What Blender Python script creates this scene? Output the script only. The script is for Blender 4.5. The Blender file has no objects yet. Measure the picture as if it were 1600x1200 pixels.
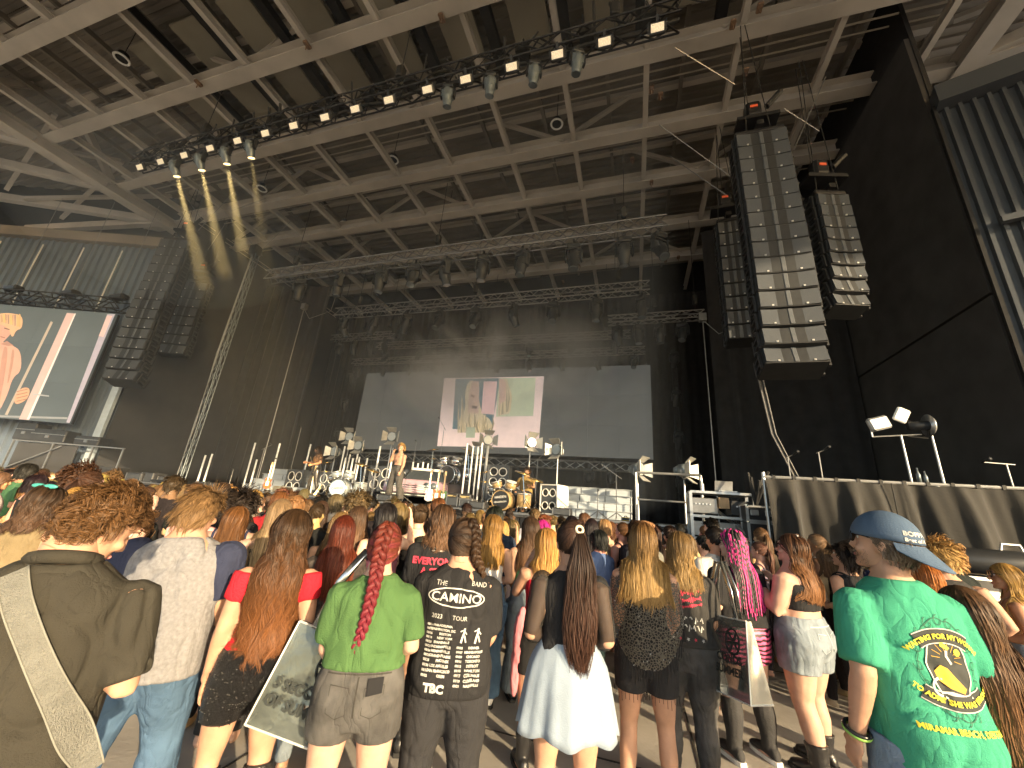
import bpy, bmesh, math, random
import numpy as np
from mathutils import Vector, Matrix, noise
from mathutils.bvhtree import BVHTree
R = math.radians
rng = np.random.default_rng(7)
random.seed(7)
sc = bpy.context.scene
C = sc.collection
# ---------------------------------------------------------------- camera
CAM_F = 610.0 / 1600.0 * 36.0
CAM_YAW, CAM_PITCH, CAM_ROLL, CAM_Z = R(17.9), R(17.9), R(4.64), 1.75
_f0 = np.array([-math.sin(CAM_YAW), math.cos(CAM_YAW), 0]); _r0 = np.array([math.cos(CAM_YAW), math.sin(CAM_YAW), 0])
_up = np.array([0, 0, 1.0])
CF = _f0 * math.cos(CAM_PITCH) + _up * math.sin(CAM_PITCH)
_u = -_f0 * math.sin(CAM_PITCH) + _up * math.cos(CAM_PITCH)
CR = _r0 * math.cos(CAM_ROLL) + _u * math.sin(CAM_ROLL)
CU = -_r0 * math.sin(CAM_ROLL) + _u * math.cos(CAM_ROLL)
cam = bpy.data.cameras.new('camera'); cam.lens = CAM_F; cam.sensor_width = 36; cam.clip_end = 3000; cam.clip_start = .05
camo = bpy.data.objects.new('camera', cam); C.objects.link(camo)
camo.matrix_world = Matrix([[CR[0], CU[0], -CF[0], 0], [CR[1], CU[1], -CF[1], 0], [CR[2], CU[2], -CF[2], CAM_Z], [0, 0, 0, 1]])
sc.camera = camo
def ray(x, y): return CF + CR * ((x - 800) / 610.0) + CU * ((600 - y) / 610.0)
CO = np.array([0, 0, CAM_Z])
def atY(x, y, Y): d = ray(x, y); return CO + d * (Y / d[1])      # survey: where a sight line meets the plane Y = const
def atZ(x, y, Z): d = ray(x, y); return CO + d * ((Z - CAM_Z) / d[2])
# ---------------------------------------------------------------- sky, sun, exposure
SUN_EL, SUN_AZ = R(13.5), R(126)
w = bpy.data.worlds.new('World'); sc.world = w; w.use_nodes = True
nt = w.node_tree; nt.nodes.clear()
sky = nt.nodes.new('ShaderNodeTexSky'); sky.sky_type = 'NISHITA'; sky.sun_disc = False
sky.sun_elevation = SUN_EL; sky.sun_rotation = SUN_AZ; sky.dust_density = 1.5
bg = nt.nodes.new('ShaderNodeBackground'); bg.inputs[1].default_value = 0.15
wo = nt.nodes.new('ShaderNodeOutputWorld')
nt.links.new(sky.outputs[0], bg.inputs[0]); nt.links.new(bg.outputs[0], wo.inputs[0])
sl = bpy.data.lights.new('sun', 'SUN'); sl.energy = 3.2; sl.angle = R(0.6); sl.color = (1.0, 0.77, 0.47)
so = bpy.data.objects.new('sun', sl); C.objects.link(so); so.location = (30, -25, 30)
sdir = Vector((-math.sin(SUN_AZ) * math.cos(SUN_EL), -math.cos(SUN_AZ) * math.cos(SUN_EL), -math.sin(SUN_EL)))
so.rotation_euler = sdir.to_track_quat('-Z', 'Y').to_euler()
vs = sc.view_settings; vs.view_transform = 'Standard'; vs.look = 'None'; vs.gamma = 1; vs.use_curve_mapping = False
vs.exposure = 1.65
cy = sc.cycles; cy.use_denoising = True; cy.max_bounces = 6; cy.diffuse_bounces = 4; cy.glossy_bounces = 2
cy.transparent_max_bounces = 16; cy.volume_bounces = 1; cy.volume_step_rate = 3; cy.sample_clamp_indirect = 6; cy.use_adaptive_sampling = True; cy.adaptive_threshold = .03
try: cy.denoiser = 'OPENIMAGEDENOISE'
except Exception: pass
# ---------------------------------------------------------------- materials
MATS = {}
ORD = 'first second third fourth fifth sixth seventh eighth ninth tenth eleventh twelfth thirteenth fourteenth fifteenth sixteenth seventeenth eighteenth nineteenth twentieth twenty-first twenty-second twenty-third'.split()
def M(name, col, rough=.6, metal=0., var=.18, scale=6., bump=0., bscale=80., spec=.4, tint=False, emit=0., sheen=0., trans=0., stretch=None, alpha=1., coat=0., fold=0.):
    if name in MATS: return MATS[name]
    m = bpy.data.materials.new(name); m.use_nodes = True; n = m.node_tree.nodes; l = m.node_tree.links
    b = n['Principled BSDF']; b.inputs['Roughness'].default_value = rough; b.inputs['Metallic'].default_value = metal
    b.inputs['Specular IOR Level'].default_value = spec
    if sheen: b.inputs['Sheen Weight'].default_value = sheen; b.inputs['Sheen Roughness'].default_value = .5
    if coat: b.inputs['Coat Weight'].default_value = coat
    if trans: b.inputs['Transmission Weight'].default_value = trans
    b.inputs['Alpha'].default_value = alpha
    tc = n.new('ShaderNodeTexCoord'); src = tc.outputs['Object']
    if stretch:
        mp = n.new('ShaderNodeMapping'); mp.inputs['Scale'].default_value = stretch; l.new(src, mp.inputs[0]); src = mp.outputs[0]
    nz = n.new('ShaderNodeTexNoise'); nz.inputs['Scale'].default_value = scale; nz.inputs['Detail'].default_value = 5; l.new(src, nz.inputs[0])
    mr = n.new('ShaderNodeMapRange'); mr.inputs['From Min'].default_value = .25; mr.inputs['From Max'].default_value = .75
    mr.inputs['To Min'].default_value = 1 - var; mr.inputs['To Max'].default_value = 1 + var; l.new(nz.outputs[0], mr.inputs[0])
    mx = n.new('ShaderNodeMix'); mx.data_type = 'RGBA'; mx.blend_type = 'MULTIPLY'; mx.inputs['Factor'].default_value = 1
    if tint:
        oi = n.new('ShaderNodeObjectInfo'); l.new(oi.outputs['Color'], mx.inputs['A'])
    else: mx.inputs['A'].default_value = (*col, 1)
    l.new(mr.outputs[0], mx.inputs['B']); l.new(mx.outputs['Result'], b.inputs['Base Color'])
    if emit:
        l.new(mx.outputs['Result'], b.inputs['Emission Color']); b.inputs['Emission Strength'].default_value = emit
        try: m.cycles.emission_sampling = 'NONE'
        except Exception: pass
    if bump:
        n2 = n.new('ShaderNodeTexNoise'); n2.inputs['Scale'].default_value = bscale; n2.inputs['Detail'].default_value = 3; l.new(src, n2.inputs[0])
        bp = n.new('ShaderNodeBump'); bp.inputs['Strength'].default_value = bump; bp.inputs['Distance'].default_value = .01
        l.new(n2.outputs[0], bp.inputs['Height']); l.new(bp.outputs[0], b.inputs['Normal'])
        if fold:
            mp2 = n.new('ShaderNodeMapping'); mp2.inputs['Scale'].default_value = (1.3, 1.3, .55); mp2.inputs['Rotation'].default_value = (.3, .5, .2); l.new(tc.outputs['Object'], mp2.inputs[0])
            n3 = n.new('ShaderNodeTexNoise'); n3.inputs['Scale'].default_value = 8; n3.inputs['Detail'].default_value = 2; n3.inputs['Distortion'].default_value = .8; l.new(mp2.outputs[0], n3.inputs[0])
            a1 = n.new('ShaderNodeMath'); a1.operation = 'SUBTRACT'; a1.inputs[1].default_value = .5; l.new(n3.outputs[0], a1.inputs[0]); a2 = n.new('ShaderNodeMath'); a2.operation = 'ABSOLUTE'; l.new(a1.outputs[0], a2.inputs[0]); a3 = n.new('ShaderNodeMath'); a3.operation = 'POWER'; a3.inputs[1].default_value = .6; l.new(a2.outputs[0], a3.inputs[0])
            b2 = n.new('ShaderNodeBump'); b2.inputs['Strength'].default_value = fold; b2.inputs['Distance'].default_value = .03; l.new(a3.outputs[0], b2.inputs['Height']); l.new(b2.outputs[0], bp.inputs['Normal'])
    MATS[name] = m; return m
def hairM(name, root, tip, rough=.52, tint=False, mid=.45):
    if name in MATS: return MATS[name]
    m = bpy.data.materials.new(name); m.use_nodes = True; n = m.node_tree.nodes; l = m.node_tree.links
    b = n['Principled BSDF']; b.inputs['Roughness'].default_value = rough; b.inputs['Specular IOR Level'].default_value = .2
    b.inputs['Anisotropic'].default_value = .6
    at = n.new('ShaderNodeAttribute'); at.attribute_name = 'along'
    rp = n.new('ShaderNodeValToRGB'); e = rp.color_ramp.elements
    e[0].position = .08; e[0].color = (*root, 1); e[1].position = mid + .35; e[1].color = (*tip, 1)
    l.new(at.outputs['Fac'], rp.inputs[0]); col = rp.outputs[0]
    if tint:
        oi = n.new('ShaderNodeObjectInfo'); col = oi.outputs['Color']
    ge = n.new('ShaderNodeNewGeometry')
    mr = n.new('ShaderNodeMapRange'); mr.inputs['To Min'].default_value = .55; mr.inputs['To Max'].default_value = 1.2; l.new(ge.outputs['Random Per Island'], mr.inputs[0])
    mx = n.new('ShaderNodeMix'); mx.data_type = 'RGBA'; mx.blend_type = 'MULTIPLY'; mx.inputs['Factor'].default_value = 1
    l.new(col, mx.inputs['A']); l.new(mr.outputs[0], mx.inputs['B']); l.new(mx.outputs['Result'], b.inputs['Base Color'])
    MATS[name] = m; return m
# ---------------------------------------------------------------- mesh helpers
def np_mesh(name, V, F, mat=None, smooth=True, parent=None, attr=None, link=True):
    me = bpy.data.meshes.new(name)
    V = np.asarray(V, dtype=np.float32).reshape(-1, 3)
    if isinstance(F, np.ndarray):
        k = F.shape[1]; me.vertices.add(len(V)); me.vertices.foreach_set('co', V.ravel())
        me.loops.add(F.size); me.loops.foreach_set('vertex_index', F.astype(np.int32).ravel())
        me.polygons.add(len(F)); me.polygons.foreach_set('loop_start', np.arange(0, F.size, k, dtype=np.int32))
        me.update(calc_edges=True)
    else:
        me.from_pydata([tuple(map(float, v)) for v in V], [], F); me.update()
    if smooth: me.polygons.foreach_set('use_smooth', np.ones(len(me.polygons), dtype=bool))
    if attr is not None:
        a = me.attributes.new('along', 'FLOAT', 'POINT'); a.data.foreach_set('value', np.asarray(attr, dtype=np.float32))
    if mat:
        for mm in (mat if isinstance(mat, (list, tuple)) else [mat]): me.materials.append(mm)
    if not link: return me
    return add(name, me, parent)
def add(name, me, parent=None):
    o = bpy.data.objects.new(name, me); C.objects.link(o)
    if parent is not None: o.parent = parent
    return o
def tag(o, label=None, cat=None, group=None, kind=None):
    if label: o['label'] = label
    if cat: o['category'] = cat
    if group: o['group'] = group
    if kind: o['kind'] = kind
    return o
def empty(name, loc, rz=0, label=None, cat=None, group=None, rot=None):
    o = bpy.data.objects.new(name, None); C.objects.link(o); o.location = tuple(map(float, loc)); o.rotation_euler = rot if rot else (0, 0, rz); o.empty_display_size = .1
    return tag(o, label, cat, group)
def copy_tree(o, parent=None):
    c = o.copy(); C.objects.link(c); c.parent = parent
    for ch in list(o.children): copy_tree(ch, c)
    return c
def frame(d, ref=(0, 0, 1)):
    d = np.asarray(d, float); d = d / (np.linalg.norm(d) + 1e-12); r = np.asarray(ref, float)
    if abs(d @ r) > .97: r = np.array([0, 1.0, 0]) if abs(d[1]) < .9 else np.array([1.0, 0, 0])
    a = np.cross(d, r); a /= np.linalg.norm(a); b = np.cross(a, d); return a, b, d
class MB:
    def __init__(s): s.V = []; s.F = []
    def add(s, V, F):
        o = len(s.V); s.V.extend([tuple(map(float, v)) for v in V]); s.F.extend([tuple(i + o for i in f) for f in F]); return s
    def box(s, c, size, rot=None, taper=1., bev=0.):
        x, y, z = [k / 2 for k in size]; t = taper
        if bev > 0:   # chamfered vertical edges and top rim
            b = min(bev, x * .9, y * .9, z * .9); rings = []
            def rect(xx, yy, zz): return [(-xx + b, -yy, zz), (xx - b, -yy, zz), (xx, -yy + b, zz), (xx, yy - b, zz), (xx - b, yy, zz), (-xx + b, yy, zz), (-xx, yy - b, zz), (-xx, -yy + b, zz)]
            rings = [rect(x - b * .6, y - b * .6, -z), rect(x, y, -z + b), rect(x, y, z - b), rect(x - b * .6, y - b * .6, z)]
            V = [v for r_ in rings for v in r_]; F = []
            for k in range(3):
                for i in range(8): j = (i + 1) % 8; F.append((k * 8 + i, k * 8 + j, k * 8 + 8 + j, k * 8 + 8 + i))
            F.append(tuple(range(7, -1, -1))); F.append(tuple(range(24, 32)))
        else:
            V = [(-x, -y, -z), (x, -y, -z), (x, y, -z), (-x, y, -z), (-x * t, -y * t, z), (x * t, -y * t, z), (x * t, y * t, z), (-x * t, y * t, z)]
            F = [(3, 2, 1, 0), (4, 5, 6, 7), (0, 1, 5, 4), (1, 2, 6, 5), (2, 3, 7, 6), (3, 0, 4, 7)]
        V = np.array(V)
        if rot is not None: V = V @ np.array(rot).T
        return s.add(V + np.array(c), F)
    def bar(s, p0, p1, wdt, hgt, ref=(0, 0, 1)):
        p0 = np.array(p0, float); p1 = np.array(p1, float); a, b, d = frame(p1 - p0, ref); L = np.linalg.norm(p1 - p0)
        return s.box((p0 + p1) / 2, (wdt, hgt, L), np.array([a, b, d]).T)
    def ibeam(s, p0, p1, wdt, hgt, t=.03):
        p0 = np.array(p0, float); p1 = np.array(p1, float); z = np.array([0, 0, 1.0])
        s.bar(p0 + z * t / 2, p1 + z * t / 2, wdt, t); s.bar(p0 + z * (hgt - t / 2), p1 + z * (hgt - t / 2), wdt, t)
        return s.bar(p0 + z * hgt / 2, p1 + z * hgt / 2, t, hgt - 2 * t)
    def loft(s, rings, cap=True, closed=True):
        n = len(rings[0]); V = [v for r_ in rings for v in r_]; F = []
        for k in range(len(rings) - 1):
            for i in range(n if closed else n - 1):
                j = (i + 1) % n; F.append((k * n + i, k * n + j, k * n + n + j, k * n + n + i))
        if cap: F.append(tuple(range(n - 1, -1, -1))); F.append(tuple(range(len(V) - n, len(V))))
        return s.add(V, F)
    def tube(s, pts, rad, n=8, cap=True, flat=1.):
        pts = np.array(pts, float); k = len(pts); rad = np.broadcast_to(np.asarray(rad, float), (k,)); rings = []
        T = np.gradient(pts, axis=0) if k > 1 else np.array([[0, 0, 1.0]]); a = None
        for i in range(k):
            d = T[i] / (np.linalg.norm(T[i]) + 1e-12)
            if a is None: a, b, _ = frame(d)
            else: a = a - d * (a @ d); a /= np.linalg.norm(a) + 1e-12; b = np.cross(d, a)
            b = np.cross(d, a)
            rings.append([pts[i] + rad[i] * (a * math.cos(t) + b * flat * math.sin(t)) for t in np.linspace(0, 2 * math.pi, n, endpoint=False)])
        return s.loft(rings, cap)
    def cyl(s, p0, p1, r0, r1=None, n=12): return s.tube([p0, p1], [r0, r0 if r1 is None else r1], n)
    def ell(s, c, rx, ry, rz, rot=None, nu=12, nv=8):
        rings = []
        for k in range(nv + 1):
            th = math.pi * (k + .02) / (nv + .04); zz = -math.cos(th); q = max(math.sin(th), .01)
            V = np.array([(rx * q * math.cos(t), ry * q * math.sin(t), rz * zz) for t in np.linspace(0, 2 * math.pi, nu, endpoint=False)])
            if rot is not None: V = V @ np.array(rot).T
            rings.append(V + np.array(c))
        return s.loft(rings)
    def ring(s, c, R0, r, ax=(0, 0, 1), n=20, m=6):
        a, b, d = frame(ax); rings = []
        for t in np.linspace(0, 2 * math.pi, n, endpoint=False):
            o = a * math.cos(t) + b * math.sin(t); rings.append([np.array(c) + o * (R0 + r * math.cos(q)) + d * r * math.sin(q) for q in np.linspace(0, 2 * math.pi, m, endpoint=False)])
        rings.append(rings[0]); return s.loft(rings, cap=False)
    def mesh(s, name, mat=None, smooth=False): return np_mesh(name, s.V, s.F, mat, smooth, link=False)
    def build(s, name, mat, parent=None, smooth=False): return np_mesh(name, s.V, s.F, mat, smooth, parent)
WS = bpy.data.scenes.new('workshop')      # scratch scene for evaluating modifiers and text, removed at the end
def wdg():
    with bpy.context.temp_override(scene=WS, view_layer=WS.view_layers[0]): return bpy.context.evaluated_depsgraph_get()
def text_mesh(cu):
    t = bpy.data.objects.new('t', cu); WS.collection.objects.link(t); me = bpy.data.meshes.new_from_object(t.evaluated_get(wdg())); bpy.data.objects.remove(t); return me
def remesh(mb_or_list, voxel, smooth=3, name='tmp'):
    me = np_mesh(name, mb_or_list.V, mb_or_list.F, None, True, link=False)
    o = bpy.data.objects.new('tmp', me); WS.collection.objects.link(o)
    m = o.modifiers.new('r', 'REMESH'); m.mode = 'VOXEL'; m.voxel_size = voxel; m.use_smooth_shade = True
    if smooth:
        q = o.modifiers.new('s', 'SMOOTH'); q.factor = .5; q.iterations = smooth
    dg = wdg(); ev = o.evaluated_get(dg); out = ev.to_mesh()
    V = np.empty(len(out.vertices) * 3, dtype=np.float32); out.vertices.foreach_get('co', V); V = V.reshape(-1, 3)
    k = len(out.polygons); F = np.empty(k * 4, dtype=np.int32); ok = len(out.loops) == k * 4
    if ok: out.loops.foreach_get('vertex_index', F); F = F.reshape(-1, 4)
    else: F = [tuple(p.vertices) for p in out.polygons]
    ev.to_mesh_clear(); bpy.data.objects.remove(o); bpy.data.meshes.remove(me)
    return V, F
def vnormals(V, F):
    F = np.asarray(F); n = np.cross(V[F[:, 1]] - V[F[:, 0]], V[F[:, 2]] - V[F[:, 0]]); N = np.zeros_like(V)
    for i in range(F.shape[1]): np.add.at(N, F[:, i], n)
    return N / (np.linalg.norm(N, axis=1, keepdims=True) + 1e-12)
def wrinkle(V, F, amp, freq=(9, 9, 5), seed=0.):
    if amp <= 0: return V
    N = vnormals(V, F); Q = V * np.array(freq) + seed; d = np.empty(len(V))
    for i, q in enumerate(Q):
        p = Vector((q[0] + .5 * q[2], q[1], q[2] - .35 * q[0])); a = noise.noise(p); b = noise.noise(p * 2.3 + Vector((5, 3, 1)))
        d[i] = a * .9 + b * .35 - 1.1 * math.exp(-(noise.noise(p * 1.25 + Vector((9, 2, 7))) / .07) ** 2) * max(0., min(1., .55 + 2.2 * noise.noise(p * .6 + Vector((1, 8, 3)))))
    fz = np.clip((V[:, 2] - V[:, 2].min()) / .07, .12, 1.)
    return V + N * (d * amp * fz)[:, None]
def bvh_of(V, F): return BVHTree.FromPolygons([tuple(map(float, v)) for v in V], [tuple(map(int, f)) for f in F])
# ================================================================ SETTING
m_conc = M('concrete', (.40, .37, .33), .85, var=.3, scale=1.1, bump=.35, bscale=25)
m_black = M('black_paint', (.018, .018, .019), .75, var=.3)
m_blackmetal = M('black_metal', (.022, .022, .024), .45, .3, var=.3)
m_steel = M('roof_steel', (.45, .41, .355), .6, .05, var=.2, scale=.8)
m_deck = M('roof_deck', (.2, .178, .15), .7, .05, var=.25, scale=.5)
m_panel = M('acoustic_panel', (.27, .25, .2), .9, var=.2, scale=.6)
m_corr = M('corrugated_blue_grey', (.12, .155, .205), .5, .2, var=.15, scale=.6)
m_trim = M('pale_trim', (.42, .5, .58), .5, var=.1)
m_curtain = M('black_velvet', (.022, .021, .022), .95, var=.3, scale=3, sheen=.15)
m_curtain2 = M('black_scrim', (.042, .043, .047), .95, var=.2, scale=1)
m_alu = M('aluminium', (.46, .47, .48), .4, .8, var=.1, scale=10)
m_dullalu = M('truss_metal', (.25, .25, .25), .4, .7, var=.15, scale=10)
m_white = M('white_paint', (.78, .78, .76), .5, var=.06)
m_rubber = M('black_rubber', (.02, .02, .02), .7)
ground = MB(); ground.add([(-400, -400, 0), (400, -400, 0), (400, 400, 0), (-400, 400, 0)], [(0, 1, 2, 3)])
g = ground.build('ground', m_conc); tag(g, 'grey concrete floor under the crowd', 'ground', kind='structure')
j = MB()
for x in np.arange(-18.2, 14, 3.05): j.box((x + .35, 0, .004), (.016, 40, .004))
for y in np.arange(-8.4, 12, 3.05): j.box((0, y, .006), (60, .016, .004))
tag(j.build('floor_joints', M('joint_dark', (.06, .055, .05), .9)), kind='structure')
# ---- roof: beams on a 2.45 m module
ZB = 14.5; YB = [-16.2, -13.7, -11.3, -8.85, -6.4, -3.95, -1.5, .95, 3.4, 5.85, 8.35, 10.8, 13.1, 15.85, 18.3]
roof = empty('pavilion_roof', (-7.8, 8, ZB), 0, 'brown-grey steel pavilion roof of beams, joists and ribbed decking over the stage', 'roof')
def rp(mb, name, mat):  # child of the roof, kept in world coordinates
    o = mb.build(name, mat, roof); o.matrix_parent_inverse = Matrix.Translation((7.8, -8, -ZB)); return o
XL, XR = -46, 28  # right eave lies out of view, placed so its shade falls on the upper array
for i, y in enumerate(YB):
    b = MB(); x0, x1 = (-22.3, 9.0) if y > 5 else (XL, XR)
    if y > 15: x1 = 7.0
    b.ibeam((x0, y, ZB), (x1, y, ZB), .4, .5, .04); rp(b, 'beam', m_steel)
    if y > .5:
        t = MB(); t.bar((x0, y, ZB + 2.0), (x1, y, ZB + 2.0), .2, .2)
        xs = np.arange(x0 + .4, x1, 2.45)
        for k, x in enumerate(xs[:-1]):
            if (k + i * 3) % 5 > 1: continue
            a, c = ((x, y, ZB + .4), (x + 2.45, y, ZB + 1.95)); 
            if k % 2: a, c = (x, y, ZB + 1.95), (x + 2.45, y, ZB + .4)
            t.bar(a, c, .13, .13)
        rp(t, 'web_bracing', m_steel)
for k in range(-8, 19):
    x = -14.1 + 2.45 * k * .5
    if k % 2 == 0:
        b = MB(); b.ibeam((x, 3.5, ZB + .12), (x, 21.5, ZB + .12), .16, .26, .025); rp(b, 'joist', m_steel)
    else:
        b = MB(); b.bar((x, -12, ZB + 1.85), (x, 21.5, ZB + 1.85), .12, .2); rp(b, 'purlin', m_deck)
for k in range(-8, 19, 2):
    x = -14.1 + 2.45 * k * .5
    b = MB(); b.ibeam((x, -12, ZB + .12), (x, 3.3, ZB + .12), .16, .26, .025); rp(b, 'joist', m_steel)
# main longitudinal trusses left and right
for X in (-23.2, 9.1):
    b = MB(); b.ibeam((X, -13, ZB - .1), (X, 21.5, ZB - .1), .5, .55, .05); rp(b, 'girder', m_steel)
    b = MB(); b.bar((X, -13, ZB + 3.2), (X, 21.5, ZB + 3.2), .4, .35)
    for i in range(len(YB) - 1):
        a, c = (X, YB[i], ZB + .4), (X, YB[i + 1], ZB + 3.1)
        if i % 2: a, c = (X, YB[i], ZB + 3.1), (X, YB[i + 1], ZB + .4)
        b.bar(a, c, .24, .24)
    rp(b, 'girder_web', m_steel)
for X, s in ((-23.2, -1), (9.1, 1)):       # fan-shaped side bays
    for i, (y0, dy, z1) in enumerate(((10.6, -2.6, -.7), (10.6, -5.6, .4), (8.3, -6.4, 1.2), (5.9, -6.5, 1.6), (3.4, -6.5, 1.8), (.9, -6, 1.8), (10.9, .4, 1.6))):
        b = MB(); b.bar((X, y0, ZB + .1), (X + s * 13, y0 + dy, ZB + z1), .3, .34); rp(b, 'side_beam', m_steel)
    for i, (y0, y1) in enumerate(((10.5, 8.6), (8.3, 10.0), (8.3, 4.2), (5.9, 8.0), (3.4, 5.8), (.9, 3.2))):
        b = MB(); b.bar((X, y0, ZB + 1.7), (X + s * 5.5, y1 - .8, ZB + .1), .16, .16); rp(b, 'side_brace', m_steel)
d = MB(); rings = []
prof = []
y = -18.0  # rear edge carried back unseen to keep sun off the left wall
while y < 22.2:
    prof += [(y, 0), (y + .14, 0), (y + .17, .07), (y + .29, .07)]; y += .32
d.loft([[(XL, a, ZB + 2.25 + z) for a, z in prof], [(XR, a, ZB + 2.25 + z) for a, z in prof]], cap=False, closed=False)
o = rp(d, 'ribbed_deck', m_deck)
d = MB(); d.box(((XL + XR) / 2, 2.1, ZB + 2.62), (XR - XL, 40.4, .3)); rp(d, 'roof_slab', m_deck)
d = MB(); d.box((XR - .1, -1, ZB + 1.2), (.2, 33, 2.5)); d.box((-9, -17.9, ZB + 1.2), (73, .2, 2.5)); rp(d, 'shade_fascia', m_steel)  # unseen edge boards added at eave and rear to cut the low sun
for k in range(9):
    x = -16.0 + k * 2.2
    d = MB(); d.box((x, 6.6 - .1 * (k % 3), ZB + 1.55), (1.15, 3.6, .1), bev=.03); rp(d, 'acoustic_panel', m_panel)
    d = MB(); d.box((x + 1.05, 6.2, ZB + 1.3), (.3, 5.0, .28)); rp(d, 'duct', m_black)
for k in range(4):
    d = MB(); d.cyl((-22, 9.3 + 2.4 * k, ZB + .75), (8.5, 9.3 + 2.4 * k, ZB + .75), .03, n=6); d.cyl((-22, 9.7 + 2.4 * k, ZB + .9), (8.5, 9.7 + 2.4 * k, ZB + .9), .025, n=6); rp(d, 'sprinkler_pipe', m_steel)
m_rust = M('rusty_clamp', (.17, .105, .065), .7, var=.3)
for px_, py_ in ((988, 250), (1032, 150), (1018, 285), (1187, 12), (1145, 38), (1195, 190), (1165, 112), (985, 382), (1018, 140), (880, 440), (905, 416), (310, 130), (480, 70), (690, 28), (1040, 407), (1060, 402)):
    q = atZ(px_, py_, ZB - .08); d = MB(); d.box(q, (.14, .24, .08), bev=.02); d.cyl(q, q - np.array([0, 0, .2]), .018, n=6); rp(d, 'beam_clamp', m_rust)
# corner columns carrying the girders
for X, Yc, n in ((9.25, 11.6, 'right'), (-23.4, 11.9, 'left')):
    cxx = empty('steel_column', (X, Yc, 0), 0, 'brown-grey steel column at the %s-hand stage corner under the girder' % ('draped platform' if n == 'right' else 'side screen'), 'column')
    b = MB(); b.box((0, 0, 7.0), (.5, .5, 14.0), bev=.04); b.build('shaft', m_steel, cxx)
    b = MB(); b.box((0, 0, 14.2), (1.1, 1.1, .28), bev=.04); b.box((0, 0, 13.4), (.8, .8, .2), bev=.03); b.build('capital', m_steel, cxx)
# round ring lamps under the deck
lm = None
for k, (px_, py_) in enumerate(((190, 92), (870, 194), (1200, 247), (409, 295), (614, 250), (702, 328), (904, 293), (612, 342), (538, 350))):
    p = atZ(px_, py_, ZB + .55 + (.5 if k > 4 else 0))
    o = empty('ring_downlight', p, 0, 'round unlit downlight with a pale ring hung beneath the roof deck', 'light', 'ring downlights under the roof')
    if lm is None:
        b = MB(); b.cyl((0, 0, 0), (0, 0, .22), .2, .15, 16); lm = b.mesh('lamp_can', m_black)
        b = MB(); b.ring((0, 0, 0), .2, .035, n=20); lm2 = b.mesh('rim', m_white); b = MB(); b.cyl((0, 0, .2), (0, 0, 1.6), .012, n=5); lm3 = b.mesh('hanger', m_black)
    add('lamp_can', lm, o); add('rim', lm2, o); add('hanger', lm3, o)
# ---- corrugated proscenium walls, fanned
def corr_wall(p0, dirx, L, z0, z1, name, label, pitch=.36, mat=None):
    r = empty(name, (p0[0], p0[1], 0), math.atan2(dirx[1], dirx[0]), label, 'wall'); s = 1
    b = MB(); prof = []; x = 0.
    while x < L: prof += [(x, 0), (x + pitch * .5, 0), (x + pitch * .6, -.09), (x + pitch * .9, -.09)]; x += pitch
    b.loft([[(a, y, z0) for a, y in prof], [(a, y, z1) for a, y in prof]], cap=False, closed=False); b.box((L / 2, .2, (z0 + z1) / 2), (L, .2, z1 - z0))
    b.build('cladding', mat or m_corr, r); return r
FW = R(17.9); fL = (math.cos(FW), math.sin(FW)); EL = np.array([-21.5, 10.8]); ER = np.array([7.0, 9.2])
LW0 = EL - np.array(fL) * 15.0
wl = corr_wall(LW0, fL, 15.0, 0, 12.9, 'corrugated_wall', 'blue-grey corrugated metal wall behind the hanging side screen')
b = MB(); b.box((14.95, -.16, 3.1), (.3, .14, 6.2)); b.build('trim', m_trim, wl)
for x in (6.5, 8.6, 10.6, 12.5):
    b = MB(); b.box((x, -.13, 10.6), (.035, .04, 3.6)); b.build('light_strip', m_white, wl)
b = MB(); b.box((7.5, -.16, 12.95), (15, .35, .5)); b.build('cap_beam', m_deck, wl)
b = MB(); b.box((4, 1.2, 14.8), (24, .2, 4.4)); b.build('upper_wall', m_black, wl)
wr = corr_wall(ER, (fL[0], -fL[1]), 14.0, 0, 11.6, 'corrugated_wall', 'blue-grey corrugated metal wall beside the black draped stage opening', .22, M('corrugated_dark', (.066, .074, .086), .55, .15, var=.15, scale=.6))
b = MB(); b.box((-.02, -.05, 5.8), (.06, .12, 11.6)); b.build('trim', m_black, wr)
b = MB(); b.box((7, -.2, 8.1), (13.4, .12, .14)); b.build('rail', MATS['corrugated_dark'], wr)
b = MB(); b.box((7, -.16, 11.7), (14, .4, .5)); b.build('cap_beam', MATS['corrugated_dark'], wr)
# ---- stage house
def sheet(name, pts, z0, z1, mat, label, cat, amp=0., wl_=.35, kind=None):
    P = np.array(pts, float); L = np.concatenate([[0], np.cumsum(np.linalg.norm(np.diff(P, axis=0), axis=1))]); n = max(2, int(L[-1] / (wl_ / 6)) if amp else 2)
    s = np.linspace(0, L[-1], n); X = np.interp(s, L, P[:, 0]); Y = np.interp(s, L, P[:, 1]); d = P[-1] - P[0]; d /= np.linalg.norm(d); nx, ny = d[1], -d[0]
    ph = s / wl_ * 2 * math.pi + np.cumsum(rng.normal(0, .18, n)); q = amp * np.sin(ph) * (.65 + .35 * np.sin(s * 1.7))
    rows = []
    for z, k in ((z0, 1.1), ((z0 * 2 + z1) / 3, 1), (z1, .6)): rows.append([(X[i] + nx * q[i] * k, Y[i] + ny * q[i] * k, z) for i in range(n)])
    b = MB(); b.loft(rows, cap=False, closed=False); o = b.build(name, mat, None, smooth=True); tag(o, label, cat, kind=kind); return o
sheet('stage_back_wall', [(-24, 22.0), (10, 22.0)], 0, 16.8, m_black, 'black rear wall of the stage house', 'wall')
sheet('stage_side_wall', [(-21.4, 22), (-21.4, 10.85)], 0, 16.5, m_curtain2, 'dark plain side wall of the stage behind the hanging speakers by the side screen', 'wall')
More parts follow.
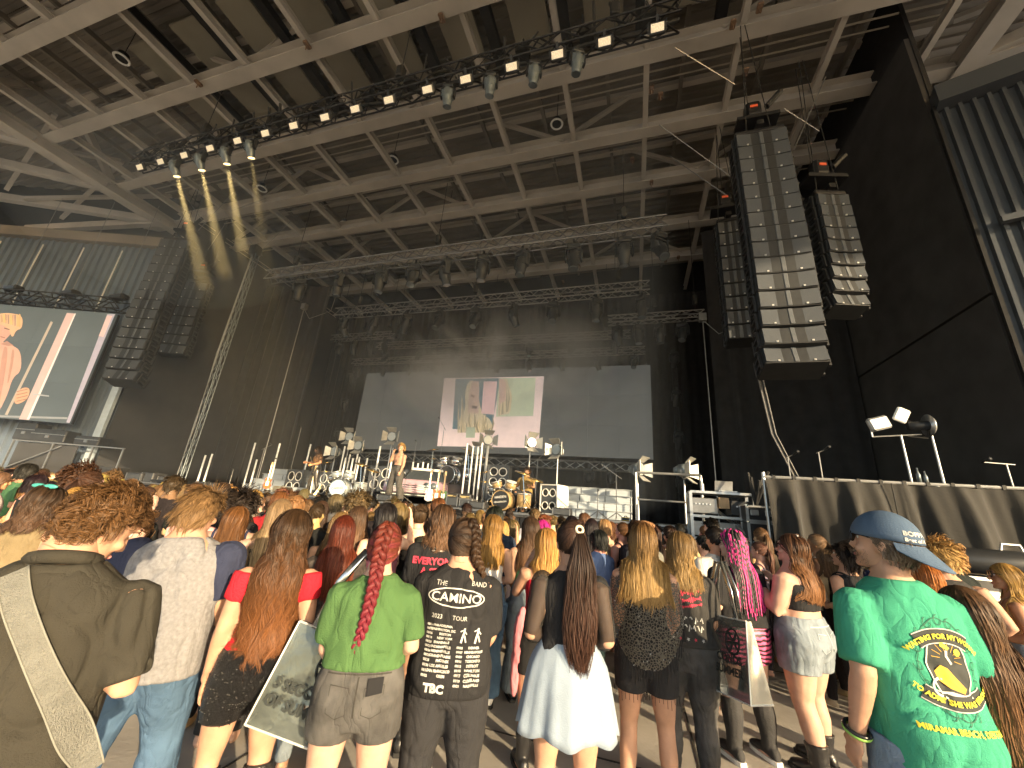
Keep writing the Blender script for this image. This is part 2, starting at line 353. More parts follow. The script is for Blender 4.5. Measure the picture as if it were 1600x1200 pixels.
rw = empty('stage_side_wall', (7.0, 9.25, 0), 0, 'black panelled side wall of the stage next to the draped platform', 'wall')
b = MB(); b.box((.1, 6.4, 8.25), (.1, 12.8, 16.5)); b.build('backing', m_black, rw)
for k, (y0, y1, z0, z1) in enumerate(((0.02, 6.3, .2, 6.6), (6.34, 12.7, .2, 6.6), (.02, 6.3, 6.66, 14.2), (6.34, 12.7, 6.66, 14.2))):
    b = MB(); b.box((.0, (y0 + y1) / 2, (z0 + z1) / 2), (.12, y1 - y0, z1 - z0)); b.build('panel', m_curtain2 if k % 2 else M('black_panel', (.05, .048, .047), .9, var=.25, scale=1.5), rw)
sheet('stage_curtain', [(-20.9, 21.3), (6.8, 21.3)], 1.72, 14.3, m_curtain, 'long black pleated curtain hung across the rear behind the wide video wall', 'curtain', .1, .5)
sheet('stage_curtain', [(-21.2, 15.5), (-16.9, 16.2)], 1.73, 13.6, m_curtain, 'black pleated leg curtain near the leaning light tower beside the video wall', 'curtain', .12, .6)
sheet('stage_curtain', [(3.0, 15.6), (6.85, 14.2)], 1.73, 13.8, m_curtain, 'black pleated leg curtain behind the draped platform and hanging speakers', 'curtain', .12, .6)
# ---- stage deck
ZS = 1.72
stg = empty('stage', (-8.2, 10.5, 0), 0, 'long black concert stage with a pale front lip', 'stage')
def sp(mb, name, mat, smooth=False, par=None):
    o = mb.build(name, mat, par or stg, smooth); o.matrix_parent_inverse = Matrix.Translation((8.2, -10.5, 0)); return o
b = MB(); b.box((-8.9, 16.2, ZS - .06), (24.8, 11.3, .12)); sp(b, 'deck', M('stage_deck', (.05, .05, .052), .5, var=.4, scale=1.2))
for k in range(20):
    x = -20.6 + 1.22 * k
    b = MB(); b.box((x, 10.62, .82), (1.2, .05, 1.52)); sp(b, 'fascia_panel', m_black if k % 3 else m_blackmetal)
b = MB(); b.box((-8.9, 10.56, ZS - .035), (24.8, .08, .05)); sp(b, 'front_lip', m_dullalu)
for x in np.arange(-20, 3.4, 2.44):
    b = MB(); b.cyl((x, 11.2, 0), (x, 11.2, ZS - .12), .04, n=8); sp(b, 'leg', m_dullalu)
m_plank = M('pale_blue_boards', (.42, .47, .52), .6, var=.14, scale=4, stretch=(.6, 1, 9))
def riser(x0, x1, y0, n, label):
    r = empty('stage_steps', ((x0 + x1) / 2, y0, ZS), 0, label, 'steps'); W = x1 - x0
    for k in range(n):
        b = MB(); b.box((0, .42 * k + .2, .25 * k + .115), (W, .40, .226), bev=.01); b.build('riser_board', m_plank, r)
        b = MB(); b.box((0, .42 * k + .19, .25 * k + .241), (W + .04, .44, .02)); b.build('tread', M('tread_grey', (.33, .36, .39), .5), r)
        for q in (-.5, -.17, .17, .5):
            b = MB(); b.box((W * q * .97, .42 * k - .004, .25 * k + .115), (.02, .012, .2)); b.build('seam', m_blackmetal, r)
    b = MB(); b.box((0, .42 * n + 1.2, .25 * n - .01), (W, 2.4, .06)); b.build('platform', m_blackmetal, r)
riser(-2.6, -.05, 13.0, 4, 'pale blue boarded stage steps beside the white-sided speaker cabinet')
riser(-15.6, -12.2, 12.9, 4, 'pale blue boarded stage steps behind the dark-haired guitarist')
# ================================================================ SPEAKER ARRAYS, TRUSSES, FIXTURES, SCREENS
m_cab = M('speaker_black', (.022, .024, .027), .65, spec=.25, var=.2, scale=6)
m_grille = M('speaker_grille', (.058, .065, .076), .8, .0, spec=.25, var=.12, scale=90, bump=.25, bscale=400)
m_spine = M('speaker_spine', (.07, .078, .09), .6, .0)
m_badge = M('badge_silver', (.7, .7, .7), .35, .6)
def cabinet_meshes(w_, h_, d_):
    K = {}
    b = MB(); b.box((0, d_ / 2, -h_ / 2), (w_, d_, h_ * .965), bev=.02); K['shell'] = b.mesh('shell', m_cab)
    for s, n in ((-1, 'gl'), (1, 'gr')):
        b = MB(); a = w_ / 2 - .03; c_ = .045; y0 = -.012
        x0, x1 = (s * c_, s * a)
        z0, z1 = -h_ * .94, -h_ * .06
        V = [(x0, .03 + y0, z0), (x1, y0 - .02, z0), (x1, y0 - .02, z1), (x0, .03 + y0, z1), (x0, .06, z0), (x1, .06, z0), (x1, .06, z1), (x0, .06, z1)]
        Fq = [(0, 1, 2, 3), (7, 6, 5, 4), (0, 4, 5, 1), (3, 2, 6, 7), (1, 5, 6, 2), (0, 3, 7, 4)]
        b.add(V, Fq if s > 0 else [f[::-1] for f in Fq]); K[n] = b.mesh('grille', m_grille)
    b = MB(); b.box((0, .012, -h_ / 2), (.085, .05, h_ * .9), bev=.012); K['spine'] = b.mesh('spine', m_spine)
    b = MB()
    for s in (-1, 1): b.box((s * w_ * .27, -.012, -h_ * .88), (.035, .02, .03))
    K['badge'] = b.mesh('badge', m_badge)
    for s in (-1, 1):
        b = MB(); x = s * (w_ / 2 + .02)
        b.box((x, d_ * .25, -h_ / 2), (.04, .07, h_ * .98)); b.box((x, d_ * .78, -h_ / 2), (.04, .07, h_ * .9))
        b.box((x, d_ * .5, -h_ * .3), (.035, d_ * .5, .05)); b.box((x, d_ * .5, -h_ * .72), (.035, d_ * .5, .05))
        b.cyl((x, d_ * .25, -.01), (x + s * .05, d_ * .25, -.01), .02, n=6)
        K['rigging%d' % s] = b.mesh('rigging_rail', M('rigging_dark', (.05, .05, .052), .45, .4))
    return K
def line_array(name, label, loc, rz, n, w_, h_, d_, angs, hang=None):
    K = cabinet_meshes(w_, h_, d_); r = empty(name, loc, rz, label, 'speaker array')
    b = MB(); b.box((0, d_ / 2, .09), (w_ * .95, d_ * .9, .1), bev=.02); b.box((0, d_ / 2, .2), (.14, d_ * 1.3, .12)); b.build('rigging_frame', m_blackmetal, r)
    p = np.array([0, 0, 0.]); a = 0.
    for k in range(n):
        a += angs[min(k, len(angs) - 1)]
        c = bpy.data.objects.new('cabinet', K['shell']); C.objects.link(c); c.parent = r; c.location = p; c.rotation_euler = (-R(a), 0, 0)
        for kk, nm in (('gl', 'grille'), ('gr', 'grille'), ('spine', 'spine'), ('badge', 'badge'), ('rigging-1', 'rigging_rail'), ('rigging1', 'rigging_rail')): add(nm, K[kk], c)
        p = p + np.array([0, h_ * math.sin(-R(a)) * -1 * -1, -h_ * math.cos(R(a))]) if False else p + np.array([0, math.sin(R(a)) * h_, -math.cos(R(a)) * h_])
    if hang:
        b = MB()
        for dx, dy in ((-.25, .1), (.25, .1), (0, d_)): b.cyl((dx, dy, .14), (dx * .2, dy * .6, hang), .012, n=5)
        b.build('chain', m_rubber, r)
        b = MB(); b.box((0, d_ * .5, .95), (.34, .3, .45), bev=.05); b.box((.05, d_ * .5, .62), (.9, .4, .1)); b.cyl((.3, d_ * .4, 1.0), (.62, d_ * .3, 1.35), .07, n=8); b.build('chain_hoist', m_blackmetal, r)
        b = MB(); b.box((.0, d_ * .5 - .16, .98), (.16, .02, .07)); b.build('hoist_label', M('orange_label', (.7, .12, .05), .5), r)
    return r
J15 = [-1.5, -.2, -.2, -.2, -.3, .3, .5, .6, .8, 1.0, 1.4, 2., 3., 4.5, 5.5]
p = atY(1188, 205, 8.0)
line_array('line_array', 'tallest black line array hanging above the draped platform, its lower cabinets catching the sun', p, 0, 15, 1.07, .388, .58, J15, 3.8)
p = atY(1300, 303, 9.0)
line_array('line_array', 'short black line array turned outward beside the tallest hanging array', p, R(14), 9, .74, .325, .46, [-2, .8, 1, 1.5, 2, 2.5, 3, 3.5, 4], 4.6)
p = atY(1139, 345, 10.2)
line_array('line_array', 'dark slim subwoofer array hanging behind the tallest hanging array', p, R(-4), 9, .62, .4, .6, [0, 0, 0, .5], 3.6)
p = atY(274, 374, 9.2)
line_array('line_array', 'long J-shaped black line array hanging beside the side screen', p, R(17), 15, 1.25, .43, .62, J15, 2.8)
p = atY(305, 440, 11.0)
line_array('line_array', 'short black line array hanging between the side-screen array and the light tower', p, R(20), 8, 1.25, .46, .5, [-1.5, .5, .8, 1, 1.5, 2, 2, 3], 4.0)
# ---- trusses
def truss(name, label, p0, p1, w_=.3, h_=.3, seg=.45, r=.022, mat=None, group=None, parts=True):
    p0 = np.array(p0, float); p1 = np.array(p1, float); a, b_, d = frame(p1 - p0); L = np.linalg.norm(p1 - p0)
    o = empty(name, p0, 0, label, 'truss', group)
    cs = [(-w_ / 2, -h_ / 2), (w_ / 2, -h_ / 2), (w_ / 2, h_ / 2), (-w_ / 2, h_ / 2)]
    for u, v in cs:
        m = MB(); m.tube([a * u + b_ * v, a * u + b_ * v + d * L], r, 6); m.build('chord', mat or m_dullalu, o)
    m = MB(); n = int(L / seg)
    for k in range(n):
        s0, s1 = L * k / n, L * (k + 1) / n
        for q in range(4):
            u0, v0 = cs[q]; u1, v1 = cs[(q + 1) % 4]
            if k % 2: u0, v0, u1, v1 = u1, v1, u0, v0
            m.bar(a * u0 + b_ * v0 + d * s0, a * u1 + b_ * v1 + d * s1, r * 1.2, r * 1.2)
    m.build('bracing', mat or m_dullalu, o)
    return o
# moving head lamp, origin at the truss, head hanging down
m_fix = M('fixture_black', (.03, .032, .035), .42, .2, var=.2)
m_fixg = M('fixture_grey', (.16, .19, .21), .35, .4, var=.15)
m_lens = M('lens_glass', (.25, .28, .3), .08, .6)
m_glow = M('lamp_glow', (1.0, .72, .3), .5, var=0, emit=1.2)
def moving_head(mat, lens):
    b = MB(); b.box((0, 0, -.16), (.3, .22, .13), bev=.03); b.cyl((0, 0, -.1), (0, 0, .06), .03, n=6); m1 = b.mesh('base', m_fix)
    b = MB()
    for s in (-1, 1): b.box((s * .17, 0, -.36), (.045, .14, .32), bev=.02)
    b.box((0, 0, -.24), (.36, .12, .05)); m2 = b.mesh('yoke', m_fix)
    b = MB(); b.tube([(0, 0, .2), (0, 0, .17), (0, 0, .0), (0, 0, -.12), (0, 0, -.26), (0, 0, -.3)], [.06, .11, .135, .13, .1, .115], 12)
    for s in range(4): b.box((0, 0, .1 - .05 * s), (.285, .2, .018))
    m3 = b.mesh('head', mat, True)
    b = MB(); b.cyl((0, 0, -.30), (0, 0, -.312), .095, n=14); m4 = b.mesh('lens', lens)
    return m1, m2, m3, m4
MH = moving_head(m_fix, m_lens); MHG = moving_head(m_fixg, m_lens); MHL = moving_head(m_fixg, m_glow)
def place_head(K, p, tilt, pan, label, group, sc_=1.):
    o = empty('moving_light', p, pan, label, 'stage light', group); o.scale = (sc_,) * 3
    add('base', K[0], o); add('yoke', K[1], o); h = add('head', K[2], o); h.location = (0, 0, -.44); h.rotation_euler = (tilt, 0, 0); add('lens', K[3], h); return o
# front truss with blinders, heads, cable loops
TA, TB = atZ(216, 256, 12), atZ(1062, 24, 12)
ft = truss('front_truss', 'long front lighting truss carrying white flood panels and grey moving lights', TA, TB, .42, .4, .5, .026, m_blackmetal)
dT = (TB - TA) / np.linalg.norm(TB - TA); LT = np.linalg.norm(TB - TA)
def on_T(px_, py_): # nearest station along the truss for a sight line
    best = min(np.linspace(0, LT, 400), key=lambda s: abs((lambda q: 800 + 610 * ((q - CO) @ CR) / ((q - CO) @ CF))(TA + dT * s) - px_)); return best
b = MB()
for k in range(46):
    s = LT * (k + .5 + rng.uniform(-.4, .4)) / 46; q = dT * s; h_ = rng.uniform(.25, .95); lean = rng.uniform(-.25, .25)
    b.tube([q + (0, rng.uniform(-.25, .25), .18), q + (lean, rng.uniform(-.2, .3), .18 + h_)], rng.uniform(.015, .045), 6)
    if k % 3 == 0: b.tube([q + (0, 0, .2), q + (.15, .1, .55 + h_ * .3), q + (.4, .15, .6), q + (.55, 0, .2)], .012, 5)
    if k % 4 == 0: b.box(q + (0, .05, .3), (.3, .3, .25))
tag(b.build('cable_and_clamp', m_rubber, ft), kind='stuff')
b = MB(); b.tube([dT * s + np.array([0, .1, -.02 + .06 * math.sin(s * 3)]) for s in np.linspace(0, LT, 60)], .05, 6); b.build('cable_loom', m_rubber, ft)
m_flood = M('flood_face', (.95, .86, .66), .5, var=.25, scale=25, emit=.08)
b = MB(); b.box((0, 0, -.12), (.5, .16, .34), bev=.03); b.box((0, .02, .12), (.08, .08, .3)); fl1 = b.mesh('housing', m_fix)
b = MB(); b.box((0, -.09, -.12), (.4, .025, .23)); fl2 = b.mesh('lamp_face', m_flood)
b = MB()
for s in (-1, 1): b.box((s * .28, 0, -.06), (.03, .05, .32))
fl3 = b.mesh('yoke', m_fix)
for k, (x_, y_) in enumerate(((237, 270), (270, 261), (306, 252), (346, 242), (387, 230), (430, 219), (474, 208), (521, 194), (568, 184), (620, 170), (679, 154), (737, 137), (806, 120), (874, 101), (946, 82), (1026, 61))):
    s = on_T(x_, y_); q = TA + dT * s + np.array([0, -.2, -.42]); o = empty('flood_panel', q, 0, 'square white flood lamp, %s from the side-screen end of the front truss' % ORD[k], 'stage light', 'white flood lamps on the front truss'); o.rotation_euler = (R(38), 0, 0); o.scale = (.64,) * 3
    add('housing', fl1, o); add('lamp_face', fl2, o); add('yoke', fl3, o)
for k, (x_, y_) in enumerate(((287, 255), (325, 250), (365, 240), (403, 225), (706, 148), (770, 130), (838, 115), (905, 96))):
    s = on_T(x_, y_); q = TA + dT * s + np.array([0, -.05, -.28]); lit = k < 4
    o = place_head(MHL if lit else MHG, q, R(30 if lit else 14), R(-8 + 5 * k) if not lit else R(-6 + 4 * k), 'grey moving light throwing a warm beam, %s from the side-screen end' % ORD[k] if lit else 'grey unlit moving light under the front truss, %s from the tallest array' % ORD[7 - k], 'lit moving lights on the front truss' if lit else 'unlit moving lights on the front truss', .95)
    if lit:
        L = bpy.data.lights.new('beam_lamp', 'SPOT'); L.energy = 11000; L.spot_size = R(11); L.spot_blend = .9; L.color = (1, .62, .2); L.shadow_soft_size = .05
        lo = bpy.data.objects.new('beam_lamp', L); C.objects.link(lo); lo.parent = [c for c in o.children if c.name.startswith('head')][0]; lo.location = (0, 0, -.36)
# hanging motors / wires for the front truss
for x_, y_ in ((310, 240), (620, 160), (960, 60)):
    s = on_T(x_, y_); q = dT * s; b = MB(); b.cyl(q + (0, 0, .2), q + (0, 0, 2.5), .012, n=5); b.box(q + (0, 0, .75), (.22, .22, .4), bev=.04); b.build('hoist', m_rubber, ft)
grp = 'black moving lights on the upstage trusses'
def hung(label, pa, pb, heads, w_=.3, sc_=1., up=True, tl=0.):
    o = truss('lighting_truss', label, pa, pb, w_, w_, .4, .025, m_dullalu); d = pb - pa; L = np.linalg.norm(d)
    for q_, s in enumerate(heads): place_head(MH, pa + d * s + np.array([0, 0, -w_ / 2 - .02]), R(rng.uniform(-30, 30)), R(rng.uniform(-60, 60)), label_mh(label, q_), 'moving lights: ' + label[:40], sc_)
    for s in (.08, .5, .92): b = MB(); b.cyl(d * s + (0, 0, w_ / 2), d * s + (0, 0, ZB - pa[2]), .012, n=5); b.build('chain', m_rubber, o); b = MB(); b.box(d * s + (0, 0, .7), (.2, .2, .4), bev=.04); b.build('hoist', m_rubber, o)
    return o
def label_mh(l, k): return '%s black moving light from the side-screen end of the %s' % (ORD[k], ' '.join(l.split()[:4]) if l.split()[0] != 'short' else ('short truss by the leg curtain' if 'curtain' in l else 'short truss by the array'))
pr = lambda x, y, Y: atY(x, y, Y)
hung('second truss above the stage front, sloping with the roof beams', pr(420, 433, 11.4), pr(1042, 350, 11.4), [.12, .24, .36, .45, .53, .62, .71, .82, .92, .985], .42, 1.55)
hung('third truss above the middle of the stage', pr(527, 490, 14.5), pr(1015, 449, 14.5), np.linspace(.04, .98, 9), .4, 1.5)
hung('short truss with four lamps nearest the leg curtain', pr(520, 529, 17), pr(614, 523, 17), [.15, .4, .65, .9], .3, 1.25)
hung('short truss with four lamps behind the slim subwoofer array', pr(950, 501, 15.5), pr(1100, 492, 15.5), [.1, .33, .55, .78], .32, 1.3)
hung('fourth truss just ahead of the video wall', pr(590, 541, 18), pr(985, 522, 18), np.linspace(.05, .95, 7), .3, 1.1)
hung('rear truss directly over the video wall', pr(552, 566, 19), pr(1008, 547, 19), np.linspace(.03, .97, 10), .3, 1.1)
# vertical ladder of lamps right of the wall
for x_, y0, y1, lbl in ((1052, 545, 740, 'upright lamp ladder between the video wall and the leg curtain'),):
    pa = pr(x_, y0, 19.5); pb = pa.copy(); pb[2] = ZS
    o = truss('lamp_ladder', lbl, pb, pa, .22, .22, .6, .016, m_blackmetal)
    for q_, z in enumerate(np.linspace(ZS + 2.2, pa[2] - .2, 4)):
        place_head(MH, np.array([pa[0], pa[1] - .3, z]), R(25), R(10), '%s black moving light up the ladder beside the leg curtain' % ORD[q_], 'moving lights on the lamp ladder', 1.2)
for x_, y0 in ((556, 575),):
    pa = pr(x_, y0, 19.5); pb = pa.copy(); pb[2] = ZS
    o = truss('lamp_ladder', 'upright lamp ladder between the leg curtain and the video wall near the guitarist', pb, pa, .22, .22, .6, .016, m_blackmetal)
    for q_, z in enumerate(np.linspace(ZS + 2.2, pa[2] - .2, 4)): place_head(MH, np.array([pa[0], pa[1] - .3, z]), R(25), R(10), '%s black moving light up the ladder on the guitarist side' % ORD[q_], 'moving lights on the guitarist-side ladder', 1.2)
# leaning light tower + cable bundle
pa, pb = pr(285, 738, 11), pr(400, 398, 11); pa[2] = 0
tw = truss('light_tower', 'tall slim truss tower with bundled cables beside the short line array', pa, pb, .2, .2, .5, .014, m_fixg)
b = MB()
for k in range(4): b.tube([(.03 * k - .1, -.14, 1.0), (.08 - .03 * k, -.15, 4.), (-.08 + .03 * k, -.14, 7.0), (.02 * k, -.1, pb[2] - .2)], .012, 6)
b.build('cable', M('cable_grey', (.2, .2, .2), .5), tw)
b = MB(); b.box((0, 0, pb[2] + .2), (.4, .4, .5), bev=.05); b.build('hoist', m_blackmetal, tw)
b = MB(); b.box((0, 0, 1.78), (1.2, 1.2, .08)); b.box((0, 0, 1.0), (.5, .5, 1.6)); b.build('base', m_blackmetal, tw)
cb = empty('cable_bundle', pr(1250, 750, 10.5), 0, 'grey bundle of cables running from the tallest line array down to the platform', 'cable')
b = MB(); e = pr(1190, 585, 9.0) - pr(1250, 750, 10.5); 
for k in range(3): o_ = np.array([.04 * k - .08, .03 * (k % 2), 0]); b.tube([o_, e * .5 + o_ + (-.12, 0, -.12), e + o_, e + (-.05, -.3, 1.0)], .016, 6)
b.build('cable', M('cable_grey', (.2, .2, .2), .5), cb)
for x_, y0, y1, Y_ in ((475, 482, 690, 13.5), (1098, 500, 760, 14.5)):
    a = pr(x_, y0, Y_); b = MB(); b.tube([(a[0], a[1], ZS), (a[0], a[1], a[2])], .02, 6); b.box((a[0], a[1], a[2] + .1), (.25, .2, .3)); b.box((a[0], a[1], ZS + .04), (.6, .6, .08))
    b.tube([(a[0], a[1], a[2]), (a[0] + .5, a[1], a[2] - .6), (a[0] + 1.4, a[1] + .3, a[2] - .1), (a[0] + 1.7, a[1] + .4, ZB)], .015, 5)
    tag(b.build('drop_cable', m_dullalu), 'thin vertical cable drop with a hoist, %s' % ('by the leg curtain near the guitarist' if x_ < 800 else 'behind the metal handrail'), 'cable')
# rigging wires at the big arrays
wires = MB()
rgw = empty('rigging_wire', (2.9, 8.0, 10.8), 0, 'thin steel bridle wires bracing the tallest hanging array to the roof', 'wire')
for a, c_ in (((1055, 75, 12.5), (1148, 132, 12.2)), ((1030, 195, 12.5), (1140, 275, 11.0)), ((1048, 245, 12.4), (1135, 305, 10.6)), ((1290, 120, 12.5), (1240, 235, 10.5)), ((1225, 170, 12.), (1280, 205, 11.5))):
    b = MB(); b.tube([atZ(*a) - np.array([2.9, 8.0, 10.8]), atZ(*c_) - np.array([2.9, 8.0, 10.8])], .014, 5); b.build('wire', m_dullalu, rgw)
rgw = empty('rigging_wire', (-17, 9.5, 12), 0, 'thin steel bridle wires spreading above the short line array by the tower', 'wire')
for a, c_ in (((285, 300, 14.2), (320, 350, 12.6)), ((365, 300, 14.3), (310, 360, 12.4)), ((355, 345, 14.2), (325, 390, 12.2)), ((455, 345, 14.2), (400, 400, 12.4)), ((415, 310, 14.3), (360, 330, 13)), ((350, 330, 13.6), (410, 400, 12.4))):
    b = MB(); o_ = np.array([-17, 9.5, 12.]); b.tube([atZ(*a) - o_, atZ(*c_) - o_], .014, 5); b.build('wire', m_dullalu, rgw)
# ---- LED screens (pictures are flat and self-lit)
def poly_on(r, name, pts, col, y, emit=.5, mat=None):
    emit *= .36
    if len(pts) > 5:
        for _ in range(2): Q = np.array(pts); N2 = np.roll(Q, -1, 0); pts = [tuple(v) for pr_ in zip(Q * .75 + N2 * .25, Q * .25 + N2 * .75) for v in pr_]
    n = len(pts); b = MB(); b.add([(x, y, z) for x, z in pts] + [(x, y + .004, z) for x, z in pts], [tuple(range(n)), tuple(range(2 * n - 1, n - 1, -1))] + [(i, n + i, n + (i + 1) % n, (i + 1) % n) for i in range(n)])
    return b.build(name, mat or M('led_%02x%02x%02x' % tuple(int(c * 255) for c in col), col, .6, var=.06, scale=3, emit=emit), r)
def led_wall(name, label, loc, rz, W, H, bgcol, em, bars=True):
    r = empty(name, loc, rz, label, 'screen')
    nx, nz = max(2, round(W / 1.6)), max(2, round(H / 1.6)); bgm = M('led_bg_' + name, bgcol, .5, var=.12, scale=.5, emit=em)
    b0 = MB(); b0.box((0, 0, 0), (W / nx - .006, .1, H / nz - .006)); tile = b0.mesh('led_tile', bgm)
    for i in range(nx):
        for k in range(nz): o = add('led_tile', tile, r); o.location = ((i + .5) * W / nx - W / 2, .05, (k + .5) * H / nz)
    b = MB(); b.box((0, .16, H / 2), (W, .1, H)); b.build('frame', m_blackmetal, r)
    return r
SW, SH = 17.3, 4.85
cs_ = led_wall('video_wall', 'wide dark grey video wall at the back of the stage showing a pink photo collage', (-7.7, 20, 4.6), 0, SW, SH, (.12, .125, .122), .13)
def S(px_, py_): p = atY(px_, py_, 19.99); return (p[0] + 7.7, p[2] - 4.6)
pk = (.8, .62, .57)
poly_on(cs_, 'picture', [S(683, 697), S(841, 700), S(850, 588), S(694, 591)], pk, -.006, .62)
poly_on(cs_, 'picture', [S(707, 670), S(767, 676), S(782, 591), S(712, 592)], (.1, .2, .24), -.012, .5)
poly_on(cs_, 'picture', [S(775, 651), S(833, 650), S(837, 590), S(779, 591)], (.5, .55, .38), -.012, .6)
hb = (.66, .55, .36); sk = (.6, .4, .33)
poly_on(cs_, 'picture', [S(716, 668), S(733, 675), S(766, 675), S(768, 655), S(752, 648), S(745, 600), S(735, 592), S(726, 610), S(728, 640), S(718, 652)], hb, -.018, .55)
poly_on(cs_, 'picture', [S(731, 645), S(748, 646), S(749, 596), S(738, 596), S(733, 612)], sk, -.024, .55)
for i in range(22):
    bx_ = 715 + i * 2.45; c_ = .8 + .3 * math.sin(i * 2.3); tp_ = 648 - 12 * math.sin(i * .9) - (22 if i < 5 else 0); sw = 4 * math.sin(i * 1.3)
    poly_on(cs_, 'picture', [S(bx_, 676), S(bx_ + 2.2, 676), S(bx_ + 2.6 + sw, (676 + tp_) / 2), S(bx_ + 1.5 + sw * .5, tp_), S(bx_ + sw, (676 + tp_) / 2)], (.62 * c_, .5 * c_, .3 * c_), -.0215 - .0002 * i, .55)
for i in range(10):
    bx_ = 779 + i * 1.9; c_ = .8 + .3 * math.sin(i * 1.7); poly_on(cs_, 'picture', [S(bx_, 650 - i), S(bx_ + 1.8, 650 - i), S(bx_ + 3 + 2 * math.sin(i), 622), S(bx_ + 2, 598 + i), S(bx_ + 1 + 2 * math.sin(i), 622)], (.6 * c_, .5 * c_, .32 * c_), -.0195 - .0002 * i, .55)
poly_on(cs_, 'picture', [S(737, 638), S(745, 639), S(746, 635), S(738, 633)], (.12, .06, .06), -.03, .4)
poly_on(cs_, 'picture', [S(735, 620), S(741, 622), S(742, 618), S(736, 616)], (.25, .12, .1), -.03, .4)
poly_on(cs_, 'picture', [S(778, 650), S(796, 646), S(800, 620), S(792, 592), S(780, 592)], (.62, .52, .36), -.018, .55)
poly_on(cs_, 'picture', [S(780, 632), S(790, 626), S(791, 600), S(786, 592), S(780, 592)], sk, -.024, .55)
poly_on(cs_, 'picture', [S(728, 684), S(742, 684), S(743, 668), S(729, 667)], (.45, .5, .36), -.03, .5)
poly_on(cs_, 'picture', [S(752, 646), S(772, 648), S(777, 596), S(756, 596)], (.76, .5, .48), -.026, .6)
b = MB()
for k in range(40): b.box((-SW / 2 + (k + .5) * SW / 40, .03, SH + .06), (.12, .08, .12))
b.build('bumper', m_blackmetal, cs_)
truss('support_truss', 'low ground truss carrying the foot of the video wall', np.array([-16.2, 19.9, 4.15]), np.array([.9, 19.9, 4.15]), .4, .4, .6, .024, m_dullalu)
for q_, x in enumerate((-15.5, -10, -5, .4)):
    b = MB(); b.box((x, 19.9, (ZS + 3.95) / 2), (.25, .25, 3.95 - ZS)); tag(b.build('truss_post', m_blackmetal), '%s black upright post under the video wall from the guitarist side' % ORD[q_], 'post', 'posts under the video wall')
for q_, x_ in enumerate((920, 955, 1075)): place_head(MH, pr(x_, 728, 19.4), R(160), 0, '%s black moving light under the video wall from the drummer' % ORD[q_], 'lights under the video wall', 1.3)
# left side screen, on the fanned wall
nW = np.array([-math.sin(FW), math.cos(FW), 0]); P0 = np.array([EL[0], EL[1], 0]) - nW * .9
def onW(x, y): d = ray(x, y); return CO + d * (((P0 - CO) @ nW) / (d @ nW))
tr_, br_ = onW(180, 490), onW(108, 662); dW = np.array([math.cos(FW), math.sin(FW), 0])
SW2 = 9.2; H2 = tr_[2] - br_[2]; c2 = (tr_ + br_) / 2 - dW * SW2 / 2; c2[2] = br_[2]
ls = led_wall('side_screen', 'side video screen on the corrugated wall showing a close-up of the blond singer', c2, FW, SW2, H2, (.11, .135, .145), .1)
def S2(x, y): p = onW(x, y); return ((p - c2) @ dW, p[2] - c2[2])
q = -.006
poly_on(ls, 'picture', [S2(-40, 655), S2(-8, 656), S2(12, 618), S2(20, 590), S2(34, 580), S2(33, 548), S2(20, 540), S2(8, 534), S2(-10, 536), S2(-40, 540)], (.62, .36, .27), q - .006, .5)
poly_on(ls, 'picture', [S2(-25, 545), S2(0, 540), S2(12, 528), S2(26, 512), S2(30, 500), S2(16, 492), S2(-5, 495), S2(-25, 505)], (.58, .33, .25), q - .012, .5)
poly_on(ls, 'picture', [S2(-25, 508), S2(-4, 505), S2(14, 512), S2(20, 530), S2(26, 516), S2(35, 514), S2(37, 497), S2(28, 491), S2(10, 489), S2(-8, 492), S2(-25, 496)], (.66, .4, .24), q - .018, .5)
poly_on(ls, 'picture', [S2(30, 655), S2(42, 656), S2(117, 490), S2(105, 489)], (.6, .42, .38), q - .006, .5)
poly_on(ls, 'picture', [S2(42, 656), S2(46, 656), S2(119, 490), S2(117, 490)], (.8, .7, .66), q - .007, .5)
poly_on(ls, 'picture', [S2(104, 660), S2(109, 661), S2(180, 491), S2(168, 491)], (.42, .38, .44), q - .006, .5)
poly_on(ls, 'picture', [S2(155, 525), S2(162, 527), S2(176, 494), S2(168, 493)], (.7, .48, .44), q - .012, .5)
poly_on(ls, 'picture', [S2(24, 632), S2(34, 630), S2(45, 622), S2(48, 607), S2(38, 605), S2(28, 612), S2(23, 622)], (.66, .36, .22), q - .014, .5)
poly_on(ls, 'picture', [S2(8, 648), S2(12, 649), S2(83, 504), S2(80, 502)], (.5, .42, .34), q - .008, .4)
poly_on(ls, 'picture', [S2(52, 617), S2(77, 620), S2(77, 618), S2(52, 615)], (.45, .45, .45), q - .008, .4)
poly_on(ls, 'picture', [S2(0, 652), S2(105, 655), S2(106, 652), S2(0, 649)], (.35, .36, .36), q - .005, .4)
for i in range(9): poly_on(ls, 'picture', [S2(2 + i * 3.6, 492 - 1.5 * math.sin(i)), S2(4.5 + i * 3.6, 492), S2(6 + i * 3.4 + 2 * math.sin(i * 2), 503 + i), S2(3 + i * 3.5, 504 + i)], (.5 + .2 * math.sin(i * 1.9), .31 + .12 * math.sin(i * 1.9), .17), q - .024, .5)
poly_on(ls, 'picture', [S2(8, 514), S2(16, 516), S2(16, 514.6), S2(8, 512.4)], (.16, .08, .06), q - .026, .4); poly_on(ls, 'picture', [S2(2, 527), S2(9, 529), S2(9, 527.6), S2(2, 525.6)], (.36, .15, .12), q - .026, .4)
